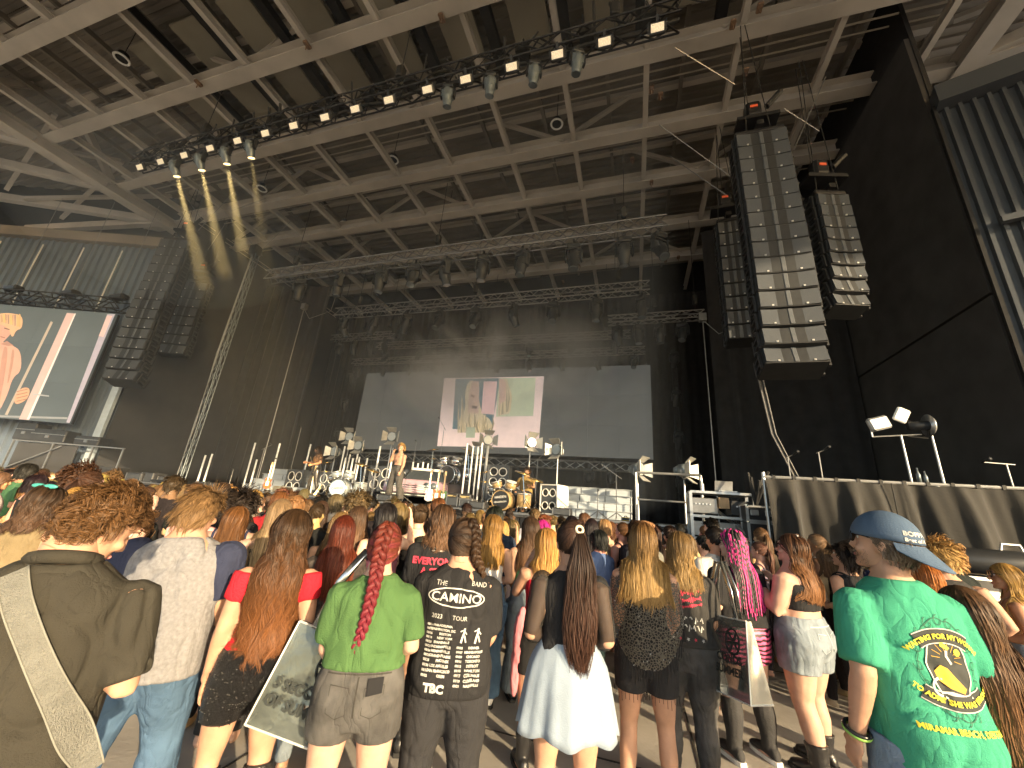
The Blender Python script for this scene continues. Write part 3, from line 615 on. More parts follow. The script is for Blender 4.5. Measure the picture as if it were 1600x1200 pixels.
poly_on(ls, 'picture', [S2(8, 540), S2(14, 545), S2(6, 600), S2(-2, 640), S2(-8, 636), S2(0, 590), S2(4, 556)], (.5, .27, .2), q - .02, .45); poly_on(ls, 'picture', [S2(20, 545), S2(24, 548), S2(20, 575), S2(14, 600), S2(12, 598), S2(17, 570)], (.48, .26, .19), q - .02, .45); poly_on(ls, 'picture', [S2(2, 538), S2(12, 533), S2(22, 540), S2(14, 541)], (.45, .24, .18), q - .02, .45)
for k in range(4):
    yy = 613 + 5 * k; poly_on(ls, 'picture', [S2(27, yy), S2(44, yy - 4), S2(44, yy - 5.4), S2(27, yy - 1.4)], (.4, .2, .13), q - .02, .4)
ta, tb = c2 - dW * SW2 / 2 + (0, 0, H2 + .4), c2 + dW * (SW2 / 2 + .3) + (0, 0, H2 + .4)
o = truss('screen_truss', 'black truss from which the side screen hangs', ta, tb, .5, .5, .5, .03, m_blackmetal)
for s in (.45, .72, .95): b = MB(); b.box((tb - ta) * s + (0, 0, .4), (.9, .35, .22), bev=.05); b.build('hoist', m_blackmetal, o); b = MB(); b.cyl((tb - ta) * s + (0, 0, .5), (tb - ta) * s + (0, 0, 5.5), .012, n=5); b.build('wire', m_dullalu, o)
# ================================================================ STAGE GEAR
m_chrome = M('chrome', (.75, .75, .74), .15, 1., var=.05)
m_tube = M('white_tube', (.82, .84, .86), .4, var=.04)
m_brass = M('cymbal_bronze', (.62, .42, .14), .25, .9, var=.15)
m_cabcloth = M('cab_cloth', (.075, .085, .10), .8, var=.2, scale=40)
m_cone = M('cone_black', (.02, .02, .022), .6)
m_wood = M('maple_shell', (.36, .25, .12), .35, var=.25, scale=6, stretch=(1, 1, 8), coat=.4)
m_redg = M('red_guitar', (.45, .07, .03), .3, coat=.6)
m_pink = M('pink_car_paint', (.55, .36, .44), .25, .15, var=.05, coat=.7)
m_glassdk = M('dark_glass', (.05, .06, .07), .06, .2)
m_case = M('case_laminate', (.03, .031, .034), .5, var=.3, scale=5)
def SX(px_, Y, py_=760): return atY(px_, py_, Y)[0]
def HZ(px_, py_, Y): return atY(px_, py_, Y)[2] - ZS
# light tubes
tm = None
for k, (bx, tx, ty, Y) in enumerate(((380, 400, 692, 12.2), (390, 402, 718, 12.0), (420, 437, 693, 12.3), (470, 484, 694, 13.4), (487, 499, 722, 11.9), (526, 537, 697, 13.2), (531, 540, 715, 13.), (537, 546, 710, 13.4), (543, 551, 716, 13.1), (549, 557, 707, 13.6), (553, 562, 714, 13.3), (566, 573, 716, 13.2), (583, 592, 697, 12.5), (605, 612, 700, 13.5), (723, 729, 693, 13.3), (733, 737, 697, 13.5), (741, 743, 698, 13.7), (747, 753, 692, 13.2), (757, 762, 697, 13.9), (640, 645, 722, 14.6), (648, 652, 724, 14.7), (656, 660, 722, 14.8), (664, 668, 724, 14.9))):
    x = SX(bx, Y); h = max(.5, HZ(tx, ty, Y)); o = empty('tube_light', (x, Y, ZS), 0, 'slim white upright light tube, %s along the backline from the light tower' % ORD[k], 'light tube', 'upright white light tubes on stage')
    b = MB(); b.cyl((0, 0, .06), (0, 0, h), .033, n=10); b.build('tube', m_tube, o, True)
    b = MB(); b.cyl((0, 0, 0), (0, 0, .06), .11, n=12); b.build('base', m_blackmetal, o)
# barn-door lamps on poles
b = MB(); b.cyl((0, .1, 0), (0, -.1, 0), .15, .17, 16); b.cyl((0, .22, 0), (0, .1, 0), .08, .14, 12); bl1 = b.mesh('lamp_body', m_fixg, True)
b = MB(); b.cyl((0, -.1, 0), (0, -.115, 0), .15, n=16); bl2 = b.mesh('lens', M('fresnel_lens', (.34, .36, .36), .3, .2, var=.2, scale=60))
b = MB()
bl3s = []
for a in range(4):
    q = a * math.pi / 2; c_, s_ = math.cos(q), math.sin(q)
    rot = np.array([[c_, 0, s_], [0, 1, 0], [-s_, 0, c_]])
    b = MB(); V = np.array([(-.13, -.1, .17), (.13, -.1, .17), (.19, -.26, .30), (-.19, -.26, .30)]); V = np.concatenate([V, V + (0, .012, .012)]) @ rot.T
    b.add(V, [(0, 1, 2, 3), (7, 6, 5, 4), (0, 4, 5, 1), (1, 5, 6, 2), (2, 6, 7, 3), (3, 7, 4, 0)]); bl3s.append(b.mesh('barn_door', M('barn_door_grey', (.42, .42, .4), .45, .5)))
b = MB(); b.tube([(-.19, 0, 0), (-.19, 0, -.14), (0, 0, -.24), (.19, 0, -.14), (.19, 0, 0)], .014, 6); bl4 = b.mesh('yoke', m_dullalu)
for k, (hx, hy, Y, yaw, near) in enumerate(((548, 683, 14.2, 8, 'behind the guitarist'), (525, 706, 13.6, -12, 'behind the left drum kit'), (562, 697, 13.8, 5, 'among the short tubes'), (614, 683, 14.0, 10, 'behind the singer'), (762, 688, 14.2, 28, 'above the tall speaker cabinet'), (829, 692, 14.0, 38, 'over the seated drummer'), (872, 703, 13.6, -25, 'above the white-sided cabinet'), (745, 705, 15.4, 15, 'beside the tall speaker cabinet'), (996, 733, 12.3, 60, 'on the handrail corner post'), (1068, 735, 12.2, 65, 'on the handrail far post'))):
    p = atY(hx, hy, Y); o = empty('barn_door_lamp', (p[0], Y, ZS), R(0), 'grey film lamp with open barn doors on a pole ' + near, 'stage light')
    h = p[2] - ZS; b = MB(); b.cyl((0, 0, .05), (0, 0, h - .22), .03, .022, 8); b.build('pole', m_alu, o)
    b = MB()
    b.cyl((0, 0, 0), (0, 0, .05), .26, .24, 16); b.build('base', m_blackmetal, o)
    hd = add('lamp_body', bl1, o); hd.location = (0, 0, h); hd.rotation_euler = (0, 0, R(yaw)); hd.scale = (1.15,) * 3
    add('lens', bl2, hd); add('yoke', bl4, hd)
    for q in bl3s: add('barn_door', q, hd)
# speaker cabinets
def cab(label, x, Y, w_, h_, d_, cols, rows, rz=0, side=None, z=ZS):
    o = empty('speaker_cabinet', (x, Y, z), rz, label, 'speaker'); t = .035
    b = MB(); b.box((0, d_ / 2 + .03, h_ / 2), (w_, d_, h_), bev=.02); b.build('shell', side or m_cabcloth, o)
    b = MB(); b.box((0, 0, h_ / 2), (w_ - 2 * t, .05, h_ - 2 * t)); b.build('baffle', m_cabcloth, o)
    for s in (-1, 1): b = MB(); b.box((s * (w_ / 2 - t / 2), -.01, h_ / 2), (t, .09, h_)); b.build('frame_side', m_white if side else m_spine, o)
    for z_ in (t / 2, h_ - t / 2): b = MB(); b.box((0, -.011, z_), (w_ - 2 * t - .004, .088, t)); b.build('frame_rail', m_white if side else m_spine, o)
    for i in range(cols):
        for k in range(rows):
            cx_, cz = (i + .5 - cols / 2) * (w_ - .12) / cols, .06 + (k + .5) * (h_ - .12) / rows; r0 = min((w_ - .12) / cols, (h_ - .12) / rows) * .42
            b = MB(); b.tube([(cx_, -.03, cz), (cx_, .02, cz), (cx_, .015, cz)], [r0 * .93, r0 * .35, .01], 18); sp_ = b.build('speaker_cone', m_cone, o, True)
            b = MB(); b.ring((cx_, -.03, cz), r0, .018, (0, 1, 0), 22, 6); b.build('rim', m_white, sp_, True)
    return o
cab('grey four-speaker cabinet beside the dark-haired guitarist', SX(458, 13.2), 13.2, 1.0, .95, .4, 2, 2, R(-8))
cab('grey four-speaker cabinet behind the light-headed drum kit', SX(510, 13.6), 13.6, .95, .95, .4, 2, 2, R(-5))
cab('grey four-speaker cabinet standing behind the singer', SX(592, 14.6), 14.6, 1.1, 1.05, .4, 2, 2, 0, None, ZS + .35)
cab('grey four-speaker cabinet partly hidden by the pink car', SX(634, 15.2), 15.2, 1.1, 1.05, .4, 2, 2, 0, None, ZS + .3)
cab('tall eight-speaker cabinet with pale edges behind the black drum head', SX(777, 13.3), 13.3, .78, 1.52, .4, 2, 4, R(4))
cab('four-speaker cabinet with a bright white side wall', SX(859, 12.7), 12.7, .66, .92, .62, 2, 2, R(-22), m_white)
cab('dark amplifier cabinet beside the tall eight-speaker cabinet', SX(806, 14.2), 14.2, .5, .95, .4, 1, 2, R(10))
for xx, YY, lb in ((585, 14.6, 'one'), (634, 15.2, 'two')):
    b = MB(); b.box((SX(xx, YY), YY + .25, ZS + .15), (1.5, .9, .29), bev=.02); tag(b.build('riser_box', m_blackmetal), 'low black riser box under the grey cabinet %s' % ('behind the singer' if lb == 'one' else 'beside the pink car'), 'box')
# drum kits
def drum(mb_shell, o, c, r, h, tilt=(0, 0), shell=None, head=None):
    a, b_, d = frame((math.sin(tilt[0]), math.sin(tilt[1]), math.cos(tilt[0]))); c = np.array(c, float)
    m = MB(); m.tube([c, c + d * h], r, 18); s = m.build('drum_shell', shell, o, True)
    m = MB(); m.cyl(c + d * h, c + d * (h + .01), r * .97, n=18); m.build('drum_head', head or m_white, s)
    for q in (.02, h - .02): m = MB(); m.ring(c + d * q, r, .015, d, 20, 5); m.build('hoop', m_chrome, s, True)
def stand(o, base, top, n=3):
    m = MB(); m.cyl(np.array(base) + (0, 0, .25), top, .014, n=6)
    m.build('stand_pole', m_chrome, o)
    for k in range(n):
        q = 2 * math.pi * k / n + .4; m = MB(); m.cyl(np.array(base) + (0, 0, .38), np.array(base) + (.28 * math.cos(q), .28 * math.sin(q), .01), .01, n=5); m.build('stand_leg', m_chrome, o)
def cymbal(o, base, c, r, tl=.3):
    stand(o, base, c); a, b_, d = frame((math.sin(tl), -.15, math.cos(tl))); c = np.array(c, float); m = MB(); m.tube([c, c + d * .012, c + d * .03], [r, r * .25, r * .08], 20); m.build('cymbal', m_brass, o, True)
def kit(label, x, Y, rz, shell, head, text, tcol, z=ZS, sc_=1., arc=False):
    o = empty('drum_kit', (x, Y, z), rz, label, 'drum kit'); o.scale = (sc_,) * 3
    m = MB(); m.tube([(0, -.22, .30), (0, .22, .30)], .29, 24); s = m.build('bass_drum', shell, o, True)
    m = MB(); m.cyl((0, -.222, .30), (0, -.232, .30), .27, n=24); m.build('drum_head', head, s)
    for y_ in (-.22, .22): m = MB(); m.ring((0, y_, .30), .29, .02, (0, 1, 0), 26, 6); m.build('hoop', m_chrome if shell is not m_wood else m_wood, s, True)
    for k, ln in enumerate(text):
        cu = bpy.data.curves.new('lettering', 'FONT'); cu.body = ln; cu.size = .40 / max(4, len(ln)) * 1.55; cu.align_x = 'CENTER'; cu.extrude = .001
        me = text_mesh(cu)
        me.name = 'lettering'; me.materials.clear(); me.materials.append(tcol); q = add('lettering', me, s); q.location = (0, -.236, .30 + (.06 if len(text) > 1 else -.04) - .13 * k); q.rotation_euler = (R(90), R(-8), 0)
    for q in (-1, 1): m = MB(); m.cyl((q * .2, -.15, .25), (q * .38, -.3, 0), .012, n=6); m.build('spur', m_chrome, s)
    drum(None, o, (-.2, -.02, .66), .16, .2, (-.25, -.2), shell); drum(None, o, (.2, -.02, .66), .17, .22, (.25, -.2), shell)
    drum(None, o, (.62, .15, .12), .22, .42, (0, 0), shell)
    for q in range(3): m = MB(); a = q * 2.1; m.cyl((.62 + .22 * math.cos(a), .15 + .22 * math.sin(a), .2), (.62 + .25 * math.cos(a), .15 + .25 * math.sin(a), 0), .01, n=5); m.build('drum_leg', m_chrome, o)
    drum(None, o, (-.5, .3, .55), .18, .14, (0, .1), m_chrome); stand(o, (-.5, .3, 0), (-.5, .3, .56))
    cymbal(o, (-.75, .05, 0), (-.72, .0, 1.12), .24, -.2); cymbal(o, (.75, -.1, 0), (.6, -.05, 1.15), .26, .25); cymbal(o, (-.85, .3, 0), (-.85, .3, .85), .18, 0); cymbal(o, (.95, .35, 0), (.9, .3, 1.0), .27, .3)
    m = MB(); m.cyl((0, .75, .05), (0, .75, .45), .03, n=6); m.cyl((0, .75, .45), (0, .75, .53), .18, n=14); m.build('stool', m_rubber, o)
kit('drum kit with a pale blue lettered bass drum head near the guitarist', SX(533, 11.7), 11.7, R(12), M('silver_sparkle', (.5, .55, .56), .3, .5), M('pale_head', (.52, .62, .64), .5), ['CAMINO'], M('ink_dark', (.08, .1, .11), .6), sc_=1.0)
kit('wooden drum kit with a black lettered bass drum head played by the seated drummer', SX(788, 11.7), 11.7, R(-4), m_wood, M('black_head', (.02, .02, .02), .4), ['HAIDEN', 'HENDERSON'], m_white, sc_=.98)
kit('chrome drum kit on a riser behind the pink car', SX(700, 15.2), 15.2, R(0), m_chrome, m_cone, ['*'], m_cone, z=ZS + .85, sc_=1.25)
b = MB(); b.box((SX(700, 15.2), 15.5, ZS + .42), (2.6, 2.2, .84), bev=.03); tag(b.build('drum_riser', m_blackmetal), 'black riser platform carrying the chrome drum kit', 'platform')
# mic stands
def mic(label, x, Y, h, boom=None, z=ZS):
    o = empty('microphone_stand', (x, Y, z), 0, label, 'stand')
    m = MB(); m.cyl((0, 0, .05), (0, 0, h), .012, n=6); m.build('pole', m_dullalu, o)
    for k in range(3): q = k * 2.1 + .5; m = MB(); m.cyl((0, 0, .2), (.3 * math.cos(q), .3 * math.sin(q), .01), .012, n=5); m.build('leg', m_dullalu, o)
    e = np.array((0, 0, h)) 
    if boom: e = np.array((boom[0], 0, h + boom[1])); m = MB(); m.cyl((-boom[0] * .35, 0, h - boom[1] * .35), e, .009, n=5); m.build('boom', m_dullalu, o)
    m = MB(); m.tube([e, e + (.02, -.1, .03), e + (.025, -.14, .04)], [.016, .02, .03], 8); m.build('microphone', m_fix, o, True)
for k, (bx, Y, tx, ty, bm, lb) in enumerate(((397, 12.6, 405, 700, (.35, .15), 'beside the leftmost light tubes'), (448, 13.8, 456, 668, None, 'tall, behind the grey cabinet'), (417, 12.0, 421, 722, (.2, .1), 'behind the red guitar'), (963, 12.2, 958, 742, (-.45, .3), 'in front of the pale steps'), (934, 11.6, 933, 768, None, 'short, before the pale steps'), (682, 16.0, 690, 668, (-.3, .4), 'over the chrome drum kit'), (640, 14.4, 646, 690, None, 'with a lamp behind the singer'), (838, 12.9, 845, 718, (.3, .3), 'beside the seated drummer'), (632, 11.3, 636, 748, None, 'next to the singer'))):
    mic('slim microphone stand ' + lb, SX(bx, Y), Y, max(.6, HZ(tx, ty, Y)), bm)
# guitars on stands
def guitar(label, x, Y, bodymat, rz=0, z=ZS, hold=None):
    o = empty('electric_guitar', (x, Y, z), rz, label, 'guitar')
    o.scale = (.8,) * 3
    if hold: o.rotation_euler = hold
    m = MB(); P = [(-.02, .12), (-.16, .17), (-.19, .3), (-.12, .42), (-.17, .52), (-.13, .6), (-.05, .54), (.05, .54), (.12, .58), (.15, .5), (.11, .41), (.18, .3), (.15, .16)]
    m.loft([[(a, -.02, c_) for a, c_ in P], [(a * 1.04, 0, c_) for a, c_ in P], [(a, .025, c_) for a, c_ in P]]); m.build('body', bodymat, o)
    m = MB(); m.box((0, -.03, .82), (.05, .025, .66)); m.build('neck', M('maple_neck', (.5, .36, .2), .4), o); m = MB(); m.box((.01, -.03, 1.23), (.085, .02, .17), taper=.8); m.build('headstock', M('maple_neck', (.5, .36, .2), .4), o)
    m = MB(); m.box((0, -.026, .36), (.14, .012, .2)); m.build('pickguard', m_white, o)
    m = MB()
    for k in range(5): m.cyl((-.02 + .01 * k, -.045, .22), (-.02 + .01 * k, -.045, 1.2), .002, n=4)
    m.build('string', m_chrome, o)
    if not hold:
        m = MB(); m.tube([(-.18, .1, 0), (-.06, .04, .2), (0, .05, .6), (.06, .04, .2), (.18, .1, 0)], .012, 5); m.build('stand', m_blackmetal, o)
    return o
guitar('red-orange electric guitar leaning on a stand beside the light tubes', SX(417, 11.6), 11.6, m_redg, R(8))
guitar('white electric guitar on a stand in front of the pink car', SX(672, 11.3), 11.3, m_white, R(-8))
guitar('brown sunburst guitar on a stand in front of the pink car', SX(684, 11.35), 11.35, M('sunburst', (.3, .12, .03), .3, coat=.5), R(5))
guitar('green-black guitar on a stand beside the brown guitar', SX(694, 11.6), 11.6, M('green_guitar', (.05, .12, .05), .3), R(14))
# pink vintage car front on stage
car = empty('pink_car', (SX(652, 13.2), 13.2, ZS), R(18), 'pink vintage car used as a stage prop behind the singer', 'car')
def crs(y, w_, z0, z1, r=.12): # rounded body section in x-z
    return [(-w_, y, z0), (-w_ * 1.02, y, z0 + (z1 - z0) * .4), (-w_, y, z1 - r), (-w_ + r, y, z1), (-w_ * .4, y, z1 + .03), (w_ * .4, y, z1 + .03), (w_ - r, y, z1), (w_, y, z1 - r), (w_ * 1.02, y, z0 + (z1 - z0) * .4), (w_, y, z0)]
m = MB(); m.loft([crs(-1.0, .92, .3, .70), crs(-.9, .96, .24, .76), crs(0, .98, .2, .82), crs(1.1, 1.0, .2, .86), crs(2.6, 1.0, .2, .86), crs(3.4, .95, .25, .82), crs(3.55, .9, .3, .75)]); m.build('body', m_pink, car, True)
m = MB(); V = [(-.8, 1.1, .86), (.8, 1.1, .86), (.66, 1.55, 1.3), (-.66, 1.55, 1.3), (-.8, 2.7, .86), (.8, 2.7, .86), (.66, 2.3, 1.32), (-.66, 2.3, 1.32)]
m.add(V, [(0, 1, 2, 3), (5, 4, 7, 6), (1, 5, 6, 2), (4, 0, 3, 7)]); m.build('window_glass', m_glassdk, car)
m = MB(); m.add([(x * 1.02, y, z) for x, y, z in [(-.66, 1.52, 1.3), (.66, 1.52, 1.3), (.66, 2.33, 1.32), (-.66, 2.33, 1.32), (-.6, 1.6, 1.4), (.6, 1.6, 1.4), (.6, 2.25, 1.4), (-.6, 2.25, 1.4)]], [(3, 2, 1, 0), (4, 5, 6, 7), (0, 1, 5, 4), (1, 2, 6, 5), (2, 3, 7, 6), (3, 0, 4, 7)]); m.build('roof', m_white, car)
for s in (-1, 1):
    m = MB(); m.bar((s * .8, 1.08, .86), (s * .67, 1.54, 1.31), .05, .05); m.build('pillar', m_chrome, car)
    m = MB(); m.loft([[(s * .9, 2.2, .8), (s * 1.0, 2.2, .8), (s * .96, 2.2, .95)], [(s * .88, 3.3, .8), (s * 1.0, 3.3, .8), (s * .95, 3.45, 1.28)], [(s * .88, 3.6, .75), (s * 1.0, 3.6, .75), (s * .95, 3.7, 1.2)]]); m.build('fin', m_pink, car)
    for q in (.52, .76): m = MB(); m.ell((s * q, -.99, .6), .1, .06, .1); hl = m.build('headlight', m_lens, car, True); m = MB(); m.ring((s * q, -1.0, .6), .11, .018, (0, 1, 0)); m.build('bezel', m_chrome, hl, True)
    for y_ in (-.1, 2.8):
        m = MB(); m.ring((s * .9, y_, .3), .23, .09, (1, 0, 0), 22, 8); wh = m.build('wheel', m_rubber, car, True); m = MB(); m.cyl((s * .9, y_, .3), (s * .97, y_, .3), .19, .15, 18); m.build('hubcap', m_chrome, wh)
for k in range(4): m = MB(); m.box((0, -1.02, .38 + .07 * k), (1.3, .05, .025)); m.build('grille_bar', m_chrome, car)
m = MB(); m.box((0, -1.06, .27), (1.95, .14, .14), bev=.05); m.build('bumper', m_chrome, car)
# amps, monitors, boxes on the stage floor
def boxy(name, label, cat, px_, Y, w_, d_, h_, mat, z=ZS, parts=True, front=None, rz=0):
    o = empty(name, (SX(px_, Y), Y, z), rz, label, cat); m = MB(); m.box((0, 0, h_ / 2), (w_, d_, h_), bev=min(.03, h_ / 6)); m.build('shell', mat, o)
    m = MB(); m.box((0, -d_ / 2 - .006, h_ * .5), (w_ * .86, .02, h_ * .7)); m.build('front_grille', front or m_grille, o)
    for s in (-1, 1): m = MB(); m.box((s * w_ * .46, -d_ / 2 - .008, h_ / 2), (.03, .03, h_ * .9)); m.build('corner', m_dullalu, o)
    m = MB(); m.tube([(-w_ * .15, 0, h_), (-w_ * .12, 0, h_ + .03), (w_ * .12, 0, h_ + .03), (w_ * .15, 0, h_)], .012, 6); m.build('handle', m_rubber, o)
    return o
amber = M('amber_cloth', (.42, .33, .16), .7)
boxy('guitar_amplifier', 'guitar amplifier with amber cloth beside the upright tubes', 'amplifier', 711, 12.2, .38, .26, .42, m_case, front=amber)
boxy('guitar_amplifier', 'guitar amplifier with amber cloth next to the tall speaker cabinet', 'amplifier', 731, 12.2, .38, .26, .42, m_case, front=amber)
boxy('floor_box', 'dark pedal box below the amber amplifier by the car', 'box', 712, 11.6, .4, .3, .3, m_case); boxy('floor_box', 'dark pedal box below the amber amplifier by the tall cabinet', 'box', 733, 11.6, .42, .3, .28, m_dullalu)
for k, (x_, Y_, lb) in enumerate(((443, 11.0, 'before the grey cabinet'), (608, 10.9, 'by the singer'), (880, 11.1, 'below the white-sided cabinet'), (750, 11.0, 'beside the black drum head'))):
    boxy('monitor_wedge', 'low black floor monitor ' + lb, 'speaker', x_, Y_, .5, .36, .2, m_case)
boxy('toolbox', 'small yellow box at the foot of the pale steps', 'box', 977, 11.2, .22, .14, .09, M('yellow_plastic', (.7, .45, .03), .5))
for k, (x_, Y_, w_, h_, lb) in enumerate(((215, 10.9, .9, .35, 'beside the light tower'), (236, 11.0, .7, .4, 'next to the red-lit desk'), (322, 11.2, .5, .22, 'below the twin tubes'), (345, 11.4, .45, .2, 'beside the tripod stand'), (262, 11.1, .6, .3, 'at the light tower base'))):
    boxy('equipment_case', 'black equipment case on the stage end ' + lb, 'case', x_, Y_, w_, .5, h_, m_case, z=ZS - .05)
for k, (bx, tx, ty) in enumerate(((306, 318, 711), (316, 328, 709))):
    x = SX(bx, 12); h = HZ(tx, ty, 12); o = empty('tube_light', (x, 12, ZS), 0, 'short white tube beside the light tower, %s of the pair from the tower' % ORD[k], 'light tube', 'twin tubes near the tower'); m = MB(); m.cyl((0, 0, .05), (0, 0, h), .035, n=8); m.build('tube', m_tube, o); m = MB(); m.cyl((0, 0, 0), (0, 0, .05), .12, n=10); m.build('base', m_blackmetal, o)
mic('slim tripod stand between the light tower and the steps', SX(357, 12.2), 12.2, .75)
# left wing: raised black platform with cases
lp = empty('wing_platform', (-20.6, 10.2, 0), FW, 'dark scaffold platform with rails below the side screen', 'platform')
for x0 in (-3.2, -1.6, 0, 1.2): m = MB(); m.box((x0, 0, 1.45), (.05, .05, 2.9)); m.build('post', m_dullalu, lp)
for z_ in (1.75, 2.9): m = MB(); m.box((-1.0, 0, z_), (4.5, .045, .045)); m.build('rail', m_dullalu, lp)
m = MB(); m.box((-1.0, .8, 1.2), (4.6, 1.5, .12)); m.build('deck', m_blackmetal, lp); m = MB(); m.box((-1.9, .1, 2.2), (2.4, .03, 1.3)); m.build('drape', m_curtain2, lp)
m = MB(); m.bar((-3.4, -.05, 1.6), (-1.2, -.05, 2.8), .04, .04); m.build('brace', m_dullalu, lp)
for k, (dx, w_, h_, zz, lb) in enumerate(((-2.2, 1.4, .5, 2.95, 'long'), (-.6, 1.0, .35, 2.95, 'low'), (-3.2, .8, .7, 2.95, 'tall'), (.6, .9, .9, 1.27, 'red-lit'))):
    q = np.array([-20.6, 10.2, 0]) + np.array([math.cos(FW) * dx - math.sin(FW) * .5, math.sin(FW) * dx + math.cos(FW) * .5, zz])
    o = empty('equipment_case', q, FW, '%s black equipment case on the scaffold platform below the side screen' % lb, 'case'); m = MB(); m.box((0, 0, h_ / 2), (w_, .6, h_), bev=.03); m.build('shell', m_case, o)
    m = MB(); m.box((0, -.31, h_ * .6), (w_ * .98, .02, .03)); m.build('lid_rail', m_dullalu, o); m = MB(); m.box((0, -.32, h_ * .4), (.14, .03, .1)); m.build('latch', m_red if False else m_dullalu, o)
# ---- right: handrail landing, rack, draped platform
hr = empty('handrail', (SX(994, 10.8), 10.8, ZS), 0, 'bare metal handrail at the end of the stage beside the pale steps', 'railing')
X0 = SX(994, 10.8); X1 = SX(1096, 10.8); zr = atY(992, 738, 10.8)[2] - ZS
for x_ in (0, (X1 - X0)): m = MB(); m.cyl((x_, 0, -1.5 if x_ else 0), (x_, 0, zr), .03, n=8); m.build('post', m_alu, hr)
m = MB(); m.cyl((.03, 0, zr), (X1 - X0, 0, zr), .03, n=8); m.build('top_rail', m_alu, hr); m = MB(); m.cyl((.03, 0, zr * .45), (X1 - X0 - .03, 0, zr * .45), .022, n=8); m.build('mid_rail', m_alu, hr)
m = MB(); m.cyl((X1 - X0, 0, zr * .55), (2.15, -1.6, -.15), .03, n=8); m.build('stair_rail', m_alu, hr)
def flight_case(label, x, Y, z, w_, d_, h_, rz=0):
    o = empty('flight_case', (x, Y, z), rz, label, 'case'); m = MB(); m.box((0, 0, h_ / 2), (w_, d_, h_ - .01)); m.build('panel_shell', m_case, o)
    for sx in (-1, 1):
        for sy in (-1, 1): m = MB(); m.box((sx * w_ / 2, sy * d_ / 2, h_ / 2), (.045, .045, h_)); m.build('corner_post', m_alu, o)
    for sy in (-1, 1):
        for z_ in (.015, h_ - .015): m = MB(); m.box((0, sy * d_ / 2, z_), (w_ - .05, .04, .035)); m.build('edge_rail', m_alu, o)
    for sx in (-.25, .25): m = MB(); m.box((sx * w_, -d_ / 2 - .012, h_ * .55), (.14, .03, .11), bev=.01); m.build('latch', m_alu, o)
    for sx in (-1, 1): m = MB(); m.ell((sx * w_ / 2, -d_ / 2, h_), .035, .035, .035, nu=8, nv=5); m.build('ball_corner', m_chrome, o)
    return o
XR0, XR1 = SX(1078, 9.6), SX(1176, 9.6)
rk = empty('equipment_rack', ((XR0 + XR1) / 2, 9.6, 0), 0, 'open aluminium rack of audio equipment with a laptop on top', 'rack'); Wk = XR1 - XR0; zt = atY(1120, 770, 9.6)[2]
for sx in (-1, 1):
    for sy in (0, .6): m = MB(); m.box((sx * Wk / 2, sy, zt / 2), (.06, .06, zt)); m.build('post', m_alu, rk)
for z_ in (zt, zt - .5, zt - .95): m = MB(); m.box((0, .3, z_), (Wk, .64, .05)); m.build('shelf', m_alu, rk)
for k, (dx, z_, w_, h_) in enumerate(((-.3, zt - .44, .55, .32), (.35, zt - .44, .5, .3), (-.1, zt - .9, .9, .3), (.45, zt - .92, .3, .38))):
    m = MB(); m.box((dx * Wk, .3, z_ + h_ / 2), (w_ * Wk / 1.2, .5, h_), bev=.01); un = m.build('rack_unit', m_case if k % 2 else m_dullalu, rk)
    m = MB()
    for q in range(5): m.cyl((dx * Wk + (q - 2) * .07, .04, z_ + h_ * .6), (dx * Wk + (q - 2) * .07, .02, z_ + h_ * .6), .016, n=8)
    m.build('knob', m_badge, un)
m = MB(); m.box((0.05, .2, zt - .2), (.2, .3, .22)); m.build('carton', M('cardboard', (.42, .29, .17), .8), rk)
lt = empty('laptop', ((XR0 + XR1) / 2 + .12, 9.7, zt + .03), R(185), 'silver laptop open on the equipment rack', 'laptop'); m = MB(); m.box((0, 0, .012), (.36, .25, .02)); m.build('keyboard_base', m_alu, lt); m = MB(); m.box((0, -.16, .13), (.36, .016, .24), np.array([[1, 0, 0], [0, .95, .3], [0, -.3, .95]])); m.build('lid', m_alu, lt)
bt = MB(); bt.tube([((XR0 + XR1) / 2 - .35, 9.7, zt + .03), ((XR0 + XR1) / 2 - .35, 9.7, zt + .17), ((XR0 + XR1) / 2 - .35, 9.7, zt + .2), ((XR0 + XR1) / 2 - .35, 9.7, zt + .24)], [.035, .035, .015, .015], 10); tag(bt.build('bottle', m_white), 'small white bottle standing on the equipment rack', 'bottle')
flight_case('black flight case with silver edges under the equipment rack', (XR0 + XR1) / 2 + .1, 9.2, 0.7, 1.0, .5, .62); flight_case('black flight case at the foot of the stage stairs', SX(1045, 9.8), 9.9, .8, .6, .5, .75)
flight_case('black flight case stacked at the corner of the draped platform', SX(1180, 9.2), 9.3, 1.0, .45, .5, .9); flight_case('squat flight case on top of the corner stack', SX(1182, 9.2), 9.3, 1.91, .5, .5, .3)
m = MB()
for q in range(7): a = rng.uniform(-1, 1, 3) * .18; m.tube([(0, 0, 0), a + (0, 0, .3), a * 1.4 + (0, 0, .45)], .03, 6)
o = m.build('coiled_cable', m_rubber); o.location = (SX(1180, 9.2), 9.3, 2.22); tag(o, 'tangle of black cable on the corner flight cases', 'cable')
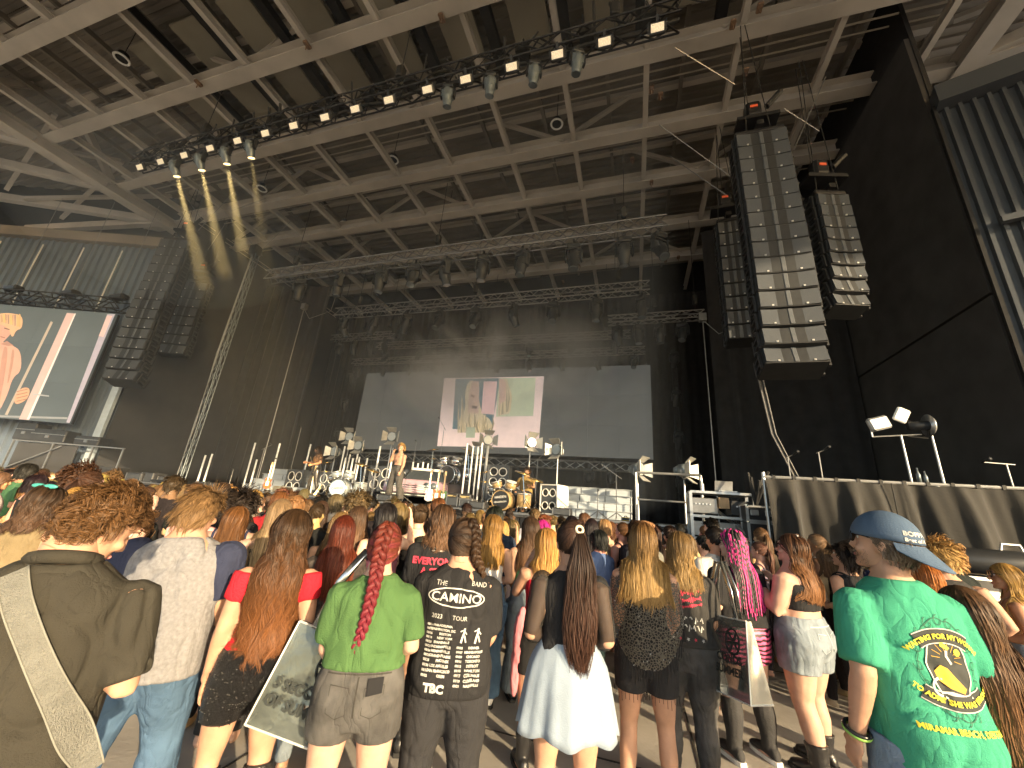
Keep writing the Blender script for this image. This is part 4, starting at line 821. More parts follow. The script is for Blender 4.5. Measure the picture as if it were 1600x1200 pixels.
# draped platform
YD = 8.0; xa, xb = atY(1193, 745, YD)[0], 7.0; zd = atY(1193, 745, YD)[2]
dp = empty('draped_platform', (xa, YD, 0), 0, 'raised platform wrapped in black cloth with a metal top rail', 'platform'); W = xb - xa
m = MB(); m.cyl((0, 0, zd), (W, 0, zd), .028, n=8); m.build('top_rail', m_alu, dp)
for x_ in np.linspace(0.0, W, 5): m = MB(); m.cyl((x_, .01, 0), (x_, .01, zd + (.08 if x_ == 0 else 0)), .028, n=8); m.build('post', m_alu, dp)
n = 260; rows = []
for z_, k in ((zd - .02, .3), (zd - .3, .7), (zd - .7, 1), (1.3, 1.2), (.9, 1.3), (.55, 1.35)):
    rows.append([(x_, -.05 - k * (.07 * math.sin(x_ * 5.2 + .6 * math.sin(x_ * 2.3) + z_ * .35) + .04 * math.sin(x_ * 13 + 2 * math.sin(x_ * 3) + z_ * 1.1) + .02 * math.sin(x_ * 29 + z_ * 3) + (0.2 * max(0, math.sin(x_ * 7.5 - z_ * .5)) ** 4 if x_ < 1.9 else 0)) - .1 * (k - .3), z_ - .02 * abs(math.sin(x_ * 5)) * (z_ > zd - .1)) for x_ in np.linspace(.0, W, n)])
m = MB(); m.loft(rows, cap=False, closed=False); m.build('cloth', M('black_cloth', (.019, .018, .0165), .9, var=.15, sheen=.3, bump=.2, bscale=30), dp, True)
for x_ in (1.75, 3.5): m = MB(); m.box((x_, -.13, zd - .75), (.012, .02, 1.45)); m.build('seam', m_rubber, dp)
m = MB(); m.box((W / 2, .8, ZS - .06), (W - .1, 1.5, .12)); m.build('deck', m_blackmetal, dp)
m = MB()
for x_ in np.linspace(.15, W - .1, 16): m.box((x_, 0, zd), (.05, .07, .07))
m.build('clip', m_rubber, dp)
for k, (bx, tx, ty, lb) in enumerate(((1424, 1411, 680, 'double'), (1474, 1455, 672, 'round'))):
    x0 = atY(bx, 752, 8.6)[0]; q = atY(tx, ty, 8.6); o = empty('lamp_stand', (x0, 8.6, ZS), 0, 'bright %s lamp on a stand above the draped platform' % ('double flag' if k == 0 else 'round dish'), 'stage light'); h = q[2] - ZS; dx = 0
    m = MB(); m.cyl((0, 0, .1), (dx, 0, h), .022, .016, 8); m.build('pole', m_alu, o)
    for a in range(3): m = MB(); m.cyl((0, 0, .45), (.4 * math.cos(a * 2.1), .4 * math.sin(a * 2.1), .01), .014, n=6); m.build('leg', m_alu, o)
    if k == 0:
        m = MB(); m.cyl((dx - .42, 0, h - .04), (dx + .3, 0, h + .02), .012, n=6); m.build('crossbar', m_alu, o)
        m = MB(); m.box((dx - .3, -.03, h + .2), (.32, .12, .24), np.array([[.96, 0, -.28], [0, 1, 0], [.28, 0, .96]]), bev=.03); m.build('lamp_head', m_alu, o)
        m = MB(); m.box((dx + .06, -.03, h + .36), (.2, .06, .26), np.array([[.88, 0, .47], [0, 1, 0], [-.47, 0, .88]]), bev=.02); m.build('reflector', m_white, o)
        m = MB(); m.tube([(dx + .1, 0, h + .3), (dx + .4, 0, h + .1), (dx + .38, 0, h - .05), (dx + .1, 0, h - .02)], .01, 5); m.build('cable', m_rubber, o)
        m = MB(); m.cyl((dx - .42, 0, h - .04), (dx - .42, 0, h + .3), .016, n=6); m.build('arm', m_alu, o)
    else:
        m = MB(); m.tube([(dx - .02, 0, h + .08), (dx + .02, 0, h + .08), (dx + .08, 0, h + .08)], [.2, .16, .05], 20); 
        m.build('dish', m_alu, o, True); m = MB(); m.tube([(dx + .02, 0, h + .08), (dx - .3, 0, h + .07)], [.09, .075], 12); m.build('lamp_head', m_fix, o, True)
for k, (bx, tx, ty, lb) in enumerate(((1235, 1228, 714, 'beside the cables'), (1285, 1283, 707, 'above the clipped cloth'))):
    mic('thin stand with a small clamp %s on the draped platform' % lb, atY(bx, 745, 8.5)[0], 8.5, atY(tx, ty, 8.5)[2] - ZS, (.1, .05))
mic('tilted black music stand at the end of the draped platform', atY(1583, 760, 8.5)[0], 8.5, atY(1570, 725, 8.5)[2] - ZS, (-.3, .02))
o = empty('bottle', (atY(1437, 752, 8.3)[0], 8.3, zd + .028), 0, 'two slim bottles standing on the draped platform rail shelf', 'bottle'); 
m = MB(); m.tube([(0, 0, 0), (0, 0, .16), (0, 0, .2), (0, 0, .27)], [.03, .03, .013, .012], 8); m.tube([(.09, 0, 0), (.09, 0, .13), (.09, 0, .16), (.09, 0, .22)], [.03, .03, .013, .012], 8); m.build('glass', m_fixg, o, True); m = MB(); m.box((.05, 0, -.015), (.3, .2, .03)); m.build('shelf', m_blackmetal, o)
# flight case with follow lamp near barrier, barrier
xc = atY(1560, 870, 6.2); fc = flight_case('long black flight case carrying a stage lamp beside the draped platform', xc[0] + .2, 6.4, 1.05, 1.7, .7, .4)
lampc = empty('follow_spot', (xc[0] + .2, 6.3, 1.46), 0, 'black cylindrical stage lamp lying on the long flight case', 'stage light'); m = MB(); m.tube([(-.65, 0, .15), (-.6, 0, .15), (.5, 0, .15), (.62, 0, .15)], [.1, .14, .15, .1], 14); m.build('lamp_body', m_fix, lampc, True)
m = MB(); m.tube([(-.1, 0, .28), (-.08, 0, .36), (.08, 0, .36), (.1, 0, .28)], .015, 6); m.build('handle', m_alu, lampc); m = MB(); m.cyl((-.66, 0, .15), (-.65, 0, .15), .09, n=12); m.build('lens', m_lens, lampc)
st = MB(); st.box((0, 0, .52), (2.4, .8, 1.04), bev=.02); o = st.build('cart', m_dullalu); o.location = (xc[0] + .4, 6.45, 0); tag(o, 'grey metal equipment cart beneath the long flight case', 'cart')
br = empty('crowd_barrier', (4.25, 5.6, 0), R(-18), 'perforated aluminium crowd barrier beside the draped platform', 'barrier')
m = MB(); m.box((0, 0, .62), (2.4, .02, .95)); m.build('panel', M('perforated_metal', (.42, .41, .39), .4, .7, var=.5, scale=60), br)
for x_ in (-1.2, 0, 1.2): m = MB(); m.box((x_, .03, .58), (.05, .05, 1.16)); m.build('post', m_alu, br)
m = MB(); m.cyl((-1.22, 0, 1.16), (1.22, 0, 1.16), .035, n=8); m.build('top_rail', m_alu, br)
for x_ in (-1.1, 1.1): m = MB(); m.bar((x_, .04, 1.0), (x_, .95, .03), .04, .04); m.build('brace', m_alu, br)
m = MB(); m.box((0, .3, .015), (2.4, 1.3, .02)); m.build('foot_plate', m_dullalu, br)
# ================================================================ PEOPLE
TZ = np.array([.74, .80, .86, .93, 1.00, 1.06, 1.12, 1.20, 1.27, 1.32, 1.36, 1.395, 1.43, 1.50])
TX = np.array([.135, .155, .172, .166, .143, .128, .132, .147, .155, .143, .108, .074, .054, .050])
TY = np.array([.085, .105, .122, .112, .098, .090, .093, .105, .103, .088, .074, .058, .050, .050])
TO = np.array([-.01, -.015, -.02, -.012, 0, .004, .004, .008, .004, -.006, -.012, -.014, -.008, .004])
MXm = np.array([.92, .92, .92, .95, 1.03, 1.12, 1.14, 1.13, 1.14, 1.17, 1.2, 1.15, 1.15, 1.15])
def sring(cx, cy, z, rx, ry, n=24, e=2.5):
    out = []
    for t in np.linspace(0, 2 * math.pi, n, endpoint=False):
        c_, s_ = math.cos(t), math.sin(t); out.append((cx + rx * math.copysign(abs(c_) ** (2 / e), c_), cy + ry * math.copysign(abs(s_) ** (2 / e), s_), z))
    return out
ARMS = {'down': ((.035, -.02, -.27), (.06, .03, -.51)), 'front': ((.05, -.04, -.265), (-.06, .17, -.30)), 'pocket': ((.09, -.08, -.26), (.05, .02, -.47)), 'low_front': ((.03, .02, -.275), (-.07, .15, -.43)),
        'up': ((.08, .10, -.2), (.02, .24, .02)), 'phone_high': ((.10, .16, -.06), (.08, .26, .2)), 'face': ((.04, .14, -.19), (-.07, .19, .05)), 'cross': ((.05, .0, -.25), (-.16, .17, -.22)), 'hold_up': ((.05, .06, -.25), (-.03, .24, -.08)), 'back_bent': ((.10, -.10, -.25), (.0, .06, -.36))}
class Person:
    def __init__(s, label, x, y, h=1.65, yaw=0, male=False, wx=1., dx=1., lean=(0, 0), skin=None, arms=('front', 'front'), head=(0, 0, 0), vox=.013, group=None, stance=.0, step=0., hip=1., root=None, z=0., hands=True, rise=(0, 0), limb=1.):
        s.h = h; s.k = h / 1.65; s.male = male; s.wx = wx; s.dx = dx; s.lean = lean; s.vox = vox; s.hip = hip; s.seed = (x * 7.3 + y * 3.1) % 50
        s.skin = skin or m_skin; s.root = root or empty('person', (x, y, z), R(yaw), label, 'person', group)
        tx = TX * (MXm if male else 1); s.tx = tx * wx * np.interp(TZ, [.74, .95, 1.1], [hip, hip, 1]); s.ty = TY * dx * (1.05 if male else 1)
        k = s.k; sx = (.192 if male else .158) * (1 + (wx - 1) * .7); s.limb = limb * (1.12 if male else 1) * (1 + (wx - 1) * .6); lr = s.limb
        s.sh = [np.array([sd * sx, -.01, 1.318]) for sd in (-1, 1)]; s.arm = []
        for i, sd in enumerate((-1, 1)):
            e, w_ = ARMS[arms[i]] if isinstance(arms[i], str) else arms[i]
            s.arm.append((s.sh[i], s.sh[i] + np.array([sd * e[0], e[1], e[2]]), s.sh[i] + np.array([sd * w_[0], w_[1], w_[2]])))
        hx = .088 * hip * (1 + (wx - 1) * .6); s.leg = []
        for i, sd in enumerate((-1, 1)):
            st = step * (1 if i else -1); s.leg.append([np.array([sd * hx, -.01, .84]), np.array([sd * (hx + .008 + stance * .5), .02 + st * .5, .46]), np.array([sd * (hx + .012 + stance), -.02 + st, .08])])
        s.tr = lr * (.9 + .1 * hip)
        # head frame
        yw, pt, rl = [R(a) for a in head]
        Rm = np.array(Matrix.Rotation(yw, 3, 'Z') @ Matrix.Rotation(pt, 3, 'X') @ Matrix.Rotation(rl, 3, 'Y'))
        s.Hr = Rm; nb = np.array([0, -.005, 1.445]); s.Hc = s.W1(nb + Rm @ np.array([0, .012, .098])); s.nb = nb
        s.bvhs = []
    def W1(s, p):
        p = np.array(p, float); d = max(p[2] - .85, 0); return np.array([p[0] + s.lean[0] * d, p[1] + s.lean[1] * d, p[2]]) * s.k
    def W(s, V):
        V = np.array(V, float); d = np.maximum(V[:, 2] - .85, 0); V = V.copy(); V[:, 0] += s.lean[0] * d; V[:, 1] += s.lean[1] * d; return V * s.k
    def T(s, z): return np.interp(z, TZ, s.tx), np.interp(z, TZ, s.ty), np.interp(z, TZ, TO)
    def torso(s, mb, z0, z1, grow=0., loose=0., n=14, zl=1.24, flare=0., tapers=True):
        rings = []; lx, ly, lo = s.T(zl)
        for z in np.linspace(z0, z1, n):
            rx, ry, yo = s.T(z)
            if loose and z < zl: f = loose * min(1, (zl - z) / .08); rx = max(rx, rx + (lx - rx) * f); ry = max(ry, ry + (ly - ry) * f)
            if flare: rx += flare * (z1 - z) / (z1 - z0); ry += flare * (z1 - z) / (z1 - z0)
            g_ = grow * np.interp(z, [1.27, 1.39], [1, .5]); rings.append(sring(0, yo, z, rx + g_, ry + g_))
        mb.loft(rings)
    def arm_path(s, i, f0, f1, n=7):
        a, e, w_ = s.arm[i]; pts = []
        for f in np.linspace(f0, f1, n):
            if f <= .5: p = a + (e - a) * f * 2
            else: p = e + (w_ - e) * (f - .5) * 2
            pts.append(p)
        return np.array(pts)
    def arm_r(s, f): return np.interp(f, [0, .12, .3, .5, .62, .85, 1], np.array([.058, .054, .048, .04, .042, .031, .026])) * s.limb
    def leg_path(s, i, f0, f1, n=9):
        a, e, w_ = s.leg[i]; pts = []
        for f in np.linspace(f0, f1, n):
            p = a + (e - a) * f * 2 if f <= .5 else e + (w_ - e) * (f - .5) * 2
            if f > .5: p = p + np.array([0, -.018 * math.sin((f - .5) * 2 * math.pi), 0])
            pts.append(p)
        return np.array(pts)
    def leg_r(s, f): return np.interp(f, [0, .15, .35, .5, .6, .72, .9, 1], np.array([.096, .09, .074, .056, .053, .056, .038, .036])) * s.tr
    def finish(s, mb, name, mat, vox=None, smooth=3, amp=0., freq=(9, 9, 5), bvh=True, attr=None):
        V, F = remesh(mb, vox or s.vox, smooth); V = wrinkle(V, F, amp, freq, s.seed); V = s.W(V)
        o = np_mesh(name, V, F, mat, True, s.root)
        if bvh: s.bvhs.append(bvh_of(V, F))
        return o, V, F
    def hand(s, mb, i, curl=.5):
        a, e, w_ = s.arm[i]; d = (w_ - e) / np.linalg.norm(w_ - e); sd = -1 if i == 0 else 1
        nrm = np.array([-sd * .9, .15, -.2]); nrm -= d * (nrm @ d); nrm /= np.linalg.norm(nrm); side = np.cross(d, nrm); 
        if side[1] < 0: side = -side
        pc = w_ + d * .045; Rm = np.array([side, nrm, d]).T; mb.ell(pc, .038, .016, .052, Rm, 10, 6); mb.tube([w_ - d * .03, w_ + d * .01], [.026, .026], 8)
        for j, (off, L) in enumerate(((.028, .07), (.0095, .08), (-.0095, .075), (-.027, .058))):
            p0 = w_ + d * .085 + side * off; q = [p0 - d * .01]; dd = d
            for f in range(3): ang = curl * (.5 + .4 * f); dd = d * math.cos(ang * (f + 1) * .7) + nrm * math.sin(ang * (f + 1) * .7); q.append(q[-1] + dd * L * (.45, .32, .25)[f])
            mb.tube(q, [.0095, .009, .0082, .007], 7)
        p0 = w_ + d * .025 + side * .03; mb.tube([p0, p0 + d * .025 + side * .018 + nrm * .01, p0 + d * .055 + side * .02 + nrm * .025], [.013, .011, .008], 7)
    def body(s, legs=True, arms=True, curl=.5, feet=True):
        mb = MB(); s.torso(mb, .775, 1.5, 0, n=18)
        for i in (0, 1):
            if legs:
                f = np.linspace(0, 1, 11); mb.tube(s.leg_path(i, 0, 1, 11), s.leg_r(f), 12)
                p = s.leg[i][2]; mb.ell(p + (0, .05, -.045), .042, .12, .035, None, 10, 6)
            f = np.linspace(0, 1, 11); mb.tube(s.arm_path(i, 0, 1, 11), s.arm_r(f), 10); mb.ell(s.sh[i] + (0, 0, -.022), .051 * s.limb, .05 * s.limb, .05 * s.limb)
        V, F = remesh(mb, s.vox, 3); V = s.W(V); parts = [(V, F)]
        hb = MB()
        for i in (0, 1): s.hand(hb, i, curl)
        V2, F2 = remesh(hb, .0065 if s.vox < .02 else .011, 1); parts.append((s.W(V2), F2))
        # head
        hm = MB(); rr = [(-.112, .076, .03, .022), (-.103, .09, -.005, .038), (-.08, .092, -.035, .053), (-.05, .088, -.062, .062), (-.015, .087, -.085, .069), (.02, .088, -.098, .074), (.05, .088, -.1, .075), (.075, .074, -.086, .064), (.095, .045, -.058, .042), (.108, .01, -.025, .014)]
        hm.loft([sring(0, (a + b) / 2, z, w_, (a - b) / 2, 22, 2.25) for z, a, b, w_ in rr])
        hm.tube([(0, .086, .02), (0, .1, -.005), (0, .112, -.03), (0, .1, -.038)], [.008, .011, .014, .011], 8)
        hm.ell((0, .088, -.06), .022, .012, .009); hm.ell((0, .086, -.072), .019, .012, .01); hm.ell((0, .085, .035), .055, .014, .014); hm.ell((0, .082, -.1), .025, .016, .016)
        for sd in (-1, 1): hm.ell((sd * .077, -.012, -.012), .012, .024, .034, np.array(Matrix.Rotation(sd * .35, 3, 'Z')), 10, 6); hm.ell((sd * .045, .068, -.035), .022, .02, .02)
        hm.tube([(0, -.02, -.04), (0, -.03, -.13)], [.056, .055], 12)
        hv = .0062 if s.vox < .02 else .012
        V3, F3 = remesh(hm, hv, 2); V3 = (s.Hr @ (V3 * s.k).T).T + s.Hc; s.headbvh = bvh_of(V3, F3); parts.append((V3, F3))
        nk = MB(); c = s.Hc / s.k; c0 = c + s.Hr @ np.array([0, -.03, -.07]); nk.tube([s.W1((0, -.012, 1.36)) / s.k, s.W1((0, -.006, 1.43)) / s.k, c0], np.array([.066, .054, .052]) * (1.13 if s.male else 1), 14); parts.append((np.array(nk.V) * s.k, nk.F))
        AV, AF, o = [], [], 0
        for V_, F_ in parts: AV.append(np.asarray(V_)); AF += [tuple(int(i) + o for i in f) for f in F_]; o += len(V_)
        ob = np_mesh('body', np.concatenate(AV), AF, s.skin, True, s.root); s.bvhs.append(bvh_of(parts[0][0], parts[0][1])); s.body_ob = ob
        return ob
    def face(s, brow=None, lip=True):
        for sd in (-1, 1):
            p = s.Hc + s.Hr @ (np.array([sd * .031, .0735, .013]) * s.k); m = MB(); m.ell(p, .0125, .0125, .0125); e = m.build('eye', m_eye, s.root, True)
            p2 = s.Hc + s.Hr @ (np.array([sd * .031, .0835, .013]) * s.k); m = MB(); m.ell(p2, .006, .0045, .006, s.Hr); m.build('iris', m_iris, e, True)
            m = MB(); q = [s.Hc + s.Hr @ (np.array(v) * s.k) for v in ((sd * .015, .098, .034), (sd * .032, .097, .041), (sd * .05, .085, .036))]; m.tube(q, [.004, .005, .002], 6); m.build('eyebrow', brow or m_brow, s.root, True)
        m = MB(); q = s.Hc + s.Hr @ (np.array([0, .0975, -.066]) * s.k); m.ell(q, .021 * s.k, .006, .009, s.Hr); m.build('lips', m_lip, s.root, True)
    # ---- garments
    def tee(s, mat, hem=.78, loose=.9, sleeve=.33, name='t_shirt', amp=.006, grow=.016, flare=.022, neck=1.405, smat=None, freq=(9, 9, 5), sflare=1.5):
        mb = MB(); s.torso(mb, hem, neck, grow, loose, 18, flare=flare)
        f = np.linspace(0, sleeve, 6)
        for i in (0, 1):
            r = s.arm_r(f) * np.linspace(1.12, 1 + (sflare - 1) * .75, 6) + .005; mb.tube(s.arm_path(i, 0, sleeve, 6), r, 12); mb.ell(s.sh[i] + (0, 0, -.024 if neck > 1.36 else -.05), .068 * s.limb, .065 * s.limb, .064 * s.limb)
        o, V, F = s.finish(mb, name, mat, None, 10, amp, freq)
        if smat:
            for i in (0, 1):
                m2 = MB(); m2.tube(s.arm_path(i, .02, sleeve + .01, 6), s.arm_r(f) * np.linspace(1.2, 1 + (sflare - 1) * .75 + .06, 6) + .008, 12); m2.ell(s.sh[i] + (0, 0, -.012), .076 * s.limb, .072 * s.limb, .069 * s.limb); s.finish(m2, 'sleeve', smat, None, 3, amp, freq)
        s.shirt = (V, F, bvh_of(V, F)); s.shirt_ob = o; return o
    def top(s, mat, z0, z1, name='top', grow=.008, loose=0., amp=.003, straps=None, neck=None):
        mb = MB(); s.torso(mb, z0, z1, grow, loose, 14)
        o, V, F = s.finish(mb, name, mat, None, 2, amp)
        s.shirt = (V, F, bvh_of(V, F)); s.shirt_ob = o
        if straps:
            for sd in (-1, 1):
                pts = []
                for t in np.linspace(0, 1, 12):
                    ang = math.pi * t; y_ = -math.cos(ang) * .1; z_ = z1 - .02 + math.sin(ang) * (1.375 - z1 + .02); pts.append((sd * straps[0] * s.wx, y_ * s.dx, z_))
                V_ = []
                for p in pts:
                    q = Vector(s.W1(p)); best = None
                    for bv in s.bvhs:
                        loc, nr, idx, dd = bv.find_nearest(q)
                        if loc is not None and (best is None or dd < best[2]): best = (loc, nr, dd)
                    V_.append(np.array(best[0] + best[1] * .006))
                m = MB(); m.tube(V_, straps[1], 8, flat=.35); m.build('strap', mat, s.root, True)
        return o
    def shorts(s, mat, zt=1.02, f=.32, name='shorts', grow=.012, lg=1.12, amp=.004, flare=0.):
        mb = MB(); s.torso(mb, .735, zt, grow, 0, 10); ff = np.linspace(0, f, 5)
        for i in (0, 1): mb.tube(s.leg_path(i, 0, f, 5), s.leg_r(ff) * np.linspace(lg, lg + flare, 5) + .006, 14)
        return s.finish(mb, name, mat, None, 3, amp)[0]
    def pants(s, mat, zt=1.03, name='trousers', grow=.012, lg=1.12, amp=.006, bell=0., f1=1.0):
        mb = MB(); s.torso(mb, .735, zt, grow, 0, 10); ff = np.linspace(0, f1, 12)
        for i in (0, 1): mb.tube(s.leg_path(i, 0, f1, 12), s.leg_r(ff) * lg + .008 + bell * np.clip(ff - .45, 0, 1) ** 1.0, 14)
        return s.finish(mb, name, mat, None, 3, amp, (8, 8, 9))[0]
    def skirt(s, mat, zt=1.03, zb=.66, flare=.12, name='skirt', folds=9, amp=.02):
        rows = []; n = 96
        for z in np.linspace(zt, zb, 12):
            t = (zt - z) / (zt - zb); rx, ry, yo = s.T(max(z, .86)); rx, ry = rx + .014 + flare * t, ry + .014 + flare * t * .9
            rows.append([((rx + amp * t * (math.sin(folds * a + 1.3 * math.sin(2 * a)) + .4 * math.sin(2.3 * folds * a))) * math.cos(a), yo + (ry + amp * t * (math.sin(folds * a + 1.3 * math.sin(2 * a)) + .4 * math.sin(2.3 * folds * a))) * math.sin(a), z - .012 * t * math.sin(folds * a)) for a in np.linspace(0, 2 * math.pi, n, endpoint=False)])
        inner = [[(x * .975, y * .975, z) for x, y, z in r_] for r_ in rows[::-1]]
        mb = MB(); mb.loft(rows + inner, cap=False); V = s.W(mb.V); return np_mesh(name, V, mb.F, mat, True, s.root)
    def shoes(s, mat, kind='shoe', top=.42, sole=None, name=None):
        for i in (0, 1):
            p = s.leg[i][2]; mb = MB(); g = .006
            mb.loft([sring(p[0], p[1] - .065, .045, .03, .03 * .5, 14), sring(p[0], p[1] - .04, .05, .042, .03, 14)], True)
            rings = []
            for y_, w_, hh in ((-.085, .02, .05), (-.07, .034, .08), (-.03, .041, .1), (.03, .042, .09), (.09, .047, .07), (.15, .045, .055), (.19, .03, .04), (.2, .012, .02)):
                rings.append([(p[0] + w_ * math.cos(t), p[1] + y_, max(.018, .018 + hh * (.5 + .5 * math.sin(t)) )) for t in np.linspace(0, 2 * math.pi, 14, endpoint=False)])
            mb = MB(); mb.loft(rings)
            if kind == 'boot':
                q = s.leg_path(i, max(.5, 1 - (top - .08) / .76), 1.0, 7); f = np.linspace(max(.5, 1 - (top - .08) / .76), 1, 7); mb.tube(q, s.leg_r(f) * 1.12 + .009, 14)
            V, F = remesh(mb, .009 if s.vox < .02 else .02, 2); V = wrinkle(V, F, .002 if kind == 'boot' else 0, (14, 14, 14)); o = np_mesh(name or kind, s.W(V), F, mat, True, s.root)
            sm = MB(); ring0 = [(p[0] + w_ * sg, p[1] + y_) for sg, seq in ((1, 1), (-1, -1)) for y_, w_ in ((((-.09, .025), (-.05, .04), (.03, .043), (.1, .05), (.17, .043), (.21, .015))) if seq > 0 else ((.21, .015), (.17, .043), (.1, .05), (.03, .043), (-.05, .04), (-.09, .025)))]
            sm.loft([[(a, b, .0) for a, b in ring0], [(a, b, .028) for a, b in ring0]]); np_mesh('sole', s.W(sm.V), sm.F, sole or m_rubber, False, o)
    # ---- lettering projected on the shirt
    def onshirt(s, V2, F2, mat, name='print', off=.003, side=-1, parent=None, bv=None):
        bv = bv or s.shirt[2]; out = []; keep = True
        for x, z in V2:
            loc, nr, idx, dd = bv.ray_cast(Vector((x, side * 1.5, z)), Vector((0, -side, 0)))
            if loc is None: loc, nr, idx, dd = bv.find_nearest(Vector((x, side * .15, z)))
            out.append(np.array(loc) + np.array([0, side * off, 0]))
        return np_mesh(name, out, F2, mat, True, parent or s.shirt_ob)
    def text(s, body, x, z, size, mat, rot=0., arc=0., bold=0., off=.0035, name='lettering', sx=1.):
        cu = bpy.data.curves.new('t', 'FONT'); cu.body = body; cu.size = size; cu.align_x = 'CENTER'; cu.offset = bold; cu.resolution_u = 2
        me = text_mesh(cu)
        bm = bmesh.new(); bm.from_mesh(me)
        if len(bm.verts) == 0: return
        xs = [v.co.x for v in bm.verts]
        for c_ in np.arange(min(xs), max(xs), .018): 
            g_ = bm.verts[:] + bm.edges[:] + bm.faces[:]; bmesh.ops.bisect_plane(bm, geom=g_, plane_co=(c_, 0, 0), plane_no=(1, 0, 0))
        V2 = []
        for v in bm.verts:
            a, b = v.co.x * sx, v.co.y
            if arc: th = a / arc; a, b = (arc + b) * math.sin(th), (arc + b) * math.cos(th) - arc
            V2.append((x + a * math.cos(rot) - b * math.sin(rot), z + a * math.sin(rot) + b * math.cos(rot)))
        F2 = [tuple(v.index for v in f.verts) for f in bm.faces]; bm.free(); bpy.data.meshes.remove(me)
        return s.onshirt(V2, F2, mat, name, off)
    def patch(s, pts, mat, off=.003, name='print', cx=None, n=4):
        P = np.array(pts); c = P.mean(0) if cx is None else np.array(cx); k = len(P); V2 = [c]; F2 = []
        for r_ in range(1, n + 1): V2 += [c + (p - c) * r_ / n for p in P]
        for i in range(k): F2.append((0, 1 + i, 1 + (i + 1) % k))
        for r_ in range(1, n):
            for i in range(k): a = 1 + (r_ - 1) * k; F2.append((a + i, a + (i + 1) % k, a + k + (i + 1) % k, a + k + i)); 
        F2 = [f[::-1] if len(f) == 4 else f for f in F2]
        return s.onshirt(V2, F2, mat, name, off)
    def band(s, pts, w_, mat, off=.004, name='print', closed=False):
        P = np.array(pts, float)
        if closed: P = np.vstack([P, P[:1]])
        T_ = np.gradient(P, axis=0); T_ /= np.linalg.norm(T_, axis=1, keepdims=True) + 1e-9; N_ = np.stack([-T_[:, 1], T_[:, 0]], 1); V2 = np.vstack([P + N_ * w_ / 2, P - N_ * w_ / 2]); n = len(P)
        return s.onshirt(V2, [(i, i + 1, n + i + 1, n + i) for i in range(n - 1)], mat, name, off)
# ---------------------------------------------------------------- hair
def strands(P, width, origin, taper=True, kind=None):
    N, Mn, _ = P.shape; T_ = np.gradient(P, axis=1); T_ /= np.linalg.norm(T_, axis=2, keepdims=True) + 1e-9
    O_ = P - origin; O_[:, :, 2] = np.where(P[:, :, 2] < origin[2], 0, O_[:, :, 2]); O_ /= np.linalg.norm(O_, axis=2, keepdims=True) + 1e-9
    O_ = O_ + rng.normal(0, .35, (N, 1, 3)); S_ = np.cross(T_, O_); S_ /= np.linalg.norm(S_, axis=2, keepdims=True) + 1e-9
    w_ = np.broadcast_to(np.asarray(width), (N,))[:, None, None] * (np.interp(np.linspace(0, 1, Mn), [0, .1, .7, 1], [.7, 1, 1, .25]) if taper else np.ones(Mn))[None, :, None] / 2
    V = np.stack([P - S_ * w_, P + S_ * w_], 2).reshape(-1, 3); base = (np.arange(N)[:, None] * Mn + np.arange(Mn - 1)[None]) * 2; base = base.ravel()
    F = np.stack([base, base + 1, base + 3, base + 2], 1); al = np.repeat(np.tile(np.linspace(0, 1, Mn), N), 2); return V, F, al
def scalp_ok(d, line=.5, nape=-.62):
    x, y, z = d[:, 0], d[:, 1], d[:, 2]; lim = np.interp(y, [-1, -.3, .1, .35, 1], [nape, nape + .12, -.12, .25, line]); return z > lim
def roots(n, line=.5, nape=-.62):
    out = np.zeros((0, 3))
    while len(out) < n: d = rng.normal(size=(n * 3, 3)); d /= np.linalg.norm(d, axis=1, keepdims=True); out = np.vstack([out, d[scalp_ok(d, line, nape)]])
    return out[:n]
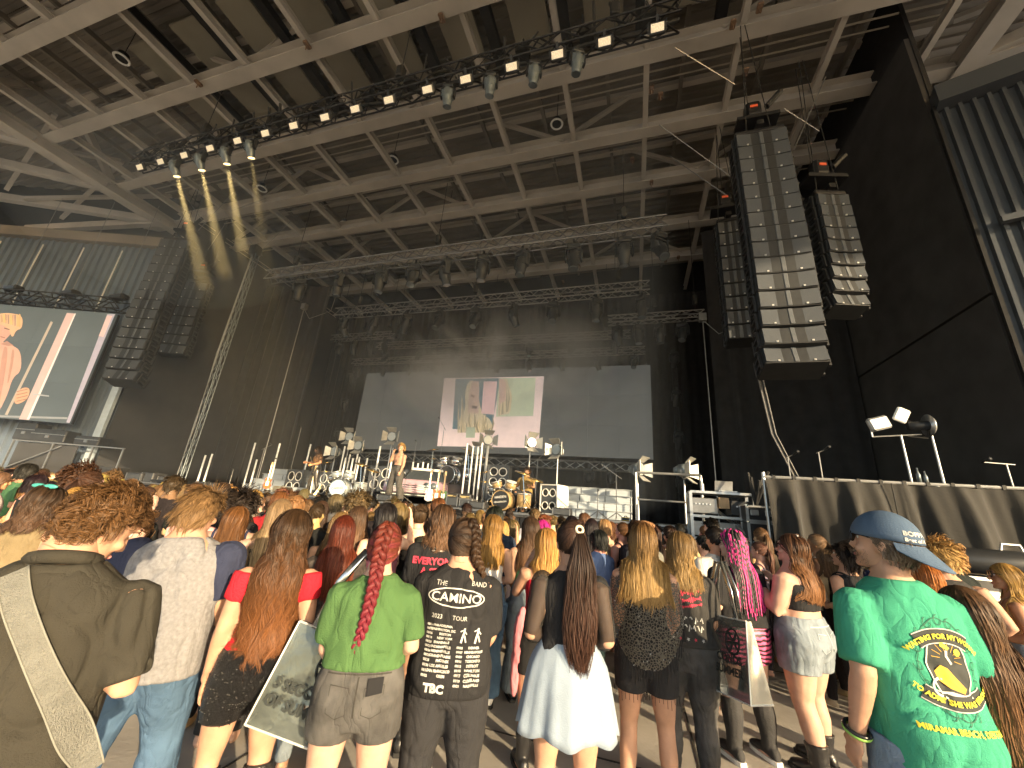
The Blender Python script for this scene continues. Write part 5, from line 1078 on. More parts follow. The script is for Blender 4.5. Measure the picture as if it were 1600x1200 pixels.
class Hair:
    def __init__(s, P, mat, name='hair'):
        s.P = P; s.mat = mat; s.k = P.k; s.rad = np.array([.087, .112, .119]) * P.k; s.off = np.array([0, -.008, .006]) * P.k; s.V, s.F, s.A, s.n = [], [], [], 0; s.name = name
    def w(s, L): return L @ s.P.Hr.T + s.P.Hc
    def put(s, V, F, A): s.V.append(V); s.F.append(np.asarray(F) + s.n); s.A.append(A); s.n += len(V)
    def cap(s, line=.5, nape=-.62, sc_=1.0):
        nu, nv = 36, 20; th = np.linspace(.001, math.pi, nv); ph = np.linspace(0, 2 * math.pi, nu, endpoint=False); D = np.array([(math.sin(a) * math.cos(b), math.sin(a) * math.sin(b), math.cos(a)) for a in th for b in ph]); ok = scalp_ok(D, line, nape)
        V = s.w(D * s.rad * sc_ + s.off); F = []
        for i in range(nv - 1):
            for j_ in range(nu):
                q = [i * nu + j_, i * nu + (j_ + 1) % nu, (i + 1) * nu + (j_ + 1) % nu, (i + 1) * nu + j_]
                if ok[q].sum() >= 3: F.append(q[::-1])
        s.put(V, np.array(F), np.full(len(V), .02))
    def collide(s, Pw, gap=(.006, .03), which=None):
        N, Mn, _ = Pw.shape; g_ = rng.uniform(*gap, N); zmax = s.P.Hc[2] - .07 * s.k; bvs = s.P.bvhs
        for i in range(N):
            for q in range(1, Mn):
                p = Pw[i, q]
                if p[2] > zmax: continue
                v = Vector(p)
                for bv in bvs:
                    loc, nr, idx, dd = bv.find_nearest(v, .16)
                    if loc is None: continue
                    sg = (v - loc).dot(nr)
                    if sg < g_[i]:
                        if p[1] < .02 or sg > -.03: v = loc + nr * g_[i]
                Pw[i, q] = v
        # smooth along the strand
        Q = Pw.copy(); Q[:, 1:-1] = .25 * Pw[:, :-2] + .5 * Pw[:, 1:-1] + .25 * Pw[:, 2:]; return Q
    def long(s, L=.5, N=1400, Mn=16, width=.005, wave=.0, wf=3., clump=.5, K=90, vol=1.06, spread=1.75, jit=.1, inward=.1, front=True, line=.5, coll=True, lenvar=.15, flip=0., nape=-.62):
        s.cap(line, nape); d = roots(N, line, nape); th0 = np.arccos(np.clip(d[:, 2], -1, 1)); ph0 = np.arctan2(d[:, 0], -d[:, 1]); ph1 = np.clip(ph0 * .82, -spread, spread); the = np.maximum(th0, rng.uniform(1.62, 1.95, N)); rm = s.rad.mean()
        Li = L * s.k * (1 - lenvar * rng.random(N)) ; arc = (the - th0) * rm; u = np.linspace(0, 1, Mn); tot = (arc + Li)[:, None]; sl_ = u[None] * tot; on = np.clip(sl_ / np.maximum(arc, 1e-6)[:, None], 0, 1); drop = np.clip(sl_ - arc[:, None], 0, None)
        th = th0[:, None] + (the - th0)[:, None] * on; ph = ph0[:, None] + (ph1 - ph0)[:, None] * on; vr = 1.0 + (vol - 1 + rng.uniform(0, .05, N)[:, None]) * np.clip(sl_ / (.06 * s.k), 0, 1)
        dr = np.stack([np.sin(th) * np.sin(ph), -np.sin(th) * np.cos(ph), np.cos(th)], 2); Pl = dr * s.rad * vr[:, :, None] + s.off
        Pw = Pl @ s.P.Hr.T + s.P.Hc
        e = Pw - s.P.Hc; sh_ = 1 - inward * np.clip(drop / .35, 0, 1.6); Pw[:, :, 0] = s.P.Hc[0] + e[:, :, 0] * sh_; Pw[:, :, 1] = s.P.Hc[1] + e[:, :, 1] * np.where(e[:, :, 1] < 0, 1, sh_) - flip * drop; Pw[:, :, 2] -= drop
        kc = rng.choice(N, K, replace=False); asg = np.argmax(d @ d[kc].T, axis=1); Pw = Pw + (Pw[kc][asg] - Pw) * (clump * np.clip(drop / (.5 * L), 0, 1))[:, :, None]
        phs = rng.uniform(0, 6.28, (K, 3))[asg]; fq = rng.uniform(.8, 1.25, K)[asg]
        if wave:
            am = wave * np.clip(sl_ / .12, 0, 1); a_ = 2 * math.pi * wf * fq[:, None] * drop / .3
            Pw[:, :, 0] += am * np.sin(a_ + phs[:, :1]); Pw[:, :, 1] += am * .8 * np.cos(a_ + phs[:, 1:2])
        fly = np.where(rng.random(N) < .07, 6., 1.)[:, None, None]; Pw += (rng.normal(0, jit * .02, (N, 1, 3)) * u[None, :, None] * fly)
        if coll: Pw = s.collide(Pw)
        s.put(*strands(Pw, width * s.k * rng.uniform(.6, 1.3, N), s.P.Hc)); return s
    def short(s, L=.07, N=1500, Mn=7, width=.004, curl=.012, lift=.35, down=.6, line=.5, fwd=0., nape=-.62):
        s.cap(line, nape); d = roots(N, line, nape); L0 = L * s.k * rng.uniform(.6, 1.1, N); p = d * s.rad + s.off; nrm = d / s.rad; nrm /= np.linalg.norm(nrm, axis=1, keepdims=True)
        tg = np.stack([d[:, 0] * .5, -.55 * np.ones(N) + fwd, -.5 - .5 * (1 - d[:, 2])], 1); tg -= nrm * (tg * nrm).sum(1)[:, None]; tg /= np.linalg.norm(tg, axis=1, keepdims=True) + 1e-9
        K = max(20, N // 14); kc = rng.choice(N, K, replace=False); asg = np.argmax(d @ d[kc].T, axis=1); ph = rng.uniform(0, 6.28, (K, 2))[asg]; sw = rng.normal(0, .5, (K, 3))[asg]
        u = np.linspace(0, 1, Mn); Q = p[:, None] + nrm[:, None] * (L0[:, None] * (lift * np.sin(u * 1.9)[None]))[:, :, None] + (tg + sw * .5)[:, None] * (L0[:, None] * (down * u ** 1.2)[None])[:, :, None]
        bt = np.cross(nrm, tg); Q += (bt[:, None] * np.sin(u * 7 + ph[:, :1])[:, :, None] + nrm[:, None] * np.cos(u * 7 + ph[:, 1:])[:, :, None] * .6) * (curl * s.k * u)[None, :, None]
        s.put(*strands(Q @ s.P.Hr.T + s.P.Hc, width * s.k * rng.uniform(.6, 1.4, N), s.P.Hc)); return s
    def gather(s, path, N=900, Mn=9, width=.005, line=.5, vol=1.03, nape=-.62):
        """comb scalp strands along the skull to the nearest later point of a path given in head space"""
        s.cap(line, nape); d = roots(N, line, nape); path = np.array(path); pd = (path * s.k - s.off) / s.rad; pn = pd / np.linalg.norm(pd, axis=1, keepdims=True); idx = np.argmax(d @ pn.T - .35 * np.maximum(0, pn[None, :, 2] - d[:, 2:3] + .15), axis=1); tgt = pn[idx]; u = np.linspace(0, 1, Mn)
        D = d[:, None] * (1 - u)[None, :, None] + tgt[:, None] * u[None, :, None]; D /= np.linalg.norm(D, axis=2, keepdims=True) + 1e-9
        Q = D * s.rad * (1.005 + (vol - 1) * np.sin(u * math.pi * .75)[None, :, None] + rng.uniform(0, .025, N)[:, None, None]) + s.off; s.put(*strands(Q @ s.P.Hr.T + s.P.Hc, width * s.k * rng.uniform(.6, 1.3, N), s.P.Hc)); return s
    def tail(s, tie, L=.5, N=500, Mn=14, width=.006, r=.035, wave=.006, back=.05, coll=True, swell=1.6, dirx=0.):
        tie = np.array(tie) * s.k; t0 = s.w(tie[None])[0]; bk = s.P.Hr @ np.array([0, -1, 0]); u = np.linspace(0, 1, Mn); a = rng.uniform(0, 6.28, N); q = np.sqrt(rng.random(N)) * r * s.k; Li = L * s.k * rng.uniform(.78, 1., N)
        rr = np.interp(u, [0, .05, .35, .8, 1], [.35, .55, 1.1 * swell, 1.2 * swell, .75]); Pw = t0 + np.zeros((N, Mn, 3)); bo = back * s.k * np.sin(np.clip(u * 3, 0, 1) * math.pi * .5)
        Pw += bk * bo[None, :, None]; Pw[:, :, 2] -= Li[:, None] * u[None] - .02 * np.sin(np.clip(u * 6, 0, 1) * math.pi)[None]; Pw[:, :, 0] += (q * np.cos(a))[:, None] * rr[None] + dirx * u[None]; Pw[:, :, 1] += (q * np.sin(a))[:, None] * rr[None] * .6
        K = 24; asg = rng.integers(0, K, N); ph = rng.uniform(0, 6.28, (K, 2))[asg]; Pw[:, :, 0] += wave * np.sin(u * 9 + ph[:, :1]) * u; Pw[:, :, 1] += wave * .6 * np.cos(u * 9 + ph[:, 1:]) * u
        if coll: Pw = s.collide(Pw)
        s.put(*strands(Pw, width * s.k * rng.uniform(.6, 1.3, N), s.P.Hc)); return s
    def braid(s, path_w, r0=.018, r1=.009, turns=None, n=80, step=.006):
        """three-strand plait along a world-space (person space) path"""
        Pp = np.array(path_w, float); L = np.concatenate([[0], np.cumsum(np.linalg.norm(np.diff(Pp, axis=0), axis=1))]); Mn = int(L[-1] / step); t = np.linspace(0, L[-1], Mn); c = np.stack([np.interp(t, L, Pp[:, i]) for i in range(3)], 1)
        for _ in range(6): c[1:-1] = (c[:-2] + 2 * c[1:-1] + c[2:]) / 4
        T_ = np.gradient(c, axis=0); T_ /= np.linalg.norm(T_, axis=1, keepdims=True); out = c - (s.P.Hc + np.array([0, .02, -.02])); out[:, 2] = np.where(c[:, 2] < s.P.Hc[2] - .03, 0, out[:, 2]); out -= T_ * (out * T_).sum(1)[:, None]; out /= np.linalg.norm(out, axis=1, keepdims=True) + 1e-9; sd = np.cross(T_, out); rad = np.interp(t, [0, L[-1] * .1, L[-1] * .85, L[-1]], [r0 * .6, r0, r1 * 1.15, r1 * .7]) * s.k
        ph = t / (r0 * s.k * 5.2) * 2 * math.pi
        for j_ in range(3):
            f = ph + j_ * 2 * math.pi / 3; ctr = c + sd * (np.sin(f) * rad * 1.25)[:, None] + out * ((np.sin(2 * f) * .55 + .6) * rad)[:, None]
            tt = np.gradient(ctr, axis=0); tt /= np.linalg.norm(tt, axis=1, keepdims=True); a = np.cross(tt, out); a /= np.linalg.norm(a, axis=1, keepdims=True) + 1e-9; b = np.cross(a, tt)
            th = rng.uniform(0, 6.28, n)[:, None]; Q = ctr[None] + (a[None] * np.cos(th)[:, :, None] * .85 + b[None] * np.sin(th)[:, :, None]) * (rad[None] * rng.uniform(.8, 1.05, n)[:, None])[:, :, None]
            T2 = np.gradient(Q, axis=1); O_ = Q - ctr[None]; S_ = np.cross(T2, O_); S_ /= np.linalg.norm(S_, axis=2, keepdims=True) + 1e-9; w_ = .0015 * s.k
            V = np.stack([Q - S_ * w_, Q + S_ * w_], 2).reshape(-1, 3); base = ((np.arange(n)[:, None] * Mn + np.arange(Mn - 1)[None]) * 2).ravel(); F = np.stack([base, base + 1, base + 3, base + 2], 1); s.put(V, F, np.repeat(np.tile(np.linspace(.1, 1, Mn), n), 2))
            mb = MB(); mb.tube(ctr, rad * .78, 7); V = np.array(mb.V); Fq = np.array([f_ for f_ in mb.F if len(f_) == 4]); s.put(V, Fq, np.repeat(np.linspace(.1, 1, Mn), 7) * .6)
        return s
    def ropes(s, N=60, L=.5, r=.006, Mn=14, spread=1.5, line=.5):
        s.cap(line); d = roots(N, line); keep = len(s.V); V0 = s.n; 
        th0 = np.arccos(np.clip(d[:, 2], -1, 1)); ph0 = np.arctan2(d[:, 0], -d[:, 1]); ph1 = np.clip(ph0 * .8, -spread, spread); Pw = np.zeros((N, Mn, 3)); rm = s.rad.mean()
        for i in range(N):
            the = max(th0[i], 1.75); arc = (the - th0[i]) * rm; tot = arc + L * s.k * rng.uniform(.8, 1)
            for q, sv in enumerate(np.linspace(0, tot, Mn)):
                f = min(1, sv / max(arc, 1e-6)); th = th0[i] + (the - th0[i]) * f; ph = ph0[i] + (ph1[i] - ph0[i]) * f; p = np.array([math.sin(th) * math.sin(ph), -math.sin(th) * math.cos(ph), math.cos(th)]) * s.rad * 1.06 + s.off; pw = s.P.Hr @ p + s.P.Hc; pw[2] -= max(0, sv - arc); pw[1] -= .02 * max(0, sv - arc); Pw[i, q] = pw
        Pw = s.collide(Pw, (.008, .03))
        for i in range(N):
            t = np.linspace(0, 1, Mn * 3); c = np.stack([np.interp(t, np.linspace(0, 1, Mn), Pw[i, :, k]) for k in range(3)], 1); mb = MB(); rr = r * s.k * (1 + .25 * np.sin(np.arange(len(t)) * 1.9)) * np.interp(t, [0, .9, 1], [1, .8, .4]); mb.tube(c, rr, 6); s.put(np.array(mb.V), np.array([f for f in mb.F if len(f) == 4]), np.repeat(t, 6))
        return s
    def mesh(s, link=True):
        V = np.concatenate(s.V); F = np.concatenate(s.F); A = np.concatenate(s.A); return np_mesh(s.name, V, F, s.mat, True, s.P.root, A, link)
m_skin = M('skin_fair', (.46, .265, .18), .55, var=.14, scale=14, spec=.3, bump=.15, bscale=220); m_skin2 = M('skin_tan', (.40, .215, .13), .55, var=.14, scale=14, spec=.3, bump=.15, bscale=220); m_skin3 = M('skin_pale', (.50, .31, .235), .55, var=.14, scale=14, spec=.3, bump=.15, bscale=220); m_skin4 = M('skin_deep', (.2, .1, .06), .5, var=.1, scale=9)
m_skinT = M('skin_tinted', (1, 1, 1), .5, var=.1, tint=True)
m_eye = M('eye_white', (.75, .73, .7), .2, var=.02); m_iris = M('iris_brown', (.06, .03, .015), .15, var=.02); m_brow = M('brow_brown', (.08, .045, .025), .8); m_lip = M('lip_rose', (.45, .17, .15), .4, var=.05)
def cloth(name, col, rough=.9, var=.14, bump=.3, bscale=160, sheen=.0, fold=.42, **kw): return M(name, col, rough, var=var, bump=bump, bscale=bscale, sheen=sheen, spec=.15, fold=fold, **kw)
# ---------------------------------------------------------------- people standing near the camera
def NX(px_, py_, Y): return atY(px_, py_, Y)[0]
NEAR = []
def PP(label, px_, py_, Y, **kw):
    x = NX(px_, py_, Y); NEAR.append((x, Y)); return Person(label, x, Y, **kw)
c_blk = cloth('black_cotton', (.022, .022, .024)); c_char = cloth('charcoal_cotton', (.05, .048, .046)); c_blkj = cloth('black_denim', (.03, .03, .033), bscale=300)
c_jean = cloth('blue_denim', (.07, .125, .21), var=.3, bscale=300); c_ltjean = cloth('light_denim', (.20, .24, .28), var=.5, bscale=300); c_greyj = cloth('washed_black_denim', (.075, .073, .072), var=.6, bscale=300)
c_boot = M('black_leather', (.02, .02, .022), .35, var=.2, bump=.2, bscale=60, coat=.2); c_white = cloth('white_cotton', (.75, .74, .72)); c_sneak = M('sneaker_white', (.7, .69, .67), .6)
ink_w = M('ink_white', (.5, .5, .48), .8, var=.35, scale=45); ink_r = M('ink_red', (.62, .05, .09), .7, var=.08); ink_y = M('ink_yellow', (.62, .56, .05), .8, var=.25, scale=45); ink_k = M('ink_black', (.02, .025, .025), .7)
m_strap = M('grey_webbing', (.17, .172, .158), .8, var=.15, scale=20, bump=.9, bscale=220, stretch=(1, 1, 1))
m_phone = M('phone_black', (.015, .015, .018), .2, var=.05)
# 1 man in the dark shirt with a grey bag strap
p = PP('man with wavy brown hair, dark olive shirt and wide grey bag strap, head bowed', 92, 870, .95, h=1.72, yaw=46, male=True, wx=1.12, dx=1.12, limb=.86, lean=(.02, .05), skin=m_skin, arms=('front', ((.07, -.05, -.265), (-.10, .15, -.17))), head=(-46, -34, 0), vox=.011)
p.body(); p.tee(cloth('olive_black_linen', (.040, .037, .030), bscale=220), hem=.72, loose=.95, sleeve=.47, name='shirt', amp=.012, grow=.028, flare=.02, neck=1.41, freq=(6, 6, 2.6), sflare=1.6)
mb = MB(); mb.ring((0, -.012, 1.412), .076, .021, (0, .25, 1), 26, 8); o = np_mesh('collar', p.W(mb.V), mb.F, MATS['olive_black_linen'], True, p.shirt_ob)
p.pants(cloth('dark_trousers', (.03, .03, .035)), lg=1.2); p.shoes(c_boot)
ts = np.linspace(0, 1, 40); ed = {}
for e_ in (-1, 1):
    row = []
    for t in ts:
        x_, z_ = (-.06 + .33 * t + .02 * math.sin(3 * t)) * p.k + e_ * .024, (1.39 - .54 * t) * p.k + e_ * .017; loc, nr, idx, di = p.shirt[2].ray_cast(Vector((x_, -1.5, z_)), Vector((0, 1, 0)))
        row.append(np.array(loc) if loc is not None else np.array([x_, -.05, z_]))
    row = np.array(row)
    for _ in range(14): row[1:-1, 1] = (row[:-2, 1] + 2 * row[1:-1, 1] + row[2:, 1]) / 4
    row[:, 1] -= .022; ed[e_] = row
n = len(ts); mb = MB(); mb.loft([[tuple(ed[-1][i]), tuple(ed[1][i]), tuple(ed[1][i] + (0, .006, 0)), tuple(ed[-1][i] + (0, .006, 0))] for i in range(n)]); st_ = np_mesh('bag_strap', mb.V, mb.F, m_strap, False, p.root)
for e_ in (-1, 1): mb = MB(); mb.tube(ed[e_] + np.array([0, -.001, 0]), .0028, 6); np_mesh('strap_edge', mb.V, mb.F, M('strap_edge', (.2, .2, .18), .7), True, st_)
Hair(p, hairM('hair_brown_wavy', (.06, .032, .015), (.12, .062, .026))).short(.06, 5200, 8, .0027, .014, .36, .6, line=.42, nape=-.75).mesh()
mb = MB(); q = p.W1(p.arm[1][2] + np.array([.0, .09, .02])); mb.box(q, (.075, .15, .012), np.array([[1, 0, 0], [0, .9, -.43], [0, .43, .9]]), bev=.004); o = mb.build('smartphone', m_phone); o.location = p.root.location; o.rotation_euler = p.root.rotation_euler; tag(o, 'dark smartphone held low by the man with the bag strap', 'phone')
p.face()
# 2 man in the grey shirt with navy sleeves
p = PP('sandy-haired man in a grey shirt with navy sleeves and blue jeans', 288, 860, 1.85, h=1.71, yaw=34, male=True, wx=1.2, dx=1.2, arms=('front', ((.03, .02, -.27), (-.02, .14, -.46))), head=(-20, -12, 0), stance=.05, step=.1)
p.body(curl=.3); p.tee(cloth('heather_grey', (.21, .21, .225), var=.2, scale=60), hem=.74, loose=1., sleeve=.40, amp=.015, grow=.026, smat=cloth('navy_cotton', (.035, .042, .08)), freq=(7, 7, 3))
p.pants(c_jean, lg=1.22, amp=.009); p.shoes(c_boot)
Hair(p, hairM('hair_sandy', (.11, .065, .03), (.22, .13, .06))).short(.075, 4200, 8, .0028, .004, .13, .9, line=.4, nape=-.8).mesh()
mb = MB(); mb.ring(p.arm[1][2], .03, .005, p.arm[1][2] - p.arm[1][1], 18, 6); np_mesh('bracelet', p.W(mb.V), mb.F, m_brass, True, p.root)
# 3 woman with the teal bow
p = PP('dark-haired woman with a teal hair bow and olive sleeveless top', 45, 830, 2.05, h=1.64, yaw=30, arms=('front', 'front'), head=(-15, -8, 0))
p.body(); p.top(cloth('olive_cotton', (.20, .155, .09)), .95, 1.40, 'sleeveless_top', .018, .8, .006); p.pants(c_blkj)
Hair(p, hairM('hair_dark_curl', (.025, .016, .01), (.09, .05, .03))).long(.22, 1200, 14, .006, .016, 3.5, .6, 60, 1.14, 1.9).mesh()
mb = MB(); c = p.Hc + p.Hr @ np.array([0, -.06, .11])
for sd in (-1, 1): mb.ell(c + p.Hr @ np.array([sd * .05, 0, 0]), .05, .012, .018)
mb.build('bow', M('teal_satin', (.05, .3, .28), .4), p.root, True)
# 4 long blonde
p = PP('woman with long golden blonde hair beside the teal-bow woman', 108, 800, 2.75, h=1.62, yaw=40, arms=('front', 'front')); p.body(); p.tee(c_char); p.pants(c_jean)
Hair(p, hairM('hair_gold', (.28, .16, .045), (.55, .34, .1))).long(.5, 1100, 14, .006, .006, 2, .5, 60).mesh()
# 5 girl in red
p = PP('woman with very long auburn-tipped hair, red off-shoulder top and sequin shorts', 445, 850, 1.98, h=1.645, yaw=36, lean=(.02, 0), arms=('down', 'front'), head=(10, 0, 4), stance=.03, hip=1.05)
p.body(); p.tee(cloth('red_ribbed', (.52, .02, .035), bump=.5, bscale=90), hem=.93, loose=0., sleeve=.26, amp=.004, grow=.009, neck=1.315, name='off_shoulder_top', flare=0., sflare=1.3)
sq = p.shorts(M('black_sequin', (.02, .02, .022), .3, .4, var=.8, scale=220, bump=1., bscale=400), f=.27, grow=.012, zt=.97); mb = MB(); sv = np.array([v.co for v in sq.data.vertices])
for i in rng.choice(len(sv), 420): mb.ell(sv[i] * 1.0 + (0, -.003, 0), .0035, .0035, .0035, None, 5, 3)
tag(mb.build('sequin', M('sequin_dark', (.22, .22, .22), .15, .8, var=.9, scale=300), sq), kind='stuff'); p.shoes(c_boot, 'boot', .43)
mb = MB(); Hair(p, hairM('hair_auburn_tips', (.035, .02, .011), (.17, .065, .022), mid=.62)).long(.62, 3200, 20, .0034, .022, 2.2, .62, 70, 1.08, 1.5).mesh()
for sd in (-1, 1):
    mb = MB(); mb.tube([p.W1((sd * .085, -.095, 1.29)), p.W1((sd * .082, -.09, 1.345)), p.W1((sd * .08, -.05, 1.395)), p.W1((sd * .08, .0, 1.40))], .006, 6); mb.build('strap', c_blk, p.root)
# 6 dark-red hair
p = PP('woman with straight deep copper-red hair between the red top and the green shirt', 532, 850, 2.75, h=1.60, yaw=34, arms=('front', 'front')); p.body(); p.tee(cloth('patterned_black', (.06, .05, .045), var=.9, scale=18)); p.pants(c_ltjean, lg=1.15)
Hair(p, hairM('hair_copper', (.07, .014, .008), (.15, .034, .014))).long(.45, 1300, 15, .006, .004, 2, .5, 70).mesh()
# 7 ash-blonde long hair, black strap top
p = PP('woman with long straight ash-blonde hair and a black strappy top', 430, 790, 2.75, h=1.68, yaw=42, lean=(.06, 0), skin=m_skin3, arms=('front', 'front'), head=(15, 0, 3)); p.body(); p.top(c_blk, .98, 1.28, 'strappy_top', .008, 0, .003, (.09, .008)); p.pants(c_blkj)
Hair(p, hairM('hair_ash', (.17, .11, .06), (.42, .3, .16))).long(.55, 1200, 15, .006, .005, 2, .5, 60).mesh()
# broad pale shoulder in navy strap, dark curls
p = PP('woman with dark tight curls and bare shoulders behind the grey shirt', 372, 800, 2.9, h=1.68, yaw=36, wx=1.15, skin=m_skin3, arms=('front', 'front')); p.body(); p.top(cloth('navy_knit', (.03, .035, .07)), .95, 1.30, 'tank_top', .01, 0, .003, (.11, .012)); p.pants(c_blkj)
Hair(p, hairM('hair_black_curl', (.012, .01, .009), (.03, .022, .018))).short(.14, 1500, 8, .006, .026, .5, .6).mesh()
# 8 green shirt, red french braid
p = PP('woman with a long red french braid, green t-shirt and washed black denim shorts', 598, 860, 2.02, h=1.615, yaw=28, wx=1.10, dx=1.08, hip=1.10, skin=m_skin3, arms=('low_front', ((.06, -.05, -.24), (-.05, .15, -.29))), head=(-4, -4, 3), stance=.02)
p.body(); p.tee(cloth('leaf_green_cotton', (.066, .135, .05)), hem=.985, loose=.95, sleeve=.44, amp=.017, grow=.024, flare=.012, freq=(8, 8, 3.2), sflare=1.7)
sh_ = p.shorts(c_greyj, zt=1.03, f=.2, grow=.016, lg=1.14, amp=.005, flare=.06); bvs = p.bvhs[-1]
def denim_detail(p, bv, zt, mat, dk):
    k = p.k; ob = None
    for sd in (-1, 1):
        P_ = [(sd * .035 * k, (zt - .10) * k), (sd * .125 * k, (zt - .09) * k), (sd * .125 * k, (zt - .2) * k), (sd * .08 * k, (zt - .225) * k), (sd * .035 * k, (zt - .205) * k)]
        P_ = P_ if sd < 0 else P_[::-1]; c = np.mean(P_, 0); V2 = [c] + P_; o = p.onshirt(V2, [(0, i + 1, (i + 1) % 5 + 1) for i in range(5)], mat, 'back_pocket', .006, -1, p.root, bv)
        P2 = np.array(P_ + P_[:1]); T_ = P2; n = len(P2); V2 = [tuple(c + (q - c) * 1.0) for q in P2] + [tuple(c + (q - c) * .955) for q in P2]; p.onshirt(V2, [(i, i + 1, n + i + 1, n + i) for i in range(n - 1)], dk, 'stitching', .008, -1, p.root, bv)
    V2 = [(x, (zt - .055 + dz) * k) for dz in (0, .006) for x in np.linspace(-.15 * k, .15 * k, 14)]; p.onshirt(V2, [(i, i + 1, 14 + i + 1, 14 + i) for i in range(13)], dk, 'waistband_seam', .005, -1, p.root, bv)
    V2 = [(x, z) for x in (-.003, .003) for z in np.linspace((zt - .22) * k, (zt - .06) * k, 8)]; p.onshirt(V2, [(i, i + 1, 8 + i + 1, 8 + i) for i in range(7)], dk, 'centre_seam', .004, -1, p.root, bv)
c_stitch = cloth('stitch_dark', (.045, .043, .04)); denim_detail(p, bvs, 1.03, c_greyj, c_stitch)
p.onshirt([(.045, .90 * p.k), (.115, .91 * p.k), (.115, .97 * p.k), (.045, .965 * p.k)], [(0, 1, 2, 3)], M('phone_case', (.02, .02, .022), .8, spec=.1), 'pocket_phone', .014, -1, p.root, bvs)
hh = Hair(p, hairM('hair_red_braid', (.12, .03, .016), (.2, .022, .045), mid=.65)); bp = [(0, -.02, .108), (0, -.06, .095), (0, -.098, .05), (0, -.108, 0), (0, -.1, -.05), (0, -.085, -.095)]
hh.gather(bp, 2600, 9, .003); pw = [p.Hc + p.Hr @ (np.array(q) * p.k) for q in bp]; zz = [(-.0, -.115, 1.40), (-.005, -.135, 1.30), (-.012, -.14, 1.22), (-.03, -.125, 1.12), (-.05, -.115, 1.05)]; pw += [p.W1(q) for q in zz]; hh.braid(pw, .022, .012).mesh()
p.shoes(c_sneak)
# 9 black band tee
p = PP('woman with a dark side braid in a black tour t-shirt and black trousers', 722, 860, 2.38, h=1.665, yaw=22, wx=1.17, dx=1.2, hip=.98, arms=('low_front', 'low_front'), head=(-6, -6, -2), stance=.04)
p.body(); p.tee(c_blk, hem=.79, loose=1., sleeve=.46, amp=.014, grow=.028, flare=.012, freq=(7, 7, 3), sflare=1.75)
p.pants(c_blkj, lg=1.25); p.shoes(c_sneak); k = p.k
p.text('THE', -.09, 1.312 * k, .034, ink_w, -.08); p.text('BAND', .12, 1.312 * k, .032, ink_w, -.12); p.text('CAMINO', .0, 1.235 * k, .062, ink_w, -.04, bold=.0008, sx=1.14)
p.band([(.155 * math.cos(a), 1.256 * k - .02 * math.cos(a) * .3 + .045 * math.sin(a)) for a in np.linspace(0, 2 * math.pi, 60)], .006, ink_w); p.text('2023', -.095, 1.155 * k, .030, ink_w, -.05); p.text('TOUR', .03, 1.15 * k, .030, ink_w, -.05)
for i, (a, b) in enumerate((('08/14', 'PHILADELPHIA'), ('08/15', 'WASHINGTON, DC'), ('08/16', 'BOSTON'), ('08/18', 'NEW YORK'), ('08/20', 'EVANSVILLE'), ('08/21', 'INDIANAPOLIS'), ('08/24', 'MEMPHISVILLE'), ('08/25', 'GRAND PRAIRIE'), ('08/28', 'PHOENIX'), ('08/30', 'LOS ANGELES'), ('08/31', 'SAN FRANCISCO'), ('09/02', 'OREM'))):
    z = (1.115 - .0195 * i) * k; p.text(a, -.125, z, .0145, ink_w, -.03, bold=.0006); p.text(b, -.055 + (.0 if len(b) > 9 else .015), z, .0155, ink_w, -.03, bold=.0006)
for i, b in enumerate(('DENVER', 'MINNEAPOLIS', 'CHICAGO', 'TORONTO', 'DETROIT', 'HAMILTON', 'COLUMBUS', 'CLEVELAND', 'NASHVILLE')):
    z = (1.02 - .0195 * i) * k; p.text('09/%02d' % (5 + 2 * i), .045, z, .0145, ink_w, -.02, bold=.0006); p.text(b, .12, z, .0155, ink_w, -.02, bold=.0006)
p.text('TBC', -.07, .835 * k, .055, ink_w, -.05, bold=.003)
for cx, m_ in ((.06, .9), (.135, 1.)):
    p.band([(cx - .012, 1.045 * k), (cx - .006, 1.07 * k), (cx, 1.09 * k), (cx + .004, 1.115 * k)], .010, ink_w); p.band([(cx + .014, 1.05 * k), (cx + .004, 1.08 * k)], .008, ink_w); p.band([(cx - .018, 1.1 * k), (cx, 1.108 * k), (cx + .018 * m_, 1.085 * k)], .006, ink_w)
hh = Hair(p, hairM('hair_espresso', (.022, .013, .009), (.06, .034, .02))); bp = [(.02, -.02, .108), (.05, -.05, .08), (.075, -.06, .03), (.08, -.065, -.03), (.082, -.06, -.09)]
hh.gather(bp, 2600, 9, .003); pw = [p.Hc + p.Hr @ (np.array(q) * p.k) for q in bp] + [p.W1((.115, -.05, 1.40)), p.W1((.14, -.04, 1.35))]; hh.braid(pw, .02, .012).mesh()
# 10 black graphic tee behind
p = PP('woman with wavy brown hair in a black t-shirt with red lettering', 688, 840, 3.3, h=1.74, yaw=24, wx=1.12, arms=('low_front', 'low_front')); p.body(); p.tee(c_blk, hem=.8, loose=1., sleeve=.45, amp=.006, grow=.02, sflare=1.7); p.shorts(c_blk, f=.3); p.shoes(c_boot, 'boot', .2)
for t, z, q in (("EVERYONE'S", 1.215, .072), ('A STAR', 1.14, .075)): p.text(t, 0, z * p.k, q, ink_r, bold=.003)
p.band([(.05 * t, 1.315 * p.k + .004 * math.sin(t * 40)) for t in np.linspace(-1, 1, 30)], .008, ink_w); p.band([(.035 * math.cos(a), 1.345 * p.k + .018 * math.sin(a)) for a in np.linspace(0, 6.283, 24)], .006, ink_w)
Hair(p, hairM('hair_brown_mid', (.045, .026, .016), (.16, .085, .045))).long(.20, 1100, 13, .006, .014, 3, .6, 60, 1.1).mesh()
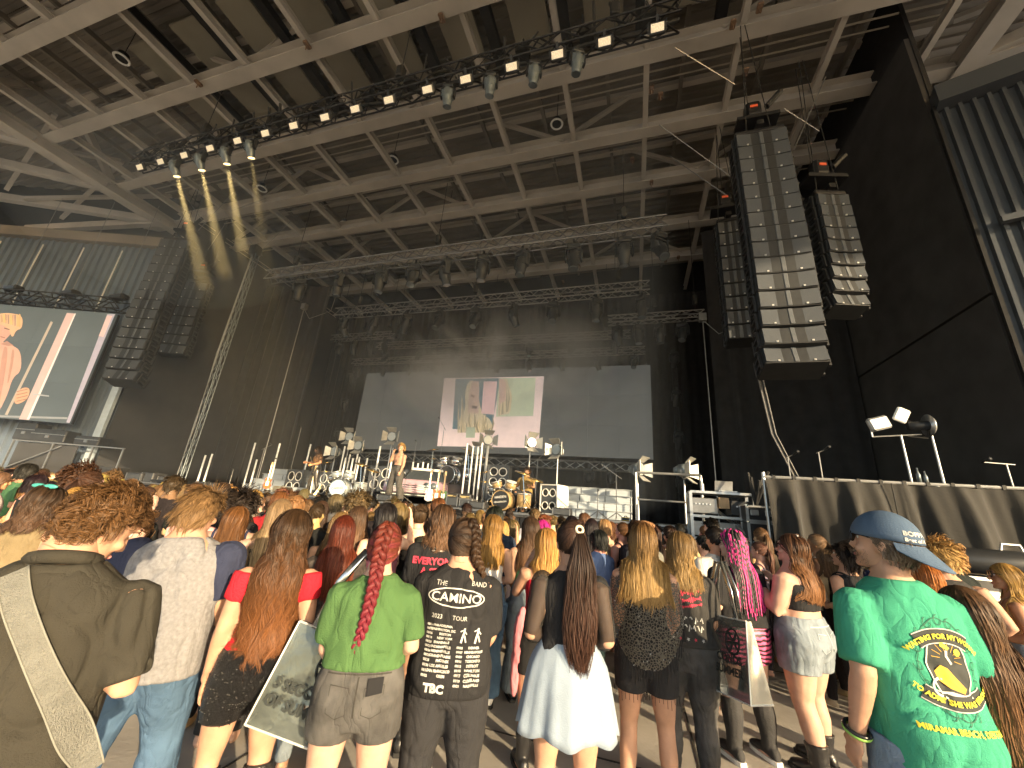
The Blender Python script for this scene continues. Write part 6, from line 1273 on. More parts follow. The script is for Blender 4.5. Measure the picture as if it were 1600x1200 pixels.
# 12 person holding a phone up
p = PP('person with a dark cap of hair raising a phone toward the stage', 556, 830, 3.6, h=1.66, yaw=30, skin=m_skin2, arms=('front', 'phone_high')); p.body(); p.tee(c_char); p.pants(c_blkj); Hair(p, hairM('hair_brown_mid', (.045, .026, .016), (.16, .085, .045))).long(.3, 700, 12, .007).mesh()
q = p.W1(p.arm[1][2] + np.array([0, .02, .14])); mb = MB(); mb.box(q, (.08, .012, .16), bev=.004); o = mb.build('smartphone', m_phone); o.location = p.root.location; o.rotation_euler = p.root.rotation_euler; tag(o, 'black smartphone held up above the crowd', 'phone')
mb = MB(); mb.ring(p.arm[1][1] + (p.arm[1][2] - p.arm[1][1]) * .85, .034, .008, p.arm[1][2] - p.arm[1][1], 18, 6); np_mesh('wristband', p.W(mb.V), mb.F, M('wristband_teal', (.2, .4, .35), .5), True, p.root)
# 13 curly blonde
p = PP('woman with long curly golden hair, white top and jeans', 768, 850, 4.2, h=1.68, yaw=20, arms=('low_front', 'front')); p.body(); p.top(c_white, 1.0, 1.33, 'tank_top', .008, 0, .003, (.08, .012)); p.pants(c_jean, lg=1.25, bell=.08); p.shoes(c_sneak)
Hair(p, hairM('hair_curl_gold', (.16, .085, .026), (.42, .23, .06))).long(.36, 1100, 15, .006, .022, 4.5, .75, 60, 1.12).mesh()
# 14 green tank
p = PP('woman with long brown hair in a green tank top and pale jeans', 828, 850, 4.5, h=1.69, yaw=26, arms=('low_front', 'front'), head=(8, 0, 0)); p.body(); p.top(cloth('green_knit', (.09, .28, .14)), 1.02, 1.36, 'tank_top', .008, 0, .003, (.1, .014)); p.pants(c_ltjean, lg=1.3, bell=.12); p.shoes(c_boot)
Hair(p, hairM('hair_brown_mid', (.045, .026, .016), (.16, .085, .045))).long(.42, 1000, 14, .006, .006, 2).mesh()
# 15 red halter, hands at the face
p = PP('blonde woman in a red halter top and black shorts with hands raised to her face', 850, 870, 3.45, h=1.62, yaw=30, lean=(.03, 0), arms=('face', 'face'), head=(10, -4, 0)); p.body(curl=.25); p.top(cloth('deep_red_knit', (.4, .015, .03)), 1.02, 1.27, 'halter_top', .008, 0, .003, (.07, .008)); p.shorts(c_blk, f=.3, zt=1.03); p.shoes(c_boot, 'boot', .24)
Hair(p, hairM('hair_strawberry', (.30, .15, .045), (.55, .30, .09))).long(.24, 1100, 13, .006, .004, 2, .4, 60, 1.07).mesh()
mb = MB(); mb.ell((-.17, -.02, .85), .06, .05, .22); mb.ell((-.19, .0, .62), .04, .04, .18); V, F = remesh(mb, .013, 3); V = wrinkle(V, F, .012, (14, 14, 6)); np_mesh('tied_jacket', p.W(V), F, cloth('pink_fleece', (.6, .22, .26)), True, p.root)
# 16 ponytail, pale skirt
p = PP('woman with a long brown ponytail, black sheer-sleeved top and pale blue skirt', 892, 860, 2.62, h=1.70, yaw=11, arms=('front', 'front'), head=(14, 0, 0), stance=.0, hip=1.05, wx=1.03)
p.body(); p.top(c_blk, .98, 1.40, 'black_top', .010, 0, .004)
shm = M('sheer_black', (.02, .02, .02), .7, alpha=.72)
for i in (0, 1):
    mb = MB(); f = np.linspace(.02, .98, 10); mb.tube(p.arm_path(i, .02, .98, 10), p.arm_r(f) * 1.12 + .004, 12); mb.ell(p.sh[i], .064, .06, .062); p.finish(mb, 'sheer_sleeve', shm, None, 2, .002)
p.skirt(cloth('pale_blue_satin', (.27, .335, .42), rough=.7, bump=.15, fold=.08), 1.03, .63, .065, folds=7, amp=.015); mb = MB()
hh = Hair(p, hairM('hair_dark_brown', (.02, .012, .009), (.06, .03, .022))); hh.gather([(.02, -.085, .075)], 2400, 9, .003); hh.tail((.02, -.10, .075), .72, 1900, 18, .0036, .045, .022, .05, swell=1.6).mesh()
mb = MB(); mb.ring(p.Hc + p.Hr @ (np.array([.02, -.107, .08]) * p.k), .021, .008, p.Hr @ np.array([0, -1, .4]), 20, 8); mb.build('hair_tie', M('cream_scrunchie', (.7, .62, .45), .8), p.root, True); p.shoes(c_sneak)
# 17 golden hair, crochet shawl
p = PP('woman with long golden highlighted hair, black crochet shawl and frayed black shorts', 1005, 860, 3.3, h=1.73, yaw=4, arms=('low_front', 'low_front'), head=(3, 0, 0), stance=.03)
p.body(); p.top(c_blk, .98, 1.34, 'black_top', .006, 0, .003); sb = p.shorts(c_blkj, f=.27, zt=1.02, lg=1.15); p.shoes(c_boot, 'boot', .2)
rows = []; n = 64
for t in np.linspace(0, 1, 14):
    row = []
    for a in np.linspace(-1.25 * math.pi, .25 * math.pi, n):
        cx_, sy_ = math.cos(a), math.sin(a); dp_ = max(0, -sy_); zb = 1.16 - .36 * dp_ ** 1.5 - .06 * abs(cx_); z = 1.40 - (1.40 - zb) * t; w_ = .07 + (.20 - .07) * min(1, t * 2.6) ** .6; wy = .06 + (.125 - .06) * min(1, t * 2.2) ** .6 + .03 * t
        if t > .4: w_ += .03 * (t - .4)
        row.append((w_ * 1.12 * cx_ * (1 + .012 * math.sin(a * 11 + t * 5)), -.012 + wy * sy_ * (1 + .02 * math.sin(a * 9)), z))
    rows.append(row)
def mesh_mat(name, col, scale, hole):
    m = bpy.data.materials.new(name); m.use_nodes = True; nn = m.node_tree.nodes; l = m.node_tree.links; b = nn['Principled BSDF']; b.inputs['Base Color'].default_value = (*col, 1); b.inputs['Roughness'].default_value = .6; b.inputs['Sheen Weight'].default_value = .3
    tc = nn.new('ShaderNodeTexCoord'); v = nn.new('ShaderNodeTexVoronoi'); v.feature = 'DISTANCE_TO_EDGE'; v.inputs['Scale'].default_value = scale; l.new(tc.outputs['Object'], v.inputs[0]); c_ = nn.new('ShaderNodeMath'); c_.operation = 'LESS_THAN'; c_.inputs[1].default_value = hole; l.new(v.outputs['Distance'], c_.inputs[0]); l.new(c_.outputs[0], b.inputs['Alpha']); return m
mb = MB(); mb.loft(rows, cap=False, closed=False); mb.F = [f[::-1] for f in mb.F]; V = p.W(mb.V); o = np_mesh('crochet_shawl', V, mb.F, mesh_mat('crochet_black', (.05, .045, .035), 62, .13), True, p.root); p.bvhs.append(bvh_of(V, mb.F))
mb = MB(); last = V[-n:]
for i in range(4, n - 4): q = last[i]; mb.tube([q, q + (.003 * math.sin(i), -.004, -.05), q + (.006 * math.sin(i * 2.1), -.003, -.085 - .02 * math.sin(i * 1.7))], .0025, 4)
mb.build('fringe', c_blk, o); mb = MB()
for i in range(90): q = V[rng.integers(n * 3, len(V))]; mb.ell(q + rng.normal(0, .006, 3) + (0, -.004, 0), .003, .003, .003, None, 6, 4)
mb.build('sequin', M('sequin_silver', (.8, .78, .7), .1, .9), o)
mb = MB()
for i in (0, 1):
    c = p.leg_path(i, .27, .27, 1)[0]
    for q in range(26): a = q * .2417; r_ = p.leg_r(.27) * 1.17 + .006; b_ = np.array([c[0] + r_ * math.cos(a), c[1] + r_ * math.sin(a), c[2]]); mb.tube([b_, b_ + (.002, 0, -.02 - .035 * rng.random())], .0014, 4)
np_mesh('frayed_hem', p.W(mb.V), mb.F, c_blk, True, sb); Hair(p, hairM('hair_highlight', (.09, .045, .018), (.38, .235, .085), mid=.3)).long(.38, 3000, 15, .0034, .006, 2.2, .5, 90, 1.08, 1.5).mesh()
# 18 grey graphic tee with silver bag
p = PP('woman with shoulder-length dark blonde hair in a charcoal graphic t-shirt and black jeans', 1062, 865, 3.62, h=1.68, yaw=2, wx=1.12, hip=1.12, arms=('front', 'low_front'), head=(-8, 0, 0)); p.body(); p.tee(c_char, hem=.9, loose=.85, sleeve=.44, amp=.007, grow=.018, sflare=1.65); p.pants(c_greyj, lg=1.18); p.shoes(c_sneak)
for zz_, hh_, mt_, f_ in ((1.25, .026, ink_r, 30), (1.2, .02, ink_r, 37), (1.16, .012, ink_r, 45)): p.band([(.03 + .09 * t, zz_ * p.k + .02 * t + hh_ * math.sin(t * f_) * (.6 + .4 * math.sin(t * 7))) for t in np.linspace(-1, 1, 120)], .006, mt_)
for zz_, n_ in ((1.07, 7), (1.02, 9)):
    for i in range(n_): q_ = -.11 + .22 * i / (n_ - 1); p.band([(q_ - .009, zz_ * p.k + .02 * math.sin(i * 2.1)), (q_, zz_ * p.k + .022), (q_ + .009, zz_ * p.k - .012 * math.cos(i))], .008, ink_w)
for i in range(5): a = i * 1.2566; p.patch([(-.09 + .05 * i + .012 * math.cos(q * .628 * 1) * (1 if q % 2 else .45), .955 * p.k + .012 * math.sin(q * .628) * (1 if q % 2 else .45)) for q in range(10)], ink_r if i % 2 else ink_w, n=2)
Hair(p, hairM('hair_dark_blonde', (.10, .06, .026), (.32, .2, .075), mid=.3)).long(.27, 2200, 13, .004, .010, 2.5, .55, 70, 1.1).mesh()
# 19 pink-black braids
p = PP('woman with long black and pink braids, zebra shorts and tall boots', 1145, 860, 4.35, h=1.72, yaw=26, wx=1.18, hip=1.12, arms=('front', 'down'), head=(22, 4, 0), stance=.03, skin=m_skin3); p.body(); p.tee(c_blk, hem=.92, loose=.9, sleeve=.48, amp=.006, grow=.02, neck=1.37, sflare=1.7); zb = bpy.data.materials.new('pink_zebra'); zb.use_nodes = True
wv = zb.node_tree.nodes.new('ShaderNodeTexWave'); wv.inputs['Scale'].default_value = 9; wv.inputs['Distortion'].default_value = 6; wv.bands_direction = 'Z'; rp_ = zb.node_tree.nodes.new('ShaderNodeValToRGB'); rp_.color_ramp.interpolation = 'CONSTANT'; rp_.color_ramp.elements[0].color = (.02, .01, .015, 1); rp_.color_ramp.elements[1].color = (.75, .12, .28, 1); rp_.color_ramp.elements[1].position = .45
tcz = zb.node_tree.nodes.new('ShaderNodeTexCoord'); zb.node_tree.links.new(tcz.outputs['Object'], wv.inputs[0]); zb.node_tree.links.new(wv.outputs['Fac'], rp_.inputs[0]); zb.node_tree.links.new(rp_.outputs[0], zb.node_tree.nodes['Principled BSDF'].inputs['Base Color'])
p.shorts(zb, f=.24, zt=1.0, lg=1.16, flare=.05); p.shoes(M('black_canvas', (.03, .03, .032), .8, bump=.3), 'boot', .40, m_white); p.face(); bm_ = bpy.data.materials.new('braids_pink_black'); bm_.use_nodes = True; nn = bm_.node_tree.nodes; ge = nn.new('ShaderNodeNewGeometry'); rp_ = nn.new('ShaderNodeValToRGB'); rp_.color_ramp.interpolation = 'CONSTANT'; rp_.color_ramp.elements[0].color = (.015, .012, .012, 1); rp_.color_ramp.elements[1].color = (.6, .03, .22, 1); rp_.color_ramp.elements[1].position = .6
bm_.node_tree.links.new(ge.outputs['Random Per Island'], rp_.inputs[0]); bm_.node_tree.links.new(rp_.outputs[0], nn['Principled BSDF'].inputs['Base Color']); Hair(p, bm_).ropes(110, .52, .0075).mesh()
# glasses helper
def glasses(p, mat, lens, name='sunglasses'):
    mb = MB(); 
    for sd in (-1, 1): mb.tube([p.Hc + p.Hr @ (np.array(q) * p.k) for q in ((sd * .066, .088, .022), (sd * .078, .05, .022), (sd * .083, .0, .016), (sd * .083, -.02, .0))], .0038, 6); mb.ring(p.Hc + p.Hr @ (np.array([sd * .034, .099, .012]) * p.k), .026, .003, p.Hr @ np.array([0, 1, 0]), 18, 6)
    mb.tube([p.Hc + p.Hr @ (np.array(q) * p.k) for q in ((-.01, .105, .018), (.01, .105, .018))], .003, 6); o = mb.build(name, mat, p.root, True)
    for sd in (-1, 1): m2 = MB(); m2.ell(p.Hc + p.Hr @ (np.array([sd * .034, .099, .012]) * p.k), .026, .004, .024, p.Hr); m2.build('lens', lens, o, True)
glasses(p, m_phone, m_glassdk, 'glasses')
# 20 tube top
p = PP('woman with wavy brown hair in a black tube top, pale denim shorts and ankle boots', 1236, 860, 4.4, h=1.73, yaw=48, wx=1.34, dx=1.45, hip=1.12, limb=1.12, arms=('hold_up', 'hold_up'), head=(12, 6, 0), skin=m_skin3, step=.04); p.body(); p.top(c_blk, 1.08, 1.28, 'tube_top', .008, 0, .004); sb = p.shorts(c_ltjean, f=.24, zt=1.04, lg=1.14, flare=.06); denim_detail(p, p.bvhs[-1], 1.04, c_ltjean, cloth('stitch_pale', (.5, .55, .6))); p.shoes(c_boot, 'boot', .22); p.face()
Hair(p, hairM('hair_chestnut', (.045, .022, .014), (.22, .10, .04))).long(.36, 1400, 15, .006, .02, 3.2, .65, 60, 1.1, 1.5).mesh(); glasses(p, m_phone, m_glassdk, 'glasses')
for i in range(7): mb = MB(); q = p.Hc + p.Hr @ (np.array([.03 * math.cos(i * 2.3), -.03 - .02 * (i % 3), .118 - .006 * (i % 3)]) * p.k); mb.ell(q, .009, .009, .007); mb.build('hair_clip', m_badge, p.root, True)
q = p.W1(p.arm[0][2] + np.array([.03, .06, .06])); mb = MB(); mb.tube([q + (0, 0, -.06), q + (0, 0, -.055), q + (0, 0, .05), q + (0, 0, .06)], [.026, .032, .032, .025], 14); o = mb.build('drink_can', M('can_blue_yellow', (.12, .25, .45), .3, .6, var=.8, scale=12), None, True); o.location = p.root.location; o.rotation_euler = p.root.rotation_euler; tag(o, 'blue and yellow drink can held by the tube-top woman', 'can')
# 21 dark-haired behind
p = PP('woman with short dark hair and sunglasses on her head in a black tank top', 1318, 870, 5.6, h=1.66, yaw=32, wx=1.1, arms=('front', 'front'), head=(15, 8, 0)); p.body(); p.top(c_blk, .9, 1.36, 'tank_top', .01, .5, .004, (.1, .02)); p.pants(c_blkj); p.face(); Hair(p, hairM('hair_black', (.012, .01, .01), (.035, .025, .02))).short(.13, 1300, 8, .006, .015, .3, .9).mesh()
# 22 man in the green shirt with a cap
p = PP('man in a bright green printed t-shirt, backward blue cap and sunglasses', 1392, 880, 2.55, h=1.855, yaw=14, male=True, wx=.90, dx=1.12, lean=(-.03, 0), skin=m_skin, arms=(((.06, -.06, -.26), (.07, .03, -.5)), ((.05, -.04, -.265), (.02, .16, -.32))), head=(34, 8, 0), vox=.011, stance=.05)
p.body(); p.tee(cloth('mint_green_cotton', (.05, .29, .185), bscale=200), hem=.70, loose=1., sleeve=.45, amp=.012, grow=.028, flare=.012, freq=(6, 6, 2.6), sflare=1.8); p.pants(cloth('faded_denim', (.16, .22, .30), var=.2), lg=1.2); p.shoes(c_sneak); p.face(M('brow_grey', (.12, .09, .07), .8))
k = p.k; zc = 1.125 * k; X0_ = .015
def E2(rx, rz, a0=0, a1=6.2832, n=48, cx=X0_, cz=zc): return [(cx + rx * math.cos(a), cz + rz * math.sin(a)) for a in np.linspace(a0, a1, n)]
p.patch(E2(.083, .125)[:-1], ink_k, .0032, n=6); p.band(E2(.083, .125), .006, ink_w, .005)
tk = M('ink_dark_green', (.012, .09, .055), .7)
for q in range(16):
    a = q * .3927; c0 = (X0_ + .115 * math.cos(a), zc + .17 * math.sin(a)); p.band([(c0[0] + .022 * math.cos(t + a) * (1 - t / 7), c0[1] + .026 * math.sin(t + a) * (1 - t / 7)) for t in np.linspace(0, 5, 14)], .0028, tk, .0036)
p.band([(X0_ + .118 * math.cos(a) + .006 * math.sin(9 * a), zc + .178 * math.sin(a) + .006 * math.cos(11 * a)) for a in np.linspace(0, 6.283, 90)], .003, tk, .0036)
def ribbon(txt, R_, zoff, a0, sgn, size):
    A = np.linspace(-a0, a0, 22); c = (X0_, zoff - sgn * R_)
    for w_, mt, of in ((.058, ink_w, .0046), (.05, ink_k, .0058)): p.band([(c[0] + R_ * math.sin(a), c[1] + sgn * R_ * math.cos(a)) for a in A], w_, mt, of, 'banner')
    p.text(txt, X0_, zoff - size * .36, size, ink_y, 0, arc=R_ * sgn, bold=.0012, off=.0105)
ribbon('WAITING FOR MY WOMAN', .20, zc + .115, .56, 1, .026); ribbon('TO ADMIT SHE WAS WRONG', .26, zc - .125, .50, -1, .026); p.text('MIRAMAR BEACH, DESTIN, FL', X0_, zc - .222, .027, ink_y, 0, bold=.001, off=.007)
p.patch([(X0_ - .055, zc - .05), (X0_ - .06, zc - .02), (X0_ - .035, zc + .005), (X0_ - .01, zc - .005), (X0_ + .015, zc - .035), (X0_ + .05, zc - .075), (X0_ + .03, zc - .09), (X0_ - .02, zc - .075)], M('ink_amber', (.62, .36, .03), .7), .0052, n=3)
p.band([(X0_ - .055 + .03 * math.cos(a), zc - .075 + .03 * math.sin(a)) for a in np.linspace(1, 4.8, 14)], .009, ink_w, .0058); p.band([(X0_ - .06, zc - .092), (X0_ - .02, zc - .09), (X0_ + .03, zc - .1), (X0_ + .065, zc - .1)], .008, ink_w, .0058)
p.patch([(X0_ - .02, zc + .075), (X0_ - .018, zc + .1), (X0_ + .0, zc + .085), (X0_ + .018, zc + .07), (X0_ + .005, zc + .062)], M('ink_lime', (.45, .55, .05), .7), .0054, n=2); p.band([(X0_, zc + .06), (X0_ - .005, zc + .04), (X0_ + .012, zc + .01)], .01, ink_w, .0056); p.patch([(X0_ + .045 + .014 * math.cos(a), zc + .055 + .014 * math.sin(a)) for a in np.linspace(0, 5.9, 14)], ink_y, .0056, n=2)
for q in range(9): a = -.3 + q * .42; p.band([(X0_ + .03 * math.cos(a), zc + .03 + .03 * math.sin(a)), (X0_ + .062 * math.cos(a), zc + .03 + .062 * math.sin(a))], .0018, M('ink_amber', (.62, .36, .03), .7), .005)
Hair(p, hairM('hair_grey_brown', (.12, .085, .06), (.2, .15, .11))).short(.03, 1300, 6, .003, .003, .2, .8, line=.7, nape=-.75).mesh()
bd = roots(10); dd = rng.normal(size=(2600, 3)); dd /= np.linalg.norm(dd, axis=1, keepdims=True); pts = []
for sd_ in range(700):
    u_, v_ = rng.uniform(-1.2, 1.2), rng.uniform(-.105, -.035); o_ = Vector(p.Hc + p.Hr @ (np.array([.2 * math.sin(u_), .2 * math.cos(u_) , v_]) * p.k)); loc, nr, idx, di = p.headbvh.ray_cast(o_, Vector(p.Hc + p.Hr @ (np.array([0, 0.02, v_]) * p.k)) - o_)
    if loc is not None: pts.append([np.array(loc), np.array(loc + nr * .004) + rng.normal(0, .001, 3), np.array(loc + nr * .006) + (0, 0, -.004)])
V, F, A = strands(np.array(pts), .0012, p.Hc); np_mesh('stubble', V, F, hairM('hair_grey_brown', (.12, .085, .06), (.2, .15, .11)), True, p.root, A)
glasses(p, m_phone, m_glassdk)
c_cap = cloth('slate_blue_twill', (.075, .115, .18), fold=0.); mb = MB(); rings = []
for t in np.linspace(0, 1, 9):
    th = .08 + t * 1.42; rings.append([tuple(p.Hc + p.Hr @ (np.array([.1 * math.sin(th) * math.cos(a), -.008 + .125 * math.sin(th) * math.sin(a), .014 + .129 * math.cos(th)]) * p.k)) for a in np.linspace(0, 2 * math.pi, 28, endpoint=False)])
mb.loft(rings); V = np.array(mb.V); cap_ = np_mesh('cap', V, mb.F, c_cap, True, p.root); mb = MB(); rows = []
for t in np.linspace(0, 1, 6):
    for_ = []
    for a in np.linspace(-1.15, 1.15, 15): r_ = 1 + .78 * t * math.cos(a * 1.15) ** .8 if abs(a) < 1.15 else 1.; q = np.array([.1 * math.sin(a) * (1 + .1 * t), -.008 - .122 * math.cos(a) - .085 * t * max(0, math.cos(a * 1.3)) ** .7, .018 - .075 * t * max(.0, math.cos(a * 1.3)) ** .7 - .012 * abs(a) * t]) * p.k; for_.append(tuple(p.Hc + p.Hr @ q))
    rows.append(for_)
mb.loft(rows + [[tuple(np.array(v) + p.Hr @ np.array([0, 0, -.006])) for v in r_] for r_ in rows[::-1]], cap=False, closed=False); mb.build('brim', c_cap, cap_, True)
cu_bv = bvh_of(V, mb.F[:0] or [tuple(int(i) for i in f.vertices) for f in cap_.data.polygons])
for t_, z_, sz in (('BOPPA', .058, .026), ('Best of A', .034, .02)):
    cu = bpy.data.curves.new('t', 'FONT'); cu.body = t_; cu.size = sz; cu.align_x = 'CENTER'; cu.offset = .0006; me = text_mesh(cu); out = []
    for v in me.vertices:
        a = -.35 + v.co.x / .11; o_ = Vector(p.Hc + p.Hr @ np.array([.3 * math.sin(a), -.3 * math.cos(a), (z_ + v.co.y) * p.k])); tg_ = Vector(p.Hc + p.Hr @ np.array([0, 0, (z_ + v.co.y) * p.k * .9])); loc, nr, idx, di = cu_bv.ray_cast(o_, tg_ - o_)
        out.append(np.array(loc + (o_ - loc).normalized() * .003) if loc is not None else np.array(tg_))
    np_mesh('lettering', out, [tuple(q.vertices) for q in me.polygons], ink_w, True, cap_); bpy.data.meshes.remove(me)
for rz_, mt in ((.0, M('wristband_green', (.25, .5, .1), .5)), (.018, m_phone)): mb = MB(); f = .93; c = p.arm[0][1] + (p.arm[0][2] - p.arm[0][1]) * (f - rz_ * 2); mb.ring(c, .036 * 1.12, .008, p.arm[0][2] - p.arm[0][1], 20, 6); np_mesh('wristband', p.W(mb.V), mb.F, mt, True, p.root)
# 23 very long hair, pink skirt, holding a green cap
p = PP('woman with waist-length brown hair and a bright pink skirt beside the green-shirt man', 1535, 930, 2.62, h=1.56, yaw=10, lean=(-.12, 0), arms=('front', 'front'), head=(10, 0, -6)); p.body(); p.tee(c_char, hem=.95, loose=.4); p.skirt(cloth('hot_pink_knit', (.75, .03, .22), bump=.8, bscale=120), 1.0, .3, .12, folds=6, amp=.012); Hair(p, hairM('hair_long_brown', (.07, .038, .02), (.2, .10, .045))).long(.85, 1500, 20, .006, .012, 2.4, .55, 70, 1.06, 1.5).mesh()
mb = MB(); q = p.W1((.02, -.2, .93)); mb.ell(q, .14, .05, .05, np.array(Matrix.Rotation(.5, 3, 'Y'))); mb.ell(q + (.12, -.02, -.06), .1, .045, .012, np.array(Matrix.Rotation(.5, 3, 'Y'))); V, F = remesh(mb, .01, 2); o = np_mesh('cap', V, F, cloth('olive_green_twill', (.085, .115, .06)), True); o.location = p.root.location; o.rotation_euler = p.root.rotation_euler; tag(o, 'olive green cap hooked behind the waist-length hair', 'cap')
# 24 man in black tank
p = PP('man with sun-bleached hair in a black tank top and dark cargo trousers', 1470, 880, 5.0, h=1.74, yaw=-4, male=True, wx=1.0, arms=('low_front', 'back_bent'), head=(24, -14, 0), stance=.04); p.body(); p.top(cloth('faded_black', (.045, .044, .043)), .92, 1.385, 'tank_top', .016, .7, .006); p.pants(cloth('cargo_dark', (.06, .055, .048)), lg=1.28, amp=.012); p.shoes(c_boot); p.face(); Hair(p, hairM('hair_bleached', (.16, .09, .04), (.5, .32, .12))).short(.1, 1500, 8, .005, .01, .3, .8).mesh()
# 25 woman at the barrier
p = PP('blonde woman in sunglasses and a beige top leaning at the metal barrier', 1572, 900, 5.2, h=1.62, yaw=58, arms=('front', 'front'), head=(14, 0, 0), skin=m_skin2); p.body(); p.top(cloth('beige_knit', (.36, .25, .16)), 1.0, 1.3, 'crop_top', .008, 0, .003, (.09, .01)); p.shorts(c_ltjean, f=.26); p.face(); glasses(p, m_phone, m_glassdk); Hair(p, hairM('hair_gold', (.28, .16, .045), (.55, .34, .1))).long(.34, 900, 13, .006, .006, 2).mesh()
p = PP('copper-haired woman half hidden behind the blue cap', 1444, 885, 4.3, h=1.60, yaw=0, arms=('front', 'front')); p.body(); p.tee(c_blk); p.pants(c_blkj); Hair(p, hairM('hair_ginger', (.3, .09, .02), (.6, .24, .06))).long(.3, 900, 13, .006, .012, 3).mesh()
# paper bag on the floor
bag = empty('paper_bag', (3.3, 4.5, 0), R(12), 'brown paper bag standing on the floor beside the barrier', 'bag'); mb = MB(); mb.box((0, 0, .2), (.32, .16, .4), taper=.96); mb.build('sack', M('kraft_paper', (.42, .27, .14), .85, bump=.3), bag)
for s_ in (-1, 1): mb = MB(); mb.tube([(-.07, s_ * .07, .39), (-.05, s_ * .07, .47), (.05, s_ * .07, .47), (.07, s_ * .07, .39)], .005, 6); mb.build('handle', M('kraft_paper', (.42, .27, .14), .85), bag)
# silver tote bags
m_silver = M('silver_film', (.42, .44, .44), .18, .85, var=.3, scale=5, bump=.5, bscale=9, stretch=(1, 1, .4)); m_clear = M('smoky_film', (.13, .15, .145), .16, .4, var=.4, scale=4, bump=.5, bscale=9, alpha=.72)
def tote(label, loc, rz, tilt, w_, h_, d_, strapto, lines, rl=0.):
    o = empty('tote_bag', loc, 0, label, 'bag'); o.rotation_euler = (tilt, rl, rz)
    T0 = [(-w_ / 2, -d_ * .12, h_), (w_ / 2, -d_ * .12, h_), (w_ / 2, d_ * .12, h_), (-w_ / 2, d_ * .12, h_)]; B0 = [(-w_ / 2, -d_ / 2, 0), (w_ / 2, -d_ / 2, 0), (w_ / 2, d_ / 2, 0), (-w_ / 2, d_ / 2, 0)]
    def quad(a, b, c, d, name, mat, nn=8):
        a, b, c, d = [np.array(v, float) for v in (a, b, c, d)]; nrm = np.cross(b - a, d - a); nrm /= np.linalg.norm(nrm); V = []
        for i in range(nn + 1):
            for j_ in range(nn + 1): u, v = i / nn, j_ / nn; q = (a * (1 - u) + b * u) * (1 - v) + (d * (1 - u) + c * u) * v; V.append(q + nrm * .014 * noise.noise(Vector(q * 9 + loc)) * math.sin(math.pi * u) * math.sin(math.pi * v) * 1.1)
        return np_mesh(name, V, [(i * (nn + 1) + j_, (i + 1) * (nn + 1) + j_, (i + 1) * (nn + 1) + j_ + 1, i * (nn + 1) + j_ + 1) for i in range(nn) for j_ in range(nn)], mat, True, o)
    fp = quad(B0[0], B0[1], T0[1], T0[0], 'front_panel', m_clear); quad(B0[2], B0[3], T0[3], T0[2], 'back_panel', m_clear); quad(B0[3], B0[0], T0[0], T0[3], 'side_panel', m_silver); quad(B0[1], B0[2], T0[2], T0[1], 'side_panel', m_silver); quad(B0[0], B0[3], B0[2], B0[1], 'base_panel', m_silver)
    mb = MB()
    for a, b in ((B0[0], T0[0]), (B0[1], T0[1]), (B0[0], B0[1]), (B0[0], B0[3]), (T0[0], T0[1]), (B0[3], T0[3]), (B0[1], B0[2])): mb.tube([a, b], .005, 6)
    mb.build('piping', M('clear_edge', (.75, .77, .76), .2, .4), o)
    for s_ in (-1, 1):
        mb = MB(); P_ = [(-w_ * .26, s_ * d_ * .12, h_ - .01), (-w_ * .22, s_ * d_ * .15, h_ + strapto * .55), (-w_ * .05, s_ * d_ * .1, h_ + strapto), (w_ * .1, s_ * d_ * .1, h_ + strapto), (w_ * .24, s_ * d_ * .15, h_ + strapto * .5), (w_ * .27, s_ * d_ * .12, h_ - .01)]; mb.tube(P_, .02, 8, flat=.2); mb.build('strap', m_silver, o, True)
    for i, (t_, sz, x_, z_) in enumerate(lines):
        cu = bpy.data.curves.new('t', 'FONT'); cu.body = t_; cu.size = sz; cu.align_x = 'CENTER'; cu.offset = .0025; me = text_mesh(cu); sl_ = d_ * .38 / h_; V = [(x_ + v.co.x, -d_ / 2 + (z_ + v.co.y) * sl_ - .027, z_ + v.co.y) for v in me.vertices]; np_mesh('lettering', V, [tuple(q.vertices) for q in me.polygons], ink_k, False, fp); bpy.data.meshes.remove(me)
    mb = MB(); sl_ = d_ * .38 / h_; zc_ = h_ * .7; q = [(w_ * .2 + .075 * math.cos(a) * .8, -d_ / 2 + (zc_ + .075 * math.sin(a)) * sl_ - .012, zc_ + .075 * math.sin(a)) for a in np.linspace(0, 6.283, 30)]; mb.tube(q, .006, 5); mb.tube([q[4], q[19]], .007, 5); mb.tube([q[11], q[26]], .007, 5); mb.tube([q[0], q[15]], .007, 5); mb.build('emblem', ink_k, fp)
    return o
g = atY(480, 1150, 1.86); tote('clear silver tote bag with black lettering hanging from the green-shirt woman', (NX(450, 1130, 1.98), 1.98, .63), R(24), R(-4), .36, .44, .16, .42, (('5 SECONDS', .062, .02, .17), ('OF SUMMER', .062, .02, .10)), R(16))
tote('folded silver tote bag with black lettering on the charcoal-shirt woman', (NX(1150, 1040, 3.5), 3.5, .68), R(-60), 0, .40, .46, .17, .36, (('5 SECONDS', .065, 0, .2), ('OF SUMMER', .065, 0, .13)), R(-6))
